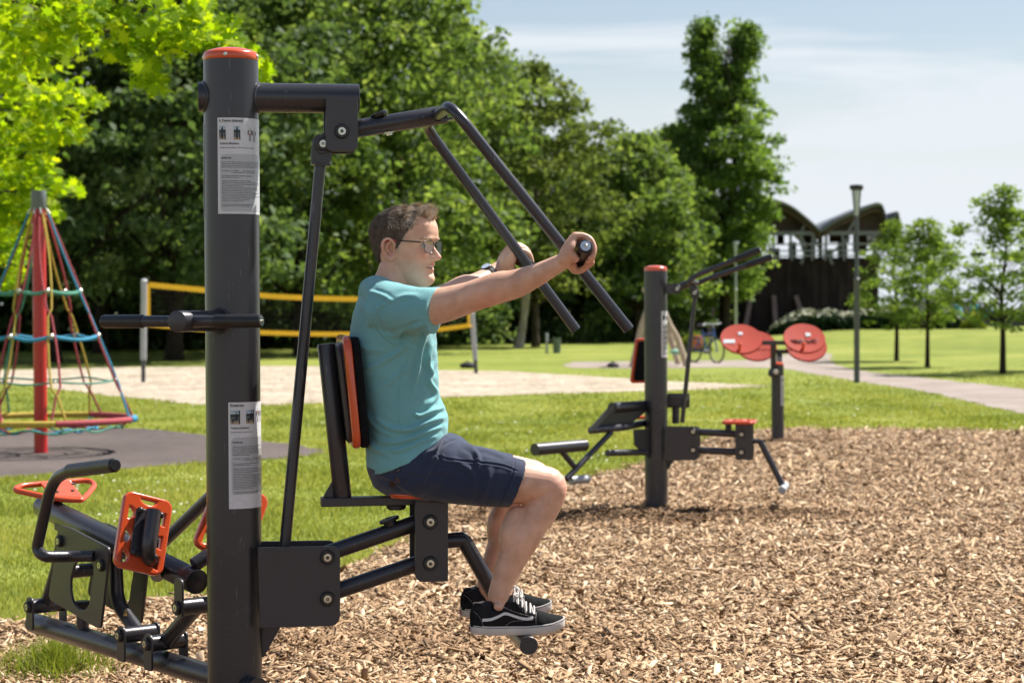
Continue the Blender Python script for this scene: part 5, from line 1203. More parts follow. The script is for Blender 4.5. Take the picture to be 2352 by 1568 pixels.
pB = make_tree('broad_b', 'broad', 16.0, 5.6, 2.0, 300, 19000, .32, M['leaf_mid'], M['bark_dark'], .26, 2, 1.1, gap=.20, lobe=2)
pC = make_tree('loose', 'broad', 12.0, 4.4, 2.2, 210, 11500, .27, M['leaf_olive'], M['bark'], .20, 33, .85, gap=.20, lobe=4, fill=.5)
pD = make_tree('round', 'round', 9.5, 4.0, 1.9, 240, 15000, .30, M['leaf_mid'], M['bark_dark'], .20, 4, .95, gap=.06)
pE = make_tree('column', 'column', 15.0, 2.80, 2.1, 430, 34000, .25, M['leaf_bright'], M['bark_dark'], .26, 5, .72, forks=2, gap=.02, lobe=2)
pF = make_tree('young', 'young', 4.6, 1.50, 1.45, 150, 5600, .11, M['leaf_young'], M['bark_dark'], .075, 6, .30, gap=.05, fill=.5)
pF2 = make_tree('young_b', 'young', 4.6, 1.35, 1.5, 130, 5200, .12, M['leaf_young'], M['bark_dark'], .07, 16, .34, gap=.12, fill=.45, lobe=2)
pG = make_tree('under', 'round', 5.2, 3.9, -.3, 170, 9000, .30, M['leaf_dark'], M['bark_dark'], .12, 7, .85)
GW = 'trees of the wood behind the lawn'
for pr, px, Y, rz, sc, lb in (
    (pA, 560, 73, 1.9, .92, 'dark tree between the near post and the push rod'), (pA, 230, 68, 3.6, .88, 'dark tree standing behind the left volleyball post'), (pA, -150, 55, .3, .82, 'dark dense tree at the far left edge of the wood'), (pA, 120, 57, 2.1, .84, 'tall dark tree behind the rope pyramid'), (pA, 400, 58, 4.0, .86, 'dark tree rising behind the upper part of the near post'),
    (pB, 690, 63, .8, .90, 'tall mid green tree above the push rod'), (pA, 620, 92, 5.1, 1.1, 'dark tree deep in the wood right of the near post'), (pB, 905, 68, 2.7, .86, 'large bright-topped tree behind the seated man'), (pB, 1010, 93, 4.4, .93, 'tree in the rear row behind the press arms')):
    plant_tree(pr, 'broadleaf_tree', at(px, Y), rz, sc, lb, 'tree', GW)
for pr, nm, px, Y, rz, sc, lb in (
    (pC, 'loose_crowned_tree', 1230, 76, .4, (.80, .80, .88), 'olive green tree with sky showing through its crown, behind the two arms'), (pC, 'loose_crowned_tree', 1325, 90, 2.2, (.62, .62, .80), 'thin olive tree between the man\'s hands and the second station'),
    (pB, 'broadleaf_tree', 1110, 96, 1.5, .86, 'mid green tree at the right shoulder of the wood'), (pD, 'round_tree', 1462, 86, .9, (.88, .88, .92), 'low rounded green tree above the second station'), (pD, 'round_tree', 1550, 93, 2.9, (.8, .8, 1.02), 'round green tree left of the twin-topped tree'),
    (pE, 'twin_topped_tree', 1664, 92, .12, (1.0, 1.0, .955), 'tall narrow tree with two tops beside the open sky'), (pD, 'round_tree', 1388, 99, 4.2, (.8, .8, .86), 'green tree in the gap behind the press arm ends')):
    plant_tree(pr, nm, at(px, Y), rz, sc, lb, 'tree')
def pale_birch():
    t = thing('birch_tree', 'pale double-stemmed trunk standing at the edge of the wood', 'tree', at(1192, 74)); w_ = WPOS[t.name]
    for a, b_ in (((1186, 797), (1214, 640)), ((1194, 796), (1203, 640))):
        P = [PY(a[0], a[1], 74), PY((a[0] + b_[0]) / 2 + 5, (a[1] + b_[1]) / 2, 74), PY(b_[0], b_[1], 74), PY(b_[0] + 14, b_[1] - 60, 74.3)]; P[0].z = -.05
        MB().tube(catmull(P, 5), [.15, .145, .14, .135, .13, .13, .125, .12, .12, .11, .11, .10, .10, .09, .08, .07][:16], 9).build('trunk', M['bark_pale'], t)
    cr, tk, lm, bm_ = make_tree('birch', 'round', 5.0, 2.4, 2.6, 80, 4200, .26, M['leaf_olive'], M['bark_pale'], .1, 21, .7)
    cr.materials.append(lm); o = bpy.data.objects.new('crown', cr); COL.objects.link(o); o.parent = t
pale_birch()
GU = 'bushes under the wood edge'
ul = ['dark bush left of the rope pyramid', 'dark bush behind the rope pyramid', 'dark bush left of the volleyball post', 'dark bush behind the left volleyball post', 'dark bush behind the near post', 'dark bush left of the push rod', 'dark bush behind the net', 'dark bush behind the man\'s shoulder', 'dark bush behind the right volleyball post', 'dark bush beside the pale trunk', 'dark bush behind the lower ends of the press arms', 'dark bush left of the second station', 'dark bush behind the second post']
for i, (px, Y, sc) in enumerate(((-100, 74, 1.1), (40, 76, 1), (190, 75, 1.1), (330, 77, 1), (470, 75, 1.1), (610, 79, 1), (740, 78, 1.1), (870, 81, 1.05), (1000, 82, 1), (1130, 88, 1.15), (1270, 86, 1.05), (1390, 90, 1.0), (1480, 94, .8))):
    plant_tree(pG, 'bush', at(px, Y), i * 1.3, (sc, sc, sc * .95), ul[i], 'bush', GU)
for px, py, rz, sc, lb in ((2059, 829, .4, .77, 'young tree on the lawn, left of three and closest to the lamp post'), (2130, 843, 2.2, .75, 'young tree on the lawn, middle one of three'), (2303, 858, 4.0, .83, 'tallest young tree on the lawn, at the right edge'), (2440, 850, 1.0, .80, 'young tree half outside the right edge of the view')):
    g = G_(px, py); plant_tree(pF2 if px in (2130, 2440) else pF, 'young_tree', (g.x, g.y, terr(g.x, g.y)), rz, (sc * 1.28, sc * 1.28, sc), lb, 'tree', 'young trees along the path')
# maple with its trunk outside the view
def maple():
    t = thing('maple_tree', 'bright yellow-green maple branches reaching in from the upper left', 'tree', (-8.2, 21.5, 0)); w0 = WPOS[t.name]
    r = RNG; shape = np.array([(0, -.5), (.10, -.18), (.42, -.30), (.30, -.05), (.52, .12), (.24, .14), (.26, .34), (.10, .26), (0, .55), (-.10, .26), (-.26, .34), (-.24, .14), (-.52, .12), (-.30, -.05), (-.42, -.30), (-.10, -.18)])
    CLm = [(20, 30, 60, 18, 150), (80, 90, 60, 18, 170), (30, 160, 70, 19, 190), (120, 40, 50, 17, 110), (180, 30, 46, 17, 90), (150, 100, 40, 18, 70), (235, 25, 46, 16, 90), (285, 55, 40, 16, 90), (300, 110, 36, 16, 80), (330, 150, 34, 15.5, 80), (355, 190, 26, 15.5, 55), (250, 110, 26, 16.5, 40), (345, 80, 36, 16, 80), (385, 60, 34, 15.5, 70), (395, 110, 26, 15.5, 40), (430, 45, 34, 15.5, 75), (430, 95, 28, 15, 50), (470, 80, 30, 15, 65), (455, 20, 34, 15, 55), (505, 90, 30, 15, 70), (540, 105, 28, 15, 65), (565, 120, 22, 15, 40), (520, 55, 26, 15, 28), (590, 140, 20, 15, 32), (608, 165, 15, 15, 26), (612, 185, 10, 15, 10), (370, 20, 40, 16, 55), (200, 70, 34, 17, 45),
           (60, 240, 70, 21, 210), (140, 220, 50, 21, 120), (190, 225, 30, 21, 55), (225, 232, 16, 21, 24), (30, 320, 70, 22, 200), (110, 300, 50, 22, 130), (160, 300, 30, 22, 60), (192, 298, 15, 22, 22), (20, 400, 60, 23, 170), (95, 380, 40, 23, 90), (70, 440, 46, 23, 110), (130, 430, 28, 23, 55), (165, 430, 18, 23, 30), (185, 440, 9, 23, 10), (20, 490, 50, 23, 120), (80, 495, 30, 23, 60), (130, 490, 18, 23, 28), (20, 570, 36, 24, 90), (55, 590, 20, 24, 35), (30, 630, 24, 24, 50), (0, 540, 40, 24, 80), (15, 660, 10, 24, 12), (-60, 100, 90, 20, 200), (-60, 300, 90, 22, 200), (-60, 480, 80, 23, 160), (-80, -60, 90, 19, 150), (150, -60, 80, 17, 130), (350, -60, 70, 16, 100)]
    P = []; S_ = []
    for (cx, cy, rp_, Y, n) in CLm:
        for i in range(int(n * 1.12)):
            q = r.normal(0, .52, 2) * rp_; P.append(PY(cx + q[0], cy + q[1] * .9 + abs(q[0]) * .12, Y + r.normal(0, .35))); S_.append(r.uniform(.085, .16))
    P = np.array(P); S_ = np.array(S_); n = len(P); nrm = r.normal(0, .6, (n, 3)) + np.array([.15, -.25, .75]); nrm /= np.linalg.norm(nrm, axis=1)[:, None]
    down = np.array([0, 0, -1.0]) + r.normal(0, .45, (n, 3)); v = down - nrm * (down * nrm).sum(1)[:, None]; v /= np.linalg.norm(v, axis=1)[:, None]; u = np.cross(v, nrm)
    V = P[:, None] + u[:, None] * (shape[None, :, 0, None] * S_[:, None, None]) + v[:, None] * (shape[None, :, 1, None] * S_[:, None, None]) + nrm[:, None] * (-.35 * (shape[None, :, 0, None] ** 2) * S_[:, None, None])
    F = (np.arange(n) * 16)[:, None] + np.arange(16)[None]; tone = np.clip(r.normal(.55, .24, n), 0, 1)
    link_mesh('crown', fast_mesh('maple_crown', V.reshape(-1, 3), F, tone), M['leaf_maple'], t, sharp=None)
    tb = MB(); C = catmull([w0, w0 + Vector((.1, -.1, 2.2)), w0 + Vector((.2, -.2, 4.5)), w0 + Vector((.5, -.4, 7.5))], 6); tb.tube(C, [.17 * (1 - .7 * i / (len(C) - 1)) for i in range(len(C))], 12)
    for pts, rr in (([(-300, 60, 20), (-20, 40, 19), (150, 60, 17.6), (300, 90, 16.3), (345, 180, 15.7)], .035), ([(150, 50, 17.6), (300, 20, 16.3), (420, 70, 15.6), (520, 85, 15.1), (600, 160, 15)], .025), ([(-260, 260, 21.5), (0, 240, 21.2), (120, 250, 21.1), (220, 235, 21)], .028), ([(-200, 360, 22.2), (30, 330, 22), (120, 310, 22), (190, 298, 22)], .022), ([(-200, 430, 22.8), (20, 440, 23), (100, 430, 23), (180, 436, 23)], .02), ([(-150, 520, 23.5), (-20, 560, 24), (40, 620, 24)], .016), ([(30, 30, 18.5), (60, 110, 18.6), (30, 200, 19)], .014), ([(150, -40, 17.4), (180, 60, 17.4), (185, 130, 17.4)], .012)):
        q = [PY(a, b_, c_) for a, b_, c_ in pts]; C = catmull([tuple(w0 + Vector((.2, -.2, 4 if pts[0][1] > 200 else 6)))] + [tuple(p) for p in q], 5); N_ = len(C); tb.tube([Vector(c_) for c_ in C], [rr * (1 - .8 * i / (N_ - 1)) + .003 for i in range(N_)], 7)
    tb.build('trunk', M['bark'], t)
maple()
# hedge with white blossom, bush, ivy
def hedge(name, label, cat, x0, x1, Y, h_, d_, n, ls, mat, flower=None, seed=3, z0=None):
    r = np.random.default_rng(seed); u = r.random(n); x = x0 + (x1 - x0) * u; a = r.uniform(0, PI, n); e = np.clip(np.minimum(u, 1 - u) * (x1 - x0) / (h_ * .9), 0, 1) ** .5; rr = (r.random(n) ** .35)
    hh = h_ * e * (1 + .10 * np.sin(x * 1.9) + .06 * np.sin(x * 4.7)); P = np.stack([x, Y - np.cos(a) * d_ * rr * e, np.sin(a) ** .6 * hh * rr], 1)
    P[:, 2] += np.array([terr(a_, Y) for a_ in x]) if z0 is None else z0
    nr = r.normal(0, 1, (n, 3)) + np.array([0, -.3, .6]); nr /= np.linalg.norm(nr, axis=1)[:, None]; q = np.cross(nr, r.normal(0, 1, (n, 3))); q /= np.linalg.norm(q, axis=1)[:, None]; w_ = np.cross(nr, q); s = ls * r.uniform(.6, 1.3, n)
    V = np.stack([P - q * s[:, None], P - w_ * s[:, None] * .7, P + q * s[:, None], P + w_ * s[:, None] * .7], 1).reshape(-1, 3); F = (np.arange(n) * 4)[:, None] + np.arange(4)[None]
    t = thing(name, label, cat, ((x0 + x1) / 2, Y, 0)); fl = np.zeros(n, bool)
    if flower: fl = (np.sin(a) ** .6 * rr > flower) & (r.random(n) < .55)
    Fa = F[~fl]; link_mesh('foliage', fast_mesh('foliage', V, Fa, np.clip(r.normal(.5, .2, (~fl).sum()), 0, 1)), mat, t, sharp=None)
    if flower: link_mesh('blossom', fast_mesh('blossom', V, F[fl]), M['blossom'], t, sharp=None)
    m = MB()
    for k in range(int((x1 - x0) / .6) + 1):
        xx = x0 + .3 + k * .6
        if xx < x1 - .2: m.tube([(xx, Y, terr(xx, Y) - .05 + (z0 or 0)), (xx + .1, Y, terr(xx, Y) + h_ * .35 + (z0 or 0))], .03, 6)
    m.build('stems', M['bark_dark'], t); return t
M['blossom'] = pm('cream_blossom', (.66, .65, .50), .8, 0, .12, 5); M['leaf_hedge'] = leafmat('hedge_leaf', [(.012, .030, .016), (.024, .050, .024), (.045, .075, .03)], (1, 1.2, .6), .25); M['leaf_lime'] = leafmat('lime_leaf', [(.11, .16, .012), (.19, .24, .02), (.27, .31, .03)], (1.3, 1.3, .5), .4)
def X_at(px, Y): return PY(px, 750, Y).x
hedge('hedge', 'long low hedge topped with cream blossom in front of the dark brushwood wall', 'hedge', X_at(1766, 94), X_at(2215, 94), 94, .98, 1.1, 15000, .10, M['leaf_hedge'], .70)
hedge('shrub', 'bright lime green clipped shrub behind the bicycle', 'shrub', X_at(1552, 66), X_at(1634, 66), 66, .74, .6, 5000, .07, M['leaf_lime'], None, 5)
hedge('shrub', 'small yellow-green shrub below the blue flags', 'shrub', X_at(2206, 93), X_at(2264, 93), 93, .55, .6, 2200, .08, M['leaf_lime'], None, 6)
# ================================================================== BACKGROUND STRUCTURES AND OBJECTS
M['brush'] = pm('brushwood_wall', (.036, .029, .036), .95, 0, .45, 2.2, .9, 14, spec=.08, stretch=(1, 1, .25), c2=(.060, .044, .044)); M['strut'] = pm('weathered_strut', (.24, .16, .15), .8, 0, .2, 4); M['steelgrey'] = pm('grey_structural_steel', (.17, .175, .19), .5, .2, .15, 3); M['roofgrey'] = pm('roof_metal', (.14, .15, .16), .45, .2, .12, 3); M['rooftimber'] = pm('roof_timber', (.070, .046, .040), .7, 0, .25, 2, stretch=(4, 1, 1)); M['rail'] = pm('pale_rail', (.30, .31, .33), .5, 0, .1, 5)
YW = 100.0
def wp(px, py, Y=YW): return PY(px, py, Y)
hall = thing('graduation_tower', 'dark brushwood hall with slanting props, gallery and two curved roofs', 'building', (wp(1800, 770).x, YW, 0))
x0, x1 = wp(1500, 700).x, wp(2018, 700).x; zt_ = wp(1800, 592).z
m = MB(); m.box(((x0 + x1) / 2, YW + 4, zt_ / 2 - .1), ((x1 - x0) / 2, 0, 0), (0, 4, 0), (0, 0, zt_ / 2 + .1))
for i in range(26): xx = x0 + .2 + i * (x1 - x0) / 26; m.box((xx, YW - .03, zt_ / 2), (.05, 0, 0), (0, .03, 0), (0, 0, zt_ / 2))
m.build('brushwood_wall', M['brush'], hall)
for a, b_ in (((1724, 683), (1708, 757)), ((1777, 681), (1783, 757)), ((1828, 681), (1856, 757)), ((1973, 690), (2000, 757)), ((1640, 683), (1628, 757))):
    p, q = wp(*a, YW - .1), wp(*b_, YW - 1.4); q.z = terr(q.x, q.y) - .1; MB().bar(p, q, .22, .22, (0, 1, 0)).build('prop', M['strut'], hall)
def shell(pts, name):
    T = [wp(x, y, YW - 1) for x, y in pts]; C = [Vector(p) for p in catmull([tuple(p) for p in T], 6)]
    top = MB(); D = Vector((0, 7, 0)); R = []
    for p in C: R.append([p + Vector((0, 0, .10)), p + D + Vector((0, 0, .10)), p + D - Vector((0, 0, .02)), p - Vector((0, 0, .08))])
    top.rings(R); o = top.build(name, M['roofgrey'], hall, sharp=180)
    und = MB(); und.rings([[p + Vector((0, .25, -.085)), p + D + Vector((0, -.2, -.09)), p + D + Vector((0, -.2, -.35)), p + Vector((0, .25, -.35))] for p in C]); und.build('roof_boards', M['rooftimber'], o, sharp=180)
    g = MB(); base = wp(1800, 532, YW).z
    V = [p + Vector((0, 1.2, -.12)) for p in C] + [Vector((p.x, p.y + 1.2, max(base, min(p.z - .3, base)))) for p in C]; n = len(C)
    g.add(V, [(i, i + 1, n + i + 1, n + i) for i in range(n - 1)]); oo = g.build('gable', M['rooftimber'], o, sharp=None); sm = oo.modifiers.new('s', 'SOLIDIFY'); sm.thickness = .1
    return o
shell([(1700, 512), (1735, 480), (1778, 463), (1815, 474), (1850, 500), (1886, 532)], 'roof')
shell([(1886, 532), (1920, 508), (1970, 486), (2017, 469), (2032, 486), (2037, 516)], 'roof')
shell([(2040, 540), (2055, 500), (2064, 492), (2072, 540)], 'roof')
for y in (537, 562, 577, 588):
    MB().box((wp(1800, y).x + (wp(1990, y).x - wp(1610, y).x) * .0, YW - .6, wp(1800, y).z), ((wp(2015, y).x - wp(1585, y).x) / 2, 0, 0), (0, .05, 0), (0, 0, .10 if y == 537 else .035)).build('gallery_beam' if y == 537 else 'gallery_rail', M['steelgrey'] if y == 537 else M['rail'], hall)
for x in (1610, 1655, 1700, 1745, 1778, 1815, 1868, 1898, 1935, 1968, 2005):
    MB().bar(wp(x, 534, YW - .55), wp(x + (4 if x % 2 else -3), 598, YW - .65), .13, .13, (0, 1, 0)).build('gallery_post', M['steelgrey'], hall)
for a, b_ in (((1853, 505), (1838, 538)), ((1838, 538), (1852, 570)), ((1868, 540), (1890, 590)), ((1912, 505), (1905, 538)), ((1968, 500), (1945, 538)), ((1952, 545), (1905, 585)), ((1850, 590), (1835, 545)), ((1783, 590), (1778, 612)), ((1845, 590), (1840, 607)), ((1905, 590), (1912, 607))):
    MB().bar(wp(*a, YW - .5), wp(*b_, YW - .5), .12, .12, (0, 1, 0)).build('brace', M['steelgrey'], hall)
for x0_, x1_, y0_, y1_ in ((1846, 1872, 536, 592), (1785, 1800, 536, 563), (1812, 1828, 556, 592), (1765, 1790, 570, 592), (1880, 1888, 536, 592), (1905, 1950, 536, 557), (1925, 1945, 557, 592), (1960, 1990, 536, 580), (1700, 1760, 536, 580), (1897, 1912, 572, 592), (1640, 1690, 536, 575)):
    c_ = wp((x0_ + x1_) / 2, (y0_ + y1_) / 2, YW + 2.5); MB().box(c_, ((x1_ - x0_) / 91, 0, 0), (0, .2, 0), (0, 0, (y1_ - y0_) / 91)).build('dark_interior_panel', M['brush'], hall)  # dark panels added behind the rails to stand for the dim gallery interior
# low houses behind the flags
M['slate'] = pm('slate_roof', (.20, .20, .215), .6, 0, .12, 4); M['mauve'] = pm('dark_brick', (.10, .082, .092), .9, 0, .2, 3); M['greywall'] = pm('grey_render', (.24, .235, .245), .85, 0, .08, 2)
def house(label, px0, px1, ytop, Y, wm, roof=None):
    a, b_ = wp(px0, ytop, Y), wp(px1, ytop, Y); t = thing('low_building', label, 'building', ((a.x + b_.x) / 2, Y, 0)); gz = terr(a.x, Y)
    MB().box(((a.x + b_.x) / 2, Y + 3, a.z / 2), ((b_.x - a.x) / 2, 0, 0), (0, 3, 0), (0, 0, a.z / 2)).build('wall', wm, t)
    if roof:
        r0, r1, ry = roof; p, q = wp(r0, ry, Y - .4), wp(r1, ry, Y - .4); lo0, lo1 = wp(px0 - 6, ytop, Y - .4), wp(px1 + 4, ytop, Y - .4)
        m = MB(); m.add([lo0, lo1, q, p, lo0 + Vector((0, 6.5, 0)), lo1 + Vector((0, 6.5, 0)), q + Vector((0, 6.5, 0)), p + Vector((0, 6.5, 0))], [(0, 1, 2, 3), (4, 5, 6, 7), (0, 3, 7, 4), (1, 2, 6, 5), (3, 2, 6, 7), (0, 1, 5, 4)]); m.build('roof', M['slate'], t, sharp=None)
    m = MB(); n = 4
    for k in range(n): 
        c_ = a.lerp(b_, (k + .5) / n); m.box((c_.x, Y - .02, gz + (a.z - gz) * .5), (.35, 0, 0), (0, .03, 0), (0, 0, (a.z - gz) * .18)); m.build('window', M['puck'], t, sharp=None); m = MB()
    return t
house('low grey building with a sloping slate roof behind the flags', 2062, 2290, 722, 118, M['greywall'], (2095, 2230, 690))
house('dark brick building at the right edge behind the young tree', 2268, 2420, 712, 106, M['mauve'])
# beach flags
for i, (px, y0, y1, c, lb) in enumerate(((2190, 700, 752, 0, 'leftmost tall blue beach flag beside the low building'), (2228, 682, 752, 1, 'blue beach flag with an orange patch, middle of the three'), (2259, 697, 752, 0, 'rightmost blue beach flag nearest the tall young tree'))):
    Y = 104; b_ = wp(px, y1, Y); tp = wp(px, y0, Y); t = thing('beach_flag', lb, 'flag', (b_.x, Y, 0), 'blue beach flags'); gz = terr(b_.x, Y)
    MB().tube([(b_.x, Y, gz), (b_.x, Y, tp.z - .2), (b_.x + .12, Y, tp.z)], .025, 8).build('flag_pole', M['steelgrey'], t)
    cl_ = MB(); hh = tp.z - gz - .5; R = []
    for k in range(9):
        z = gz + .5 + hh * k / 8; ww = .48 * (1 - .5 * (k / 8) ** 3); R.append([(b_.x + .03 + ww * j / 5, Y + .05 * math.sin(j * 1.7 + k), z + .02 * math.sin(j)) for j in range(6)])
    V = [p for r_ in R for p in r_]; F = [(k * 6 + j, k * 6 + j + 1, k * 6 + j + 7, k * 6 + j + 6) for k in range(8) for j in range(5)]
    if 'flagblue' not in M: M['flagblue'] = pm('blue_flag_cloth', (.10, .42, .66), .7, 0, .15, 4); M['flagorange'] = pm('orange_flag_cloth', (.60, .14, .07), .7, 0, .1, 4)
    cl_.add(V, F); o = cl_.build('flag_cloth', M['flagblue'], t, sharp=180); s_ = o.modifiers.new('s', 'SOLIDIFY'); s_.thickness = .01
    if c: m = MB(); m.box((b_.x + .22, Y - .08, gz + .5 + hh * .22), (.16, 0, 0), (0, .01, 0), (0, 0, hh * .16)); m.box((b_.x + .22, Y - .08, gz + .5 + hh * .72), (.16, 0, 0), (0, .01, 0), (0, 0, hh * .06)); m.build('flag_patch', M['flagorange'], t)
# lamp posts
M['lamppaint'] = pm('lamp_grey_paint', (.085, .095, .105), .5, .3, .1, 4); M['lampglass'] = pm('lamp_milk_panel', (.50, .54, .56), .3, 0, .05, 10); M['lamppale'] = pm('pale_galvanised', (.42, .45, .47), .5, .3, .1, 4)
def lamp(px, ybase, ytop, label, Y=None, mat='lamppaint', rr=.05):
    g = G_(px, ybase) if Y is None else Vector((PY(px, 770, Y).x, Y, 0)); zt_ = PY(px, ytop, g.y).z; gz = terr(g.x, g.y); t = thing('street_lamp', label, 'street lamp', (g.x, g.y, gz))
    H_ = zt_ - gz; b = Vector((g.x, g.y, gz))
    MB().tube([b - UP * .1, b + UP * H_ * .52, b + UP * H_ * .525, b + UP * H_ * .53, b + UP * (H_ - .55)], [rr * 1.15, rr * 1.1, rr * 1.35, rr * .85, rr * .8], 16).build('pole', M[mat], t)
    MB().lathe(b + UP * (H_ - .60), UP, [(rr * .9, 0), (rr * 1.0, .02), (.085, .50), (.085, .505)], 20).build('lamp_shade', M['lampglass'], t)
    MB().lathe(b + UP * (H_ - .10), UP, [(.06, -.02), (.125, 0), (.130, .01), (.130, .075), (.120, .09), (.04, .10), (0, .10)], 20).build('lamp_head', M['puck'] if mat == 'lamppaint' else M[mat], t)
    for k in range(4):
        a = PI / 4 + k * PI / 2; d = Vector((math.cos(a), math.sin(a), 0)); MB().tube([b + UP * (H_ - .62) + d * rr, b + UP * (H_ - .10) + d * .105], .008, 6).build('shade_strut', M[mat], t)
lamp(1968, 879, 424, 'dark grey park lamp post with a flared head beside the path')
lamp(1690, 0, 555, 'slim pale lamp post in front of the twin-topped tree', Y=84, mat='lamppale', rr=.055)
# volleyball posts and net
gl_, gr_ = G_(329, 878), G_(1094, 857); zn = PY(333, 652, gl_.y).z
M['postgrey'] = pm('galvanised_post', (.36, .37, .385), .5, .4, .12, 3); M['net_band'] = pm('yellow_net_band', (.84, .49, .006), .5, 0, .06, 3); M['netcord'] = pm('net_cord', (.02, .02, .02), .9); M['wood_pale'] = pm('pale_wood', (.44, .34, .25), .8, 0, .2, 6, stretch=(1, 1, .2)); M['wood_dark'] = pm('dark_footing', (.07, .07, .075), .7)
for g, tp, lb, rr in ((gl_, (331, 645), 'left volleyball post, pale grey metal on the sand', .062), (gr_, (1084, 718), 'right volleyball post, pale grey and slightly leaning', .060)):
    t = thing('volleyball_post', lb, 'net post', (g.x, g.y, 0), 'volleyball net posts'); q = PY(tp[0], tp[1], g.y)
    b = Vector((g.x, g.y, 0)); k = b.lerp(q, .30)
    MB().cyl(b.lerp(q, .22), q, rr, seg=20).build('pole', M['postgrey'], t); MB().cyl(b - UP * .05, b.lerp(q, .24), rr * .72, seg=16).build('footing', M['wood_dark'], t); MB().ball(q, rr * 1.15, 16, 8, (1, 1, .6)).build('end_cap', M['lampglass'], t)
nt_ = thing('volleyball_net', 'black volleyball net edged with yellow bands hanging between two posts', 'net', (gl_.x, gl_.y, 0))
gdir = Vector((gr_.x - gl_.x, gr_.y - gl_.y, 0)); nn_ = Vector((-gdir.y, gdir.x, 0)).normalized()
def NP(px, py): return hit(px, py, (gl_.x, gl_.y, 0), nn_)
def band(pts, hw, name='net_band'):
    C = catmull([tuple(NP(x, y)) for x, y in pts], 8); m = MB(); R = []
    for p in C: p = Vector(p); R.append([p + UP * hw + nn_ * .006, p + UP * hw - nn_ * .006, p - UP * hw - nn_ * .006, p - UP * hw + nn_ * .006])
    m.rings(R); return m.build(name, M['net_band'], nt_, sharp=50), C
top_pts = [(342, 654), (480, 667), (640, 681), (825, 687), (960, 686), (1074, 681)]; bot_pts = [(342, 745), (480, 757), (620, 764), (760, 767), (880, 765), (1000, 757), (1080, 747)]
_, Ct = band(top_pts, .055); _, Cb = band(bot_pts, .05)
for a, b_ in (((341, 652), (341, 747)), ((1075, 679), (1077, 749))):
    p, q = NP(*a), NP(*b_); MB().bar(p, q, .012, .07, nn_.cross(UP)).build('net_band', M['net_band'], nt_)
MB().tube([NP(1085, 748), NP(1075, 748)], .02, 8).build('tie_strap', M['net_band'], nt_)
m = MB(); T_ = np.array(Ct); Bt = np.array(Cb)
def lerpc(C, u): i = u * (len(C) - 1); j = min(int(i), len(C) - 2); return C[j] * (1 - (i - j)) + C[j + 1] * (i - j)
for k in range(1, 84): u = k / 84; m.tube([lerpc(T_, u), lerpc(Bt, u)], .0032, 3, False)
for k in range(1, 8): m.tube([lerpc(T_, u) * (1 - k / 8) + lerpc(Bt, u) * (k / 8) for u in np.linspace(0, 1, 20)], .0032, 3, False)
m.build('net_mesh', M['netcord'], nt_, sharp=None)
# rope pyramid
gpole = G_(94, 1040); PX, PYY = gpole.x, gpole.y; rp_t = thing('rope_pyramid', 'rotating rope climbing pyramid with a red pole and coloured ropes', 'climbing frame', (PX, PYY, 0))
M['redpole'] = pm('red_pole_paint', (.55, .018, .018), .35, 0, .10, 3, coat=.3); M['capgrey'] = pm('grey_cap', (.15, .165, .175), .5, .2, .1, 5)
ztp = PY(92, 438, PYY).z; zcap = PY(92, 480, PYY).z
MB().cyl((PX, PYY, -.05), (PX, PYY, zcap), .069, seg=28).build('pole', M['redpole'], rp_t)
hdo = MB().cyl((PX, PYY, zcap), (PX, PYY, ztp), .077, seg=28, edge=.004).build('pole_head', M['capgrey'], rp_t)
RC_ = {}
for k, c in (('red', (.36, .055, .07)), ('yellow', (.48, .34, .05)), ('blue', (.03, .25, .42)), ('green', (.07, .27, .19))):
    RC_[k] = pm(k + '_rope', c, .8, 0, .2, 40, .6, 120)
zr_ = PY(308, 962, PYY).z; RR_ = .955; z_top = PY(92, 492, PYY).z
def rad(z): return .105 + (RR_ - .105) * (z_top - z) / (z_top - zr_)
def cir(a, r_, z): return Vector((PX + r_ * math.cos(a), PYY + r_ * math.sin(a), z))
angs = [math.radians(a) for a in (-3, 66, 128, 188, 255, 294)]
cols = [('blue', 'red'), ('red', 'yellow'), ('green', 'red'), ('red', 'blue'), ('yellow', 'red'), ('red', 'yellow')]
for a, (c1_, c2_) in zip(angs, cols):
    for c_, dsg in ((c1_, -1), (c2_, 1)):
        pts = []
        for k in range(25):
            u = k / 24; z = z_top + (zr_ - z_top) * u; sp = (.018 + .030 * abs(math.sin(u * PI * 2.0))) / max(rad(z), .1) * dsg * (1 if int(u * 2.0) % 2 == 0 else -1)
            if u > .86: sp = dsg * .085 * (u - .86) / .14
            pts.append(cir(a + sp, rad(z), z))
        MB().tube(pts, .0118, 8).build('rope', RC_[c_], rp_t)
    MB().tube([cir(a, .075, z_top + .06), cir(a, .115, z_top)], .012, 8).build('rope_shackle', M['steel'], hdo)
for zz, c_, rr, sg_ in ((PY(92, 669, PYY).z, 'green', .020, .030), (PY(92, 771, PYY).z, 'blue', .020, .040), (PY(92, 871, PYY).z, 'green', .010, .030)):
    pts = []
    A2 = sorted(a % (2 * PI) for a in angs)
    for i in range(6):
        a0, a1 = A2[i], A2[(i + 1) % 6] + (2 * PI if i == 5 else 0)
        for k in range(10):
            u = k / 10; chord = math.cos((a1 - a0) / 2) / math.cos((u - .5) * (a1 - a0)); pts.append(cir(a0 + (a1 - a0) * u, rad(zz) * (1.0 + (chord - 1) * .35), zz - sg_ * math.sin(PI * u)))
    rg = MB().tube(pts, rr, 10, close=True).build('rope_ring', RC_[c_], rp_t)
    for a in A2: MB().ball(cir(a, rad(zz), zz), rr * 1.5, 10, 7).build('rope_joint', M['steel'], rg)
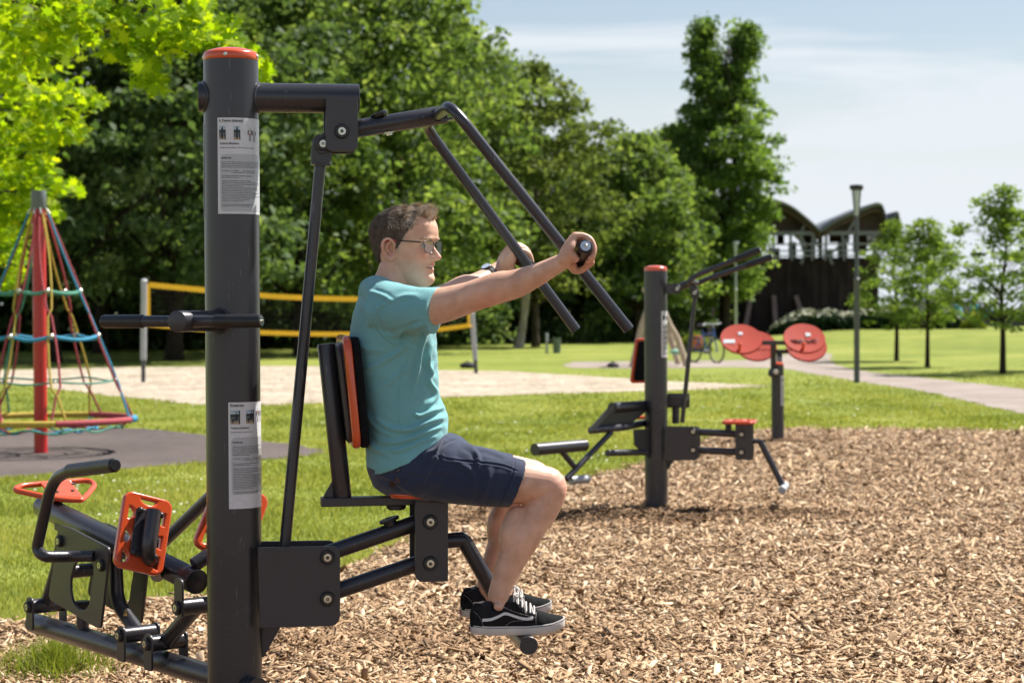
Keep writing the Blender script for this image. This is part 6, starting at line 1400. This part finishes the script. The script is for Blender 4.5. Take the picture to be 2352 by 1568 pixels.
for a0, a1, c_ in ((-8, 8, 'blue'), (8, 70, 'red'), (70, 130, 'yellow'), (130, 190, 'red'), (190, 245, 'red'), (245, 292, 'yellow'), (292, 352, 'red')):
    MB().tube([cir(math.radians(a0 + (a1 - a0) * k / 14), RR_ * (1 - .03 * math.sin(PI * k / 14)), zr_) for k in range(15)], .038 if c_ == 'blue' else .033, 14).build('seat_ring', RC_[c_], rp_t)
for rr, zz, c_ in ((.80, zr_ - .09, 'green'), (.55, zr_ - .10, 'blue')):
    MB().tube([cir(2 * PI * k / 60, rr * (1 + .06 * math.cos(6 * 2 * PI * k / 60)), zz + .02 * math.sin(k)) for k in range(60)], .011, 8, close=True).build('rope_ring', RC_[c_], rp_t)
for k in range(6):
    a = angs[k]; MB().tube([cir(a, RR_, zr_), cir(a + .1, .80, zr_ - .09), cir(a + .15, .55, zr_ - .10), cir(a, .08, zr_ - .05)], .010, 8).build('rope', RC_['green' if k % 2 else 'red'], rp_t)
M['track'] = pm('worn_track', (.055, .045, .045), .9, 0, .3, 10)
for rr in (.45, .72):
    m = MB(); R = []
    for k in range(60): a = 2 * PI * k / 60; wv = .018 * (1 + .6 * math.sin(k * .7)); R.append([(PX + (rr - wv) * math.cos(a), PYY + (rr - wv) * math.sin(a), .008), (PX + (rr + wv) * math.cos(a), PYY + (rr + wv) * math.sin(a), .008)])
    V = [p for r_ in R for p in r_]; m.add(V, [(2 * k, 2 * k + 1, (2 * k + 3) % 120, (2 * k + 2) % 120) for k in range(60)]); tag(m.build('worn_ring', M['track'], None, sharp=None), 'dark worn ring in the rubber surface around the pyramid', None, None, 'structure')
# ---- second exercise station
g2 = G_(1508, 1171); Y2, X2 = 14.45, PY(1507, 1000, 14.45).x; PR2 = .0835
s2 = thing('fitness_station', 'second dark grey exercise station further back standing in the chips with empty seat', 'fitness machine', (X2, Y2, 0))
C2 = Frame(X2, Y2, -11.0); NR2 = -C2.n
z2 = PY(1506, 622, Y2).z; p2o = MB().cyl((X2, Y2, -.05), (X2, Y2, z2), PR2, seg=40).build('post', M['paint'], s2)
MB().lathe((X2, Y2, z2), UP, [(PR2, 0), (PR2, .02), (.075, .030), (.04, .038), (0, .040)], 36).build('post_cap', M['orange'], p2o)
def bolt2(p, ax): bolt(s2, p, ax, .024)
a_ = C2(1535, 663, -.03); b_ = C2(1562, 662, -.03)
for t in (-.035, .035): m = MB(); px_plate(m, C2, [(1530, 651), (1560, 651), (1566, 663), (1560, 675), (1530, 675)], t, .01, .015); m.build('bracket_plate', M['paint2'], s2)
bolt2(C2(1556, 663, -.04), NR2)
pvt = C2(1556, 662, 0); cr2 = C2(1588, 647, 0); l2 = MB().cyl(pvt, cr2, .027, seg=20).build('lever', M['paint'], s2)
MB().cyl(cr2 - C2.n * .16, cr2 + C2.n * .16, .022, seg=18).build('cross_tube', M['paint'], l2)
for P_, gs_, tt in (([(1580, 650), (1596, 634), (1744, 574)], .62, -.22), ([(1600, 652), (1618, 643), (1771, 590)], .62, .20)):
    q = [C2(x, y, tt) for x, y in P_]; MB().tube(bend([cr2 + C2.n * tt * .5] + q, .05, 5), .0185, 18).build('press_arm', M['paint'], l2); s_ = q[1].lerp(q[2], gs_)
    d_ = (q[2] - s_).normalized(); MB().tube([s_, s_ + d_ * .003, q[2] - d_ * .004, q[2] + d_ * .008], [.021, .0245, .0245, .019], 18).build('grip', M['rubber'], l2); MB().lathe(q[2] + d_ * .008, d_, [(.015, 0), (.014, .003), (0, .003)], 14).build('end_disc', M['white_disc'], l2)
rt, rbm = C2(1597, 673, 0), C2(1567, 970, 0)
for t in (-.035, .035): m = MB(); px_plate(m, C2, [(1580, 652), (1594, 646), (1608, 672), (1602, 686), (1590, 684)], t, .01, .012); m.build('clevis_plate', M['paint2'], l2)
bolt2(rt - C2.n * .04, NR2); MB().cyl(rt, rbm, .0165, seg=16).build('push_rod', M['paint'], s2)
for t in (-.078, .078):
    m = MB(); px_plate(m, C2, [(1528, 980), (1604, 981), (1604, 1056), (1528, 1058)] if t < 0 else far_px([(1528, 980), (1604, 981), (1604, 1056), (1528, 1058)], -.078, .078) if False else [(1532, 978), (1608, 979), (1608, 1053), (1532, 1055)], t, .01, [0, .025, .03, 0]); m.build('mount_plate', M['paint2'], s2)
    m = MB(); px_plate(m, C2, [(1689, 972), (1727, 972), (1727, 1057), (1689, 1055)] if t < 0 else [(1694, 970), (1731, 970), (1731, 1054), (1694, 1052)], t, .01, [0, 0, .004, .02]); m.build('carriage_plate', M['paint2'], s2)
for x, y in ((1592, 991), (1592, 1033), (1703, 997), (1703, 1038)): bolt2(C2(x, y, -.083), NR2)
for a, b_ in (((1592, 991), (1703, 997)), ((1592, 1033), (1703, 1038))): MB().cyl(C2(*a, 0), C2(*b_, 0), .026, seg=22).build('link_tube', M['paint'], s2)
m = MB(); px_plate(m, C2, [(1530, 1056), (1548, 1057), (1534, 1078), (1530, 1078)], 0, .01, 0); m.build('gusset', M['paint2'], s2)
MB().lathe(C2(1673, 985, 0), UP, [(.03, -.02), (.022, 0), (.022, .03), (.034, .035), (.034, .055), (0, .056)], 20).build('bump_stop', M['puck'], s2)
sc_ = C2(1699, 968, 0); st2 = MB().plate([rrect(.24, .33, .06, 6), [(q[0] - .05, q[1]) for q in rrect(.035, .16, .016, 4)], [(q[0] + .05, q[1]) for q in rrect(.035, .16, .016, 4)]], sc_, C2.f, C2.n, .022, .010, 3).build('seat', M['orange'], s2, sharp=60)
bar_ = C2(1800, 1120, 0); MB().tube([C2(1727, 1013, 0), C2(1746, 1013, 0), bar_], .0225, 18).build('foot_rest_arm', M['paint'], s2, sharp=30)
MB().cyl(bar_ - C2.n * .22, bar_ + C2.n * .22, .0275, seg=22, edge=.001).build('foot_peg', M['postgrey'], s2)
# its bench side
D2 = Frame(X2, Y2, 226.0); ND = -D2.n if (-D2.n).dot(EYE - D2.o) > 0 else D2.n
for P_, r_, nm, mt in (([(1406, 936), (1512, 929)], .038, 'bench_tube', 'paint'), ([(1356, 988), (1432, 981), (1500, 967)], .026, 'bench_tube', 'paint'), ([(1228, 1032), (1343, 1022)], .042, 'leg_roll', 'paint'), ([(1286, 1031), (1318, 1070)], .021, 'roll_tube', 'paint'), ([(1300, 1100), (1404, 992)], .0205, 'leg_tube', 'paint'), ([(1395, 1040), (1482, 1038)], .024, 'side_peg', 'paint'), ([(1310, 1103), (1350, 1099)], .030, 'foot_peg', 'postgrey'), ([(1516, 931), (1570, 930)], .018, 'cross_tube', 'paint'), ([(1552, 936), (1552, 972)], .028, 'stub_tube', 'paint')):
    MB().tube([D2(x, y, 0) if x < 1500 else C2(x, y, .18) for x, y in P_], r_, 22).build(nm, M[mt], s2, sharp=40)
m = MB(); px_plate(m, D2, [(1402, 938), (1494, 934), (1432, 984), (1352, 990)], .045, .03, .01); m.build('bench_board', M['puck'], s2)
m = MB(); px_plate(m, D2, [(1398, 936), (1412, 934), (1362, 990), (1350, 990)], -.02, .02, .008); m.build('bench_edge', M['paint2'], s2)
m = MB(); px_plate(m, D2, [(1455, 986), (1502, 984), (1504, 1066), (1490, 1052), (1457, 1022)], 0, .012, .004); m.build('mount_plate', M['paint2'], s2)
m = MB(); px_plate(m, C2, [(1533, 903), (1584, 903), (1584, 936), (1533, 936)], .16, .02, .012); px_plate(m, C2, [(1533, 909), (1584, 909), (1584, 930), (1533, 930)], .10, .02, .012); m.build('rear_bracket', M['paint2'], s2)
bolt2(C2(1574, 920, .08), NR2)
# backrest of its far side
o_ = PY(1473, 828, 14.75); ex_ = Vector((.95, .31, 0)).normalized(); ey_ = (UP + Vector((.13, 0, 0))).normalized(); 
bp_ = MB().plate([rrect(.20, .335, .03, 6)], o_ + ex_ * .03, ex_, ey_, .025, .010, 3).build('backrest', M['orange'], s2, sharp=60); MB().plate([rrect(.165, .295, .02, 6)], o_ + ex_ * .035 - ex_.cross(ey_) * -.018, ex_, ey_, .02, .004, 2).build('back_cushion', M['foam'], s2, sharp=60)
o_ = PY(1478, 958, 14.7); MB().plate([rrect(.16, .12, .03, 5)], o_, ex_, Vector((-.3, .95, 0)), .022, .009, 3).build('seat', M['orange'], s2, sharp=60)
def sheet2(par, cx, cy, r, ang0, ang1, zt_, zb, label):
    def W_(a, z, rr): a = math.atan2(-cy, -cx) + math.radians(a); return (cx + rr * math.cos(a), cy + rr * math.sin(a), z)
    def pt(a0, a1, z0, z1, rr, m): 
        n = 8; V = [W_(a0 + (a1 - a0) * i / n, z0, rr) for i in range(n + 1)] + [W_(a0 + (a1 - a0) * i / n, z1, rr) for i in range(n + 1)]; m.add(V, [(i, i + 1, n + 2 + i, n + 1 + i) for i in range(n)])
    m = MB(); pt(ang0, ang1, zt_, zb, r + .0015, m); o = m.build('instruction_sheet', M['paper'], par, label, sharp=None)
    m = MB(); H_ = zt_ - zb; pt(ang0 + 9, ang0 + 24, zt_ - .1 * H_, zt_ - .19 * H_, r + .003, m); pt(ang0 + 36, ang0 + 52, zt_ - .1 * H_, zt_ - .19 * H_, r + .003, m); m.build('printed_picture', M['p_dark'], o, sharp=None)
    m = MB(); k = 0; zz = zt_ - .30 * H_
    while zz > zb + .05 * H_:
        pt(ang0 + 8, ang0 + [70, 60, 74, 50][k % 4], zz, zz - .0022, r + .003, m); zz -= .0062 + (.008 if k % 5 == 4 else 0); k += 1
    m.build('printed_text', M['ink'], o, sharp=None)
sheet2(s2, X2, Y2, PR2, 28, 150, PY(1520, 714, Y2).z, PY(1520, 820, Y2).z, None)
# ---- twin wheel station
Y3 = 21.7; X3 = PY(1786, 900, Y3).x; s3 = thing('wheel_station', 'grey arm exercise post carrying four round orange hand wheels', 'fitness machine', (X3, Y3, 0)); rr3 = .069
zt3 = PY(1790, 838, Y3).z; p3o = MB().cyl((X3, Y3, -.05), (X3, Y3, zt3), rr3, seg=32).build('post', M['paint'], s3)
MB().lathe((X3, Y3, zt3), UP, [(rr3, 0), (rr3, .018), (.05, .03), (0, .034)], 28).build('post_cap', M['orange'], p3o)
F3 = Frame(X3, Y3, 0)
def f3(x, y, t): return F3(x, y, t)
fn = Vector((0, -math.cos(math.radians(47)), math.sin(math.radians(47))))
for x, y, t in ((1776, 787, -.20), (1790, 807, .12)):
    MB().bar(f3(1745 if t < 0 else 1733, y, t), f3(1803 if t < 0 else 1818, y, t), .06, .045).build('cross_bar', M['paint2'], s3)
    MB().bar(f3(x, y + 3, t), f3(x, 858 if t < 0 else 836, t * .7 if t < 0 else .03), .055, .05, (0, 1, 0)).build('upright', M['paint2'], s3)
MB().cyl(f3(1775, 856, -.22), f3(1775, 856, -.02), .052, seg=24, edge=.003).build('pivot_hub', M['paint'], s3); MB().lathe(f3(1782, 853, -.235), (0, -1, 0), [(.03, 0), (.028, .01), (0, .012)], 18).build('hub_cap', M['steel'], s3)
for x, y, t, knob, far_ in ((1702.5, 777.5, -.22, (1698, 803), 0), (1847.5, 776, -.22, (1844, 801), 0), (1737, 793, .14, None, 1), (1852, 794, .14, None, 1)):
    c_ = f3(x, y, t); nv = fn if not far_ else Vector((0, .30, .95)).normalized() * 1.0
    if far_: nv = Vector((0, -math.cos(math.radians(28)), -math.sin(math.radians(28)))); nv = Vector((0, -.62, -.78)).normalized() if False else Vector((0, -.70, .71))
    wl = MB().lathe(c_ - nv * .014, nv, [(.200, -.012), (.222, -.010), (.2265, 0), (.2265, .010), (.222, .017), (.19, .015), (0, .012)], 56).build('hand_wheel', M['orange_m'], s3)
    MB().lathe(c_ - nv * .03, -nv, [(.045, 0), (.045, .05), (0, .05)], 18).build('wheel_hub', M['paint'], wl)
    if knob:
        k = hit(knob[0], knob[1], c_, nv); MB().tube([k, k + nv * .05, k + nv * .09, k + nv * .10], [.018, .016, .022, .012], 16).build('knob', M['orange'], wl)
        ex_ = Vector((1, 0, 0)); ey_ = nv.cross(ex_)
        stx = [((1724 - 1702, 776 - 779), .045, .05)] if x < 1750 else [((1856 - 1847, 769 - 776), .055, .055)]
        if x < 1750: stx = [((-2, -12), .05, .045), ((-28, 6), .13, .06)]
        else: stx = [((8, -8), .055, .055)]
        for (dx, dy), sw, sh__ in stx:
            q = hit(x + dx, y + dy, c_ + nv * .004, nv); MB().plate([rpoly([(-sw / 2, -sh__ / 2), (sw / 2, -sh__ / 2 * .9), (sw / 2, sh__ / 2), (-sw / 2 * .9, sh__ / 2)], .008)], q, ex_, ey_, .002, .0004).build('sticker', M['paper'], wl)
        if x > 1750:
            m = MB(); r_ = random.Random(3); q = hit(x + 1, y + 7, c_ + nv * .005, nv)
            for s_ in range(6):
                pts = [q + ex_ * (-.12 + s_ * .045 + .03 * math.sin(i * 1.4 + s_)) + ey_ * (.03 * math.cos(i * 1.9 + s_ * 2)) for i in range(6)]; m.tube([Vector(p) for p in catmull([tuple(p) for p in pts], 5)], .0035, 4)
            m.build('graffiti', M['ink'], wl)
sheet2(s3, X3, Y3, rr3, 30, 150, PY(1795, 862, Y3).z, PY(1795, 930, Y3).z, None)
# ---- play frame of pale beams, bicycle, bin, bag
YF = 49.5
pf = thing('swing_frame', 'pale timber A-frame of a swing behind the second station', 'play frame', (wp(1515, 830, YF).x, YF, 0))
for P_ in ([(1451, 841, 0), (1476, 742, .1), (1506, 668, .3)], [(1579, 841, 0), (1556, 778, .1), (1536, 742, .15), (1506, 668, .3)], [(1474, 842, 2.2), (1490, 742, 2.2), (1508, 668, 2.2)], [(1560, 838, 2.2), (1534, 760, 2.2), (1508, 668, 2.2)]):
    q = [tuple(PY(x, y, YF + d)) for x, y, d in P_]; q[0] = (q[0][0], q[0][1], -.05); C = catmull(q, 5) if len(q) > 2 else q; MB().tube([Vector(c_) for c_ in C], .078, 10).build('frame_leg', M['wood_pale'], pf)
MB().tube([PY(1482, 666, YF + .2), PY(1512, 666, YF + 2.3)], .085, 12).build('top_beam', M['wood_pale'], pf)
M['mint'] = pm('mint_plastic', (.26, .50, .36), .5, 0, .06, 4); c_ = PY(1556, 808, YF + .4); sw = MB().ball(c_, .20, 20, 10, (1, 1, .38)).build('swing_seat', M['mint'], pf)
MB().tube([c_ + Vector((-.05, 0, .05)), PY(1508, 672, YF + 1)], .010, 6).build('swing_rope', M['netcord'], pf)
def bicycle(label, px, py, Y, yaw, sc=1.0):
    g = PY(px, py, Y); t = thing('bicycle', label, 'bicycle', (g.x, Y, 0)); d = Vector((math.cos(yaw), math.sin(yaw), 0)); n_ = Vector((-d.y, d.x, 0)); b0 = Vector((g.x, Y, .33))
    for s_ in (0, 1):
        c_ = b0 + d * 1.04 * s_; w_ = MB().tube([c_ + (d * math.cos(2 * PI * k / 36) + UP * math.sin(2 * PI * k / 36)) * .325 for k in range(36)], .024, 8, close=True).build('tyre', M['rubber'], t)
        m = MB(); m.tube([c_ + (d * math.cos(2 * PI * k / 36) + UP * math.sin(2 * PI * k / 36)) * .298 for k in range(36)], .010, 6, close=True)
        for k in range(12): m.tube([c_, c_ + (d * math.cos(2 * PI * k / 12) + UP * math.sin(2 * PI * k / 12)) * .3], .002, 3)
        m.cyl(c_ - n_ * .04, c_ + n_ * .04, .02, seg=8); m.build('rim', M['steelgrey'], w_)
    J = lambda u, z: b0 + d * u + UP * z
    if 'bikeblue' not in M: M['bikeblue'] = pm('blue_frame_paint', (.02, .085, .26), .3, 0, .1, 5, coat=.4); M['bikeorange'] = pm('orange_pannier', (.62, .17, .06), .6)
    m = MB()
    for a, b_ in (((1.04, 0), (.90, .58)), ((.92, .50), (.56, -.04)), ((.56, -.04), (.38, .52)), ((.93, .46), (.42, .42)), ((.56, -.04), (0, 0)), ((0, 0), (.40, .44))): m.cyl(J(*a), J(*b_), .019, seg=8)
    m.build('bike_frame', M['bikeblue'], t); m = MB(); m.tube([J(.90, .58), J(.88, .70)], .014, 8); m.tube([J(.84, .72) - n_ * .28, J(.90, .70) - n_ * .1, J(.90, .70) + n_ * .1, J(.84, .72) + n_ * .28], .013, 8); m.build('handlebar', M['lamppale'], t)
    m = MB(); m.cyl(J(.38, .52), J(.35, .64), .014, seg=8); m.ball(J(.33, .67), .12, 12, 6, (1.1, .7, .35)); m.build('saddle', M['puck'], t)
    m = MB(); m.box(J(.03, .22) + n_ * .10, d * .15, n_ * .06, UP * .17); bevel(m.build('pannier', M['bikeorange'], t), .03, 3)
    m = MB(); m.cyl(J(.56, -.04) - n_ * .08, J(.56, -.04) + n_ * .08, .05, seg=12); m.build('crank', M['puck'], t); return t
bicycle('blue bicycle with orange panniers parked on the lawn beside the swing frame', 1594, 800, 53.5, math.radians(-60))
gb = G_(1256, 811); bn = thing('litter_bin', 'grey-green wire litter bin beside a short pale post at the wood edge', 'litter bin', (gb.x, gb.y, 0)); M['bin'] = pm('bin_grey_green', (.13, .17, .155), .7, .1, .15, 8)
MB().cyl((gb.x, gb.y, -.05), (gb.x, gb.y, .66), .045, seg=12, edge=.006).build('pole', M['lamppale'], bn)
m = MB(); cx_, cy_ = gb.x + .33, gb.y + .05; m.lathe((cx_, cy_, .0), UP, [(.10, .0), (.12, .02), (.14, .48), (.15, .5), (.125, .5), (.11, .05), (0, .05)], 20); m.build('basket', M['bin'], bn); m = MB(); m.bar((gb.x, gb.y, .42), (cx_ - .13, cy_, .42), .03, .03); m.build('hinge_arm', M['steelgrey'], bn)
M['bagcol'] = pm('dark_bag_cloth', (.035, .035, .042), .8, 0, .2, 12, .5, 30)
for px, py, w_, h_, lb, nm in ((1075, 845, .21, .085, 'dark sports bag lying in the grass by the right volleyball post', 'sports_bag'), (1408, 844, .15, .075, 'small dark bag lying on the path edge behind the press arms', 'rucksack')):
    g = G_(px, py); m = MB(); m.ball((g.x, g.y, h_ * .75), 1, 18, 10, (w_, .14, h_)); m.ball((g.x + w_ * .5, g.y - .03, h_ * .6), 1, 12, 8, (w_ * .5, .12, h_ * .6)); b = m.build(nm, M['bagcol'], None, loc=(g.x, g.y, 0), sharp=180); tag(b, lb, 'bag')
    MB().tube(catmull([(g.x - w_ * .5, g.y - .05, h_ * 1.4), (g.x, g.y - .05, h_ * 2.0), (g.x + w_ * .4, g.y - .05, h_ * 1.3)], 5), .012, 6).build('strap', M['rubber'], b)
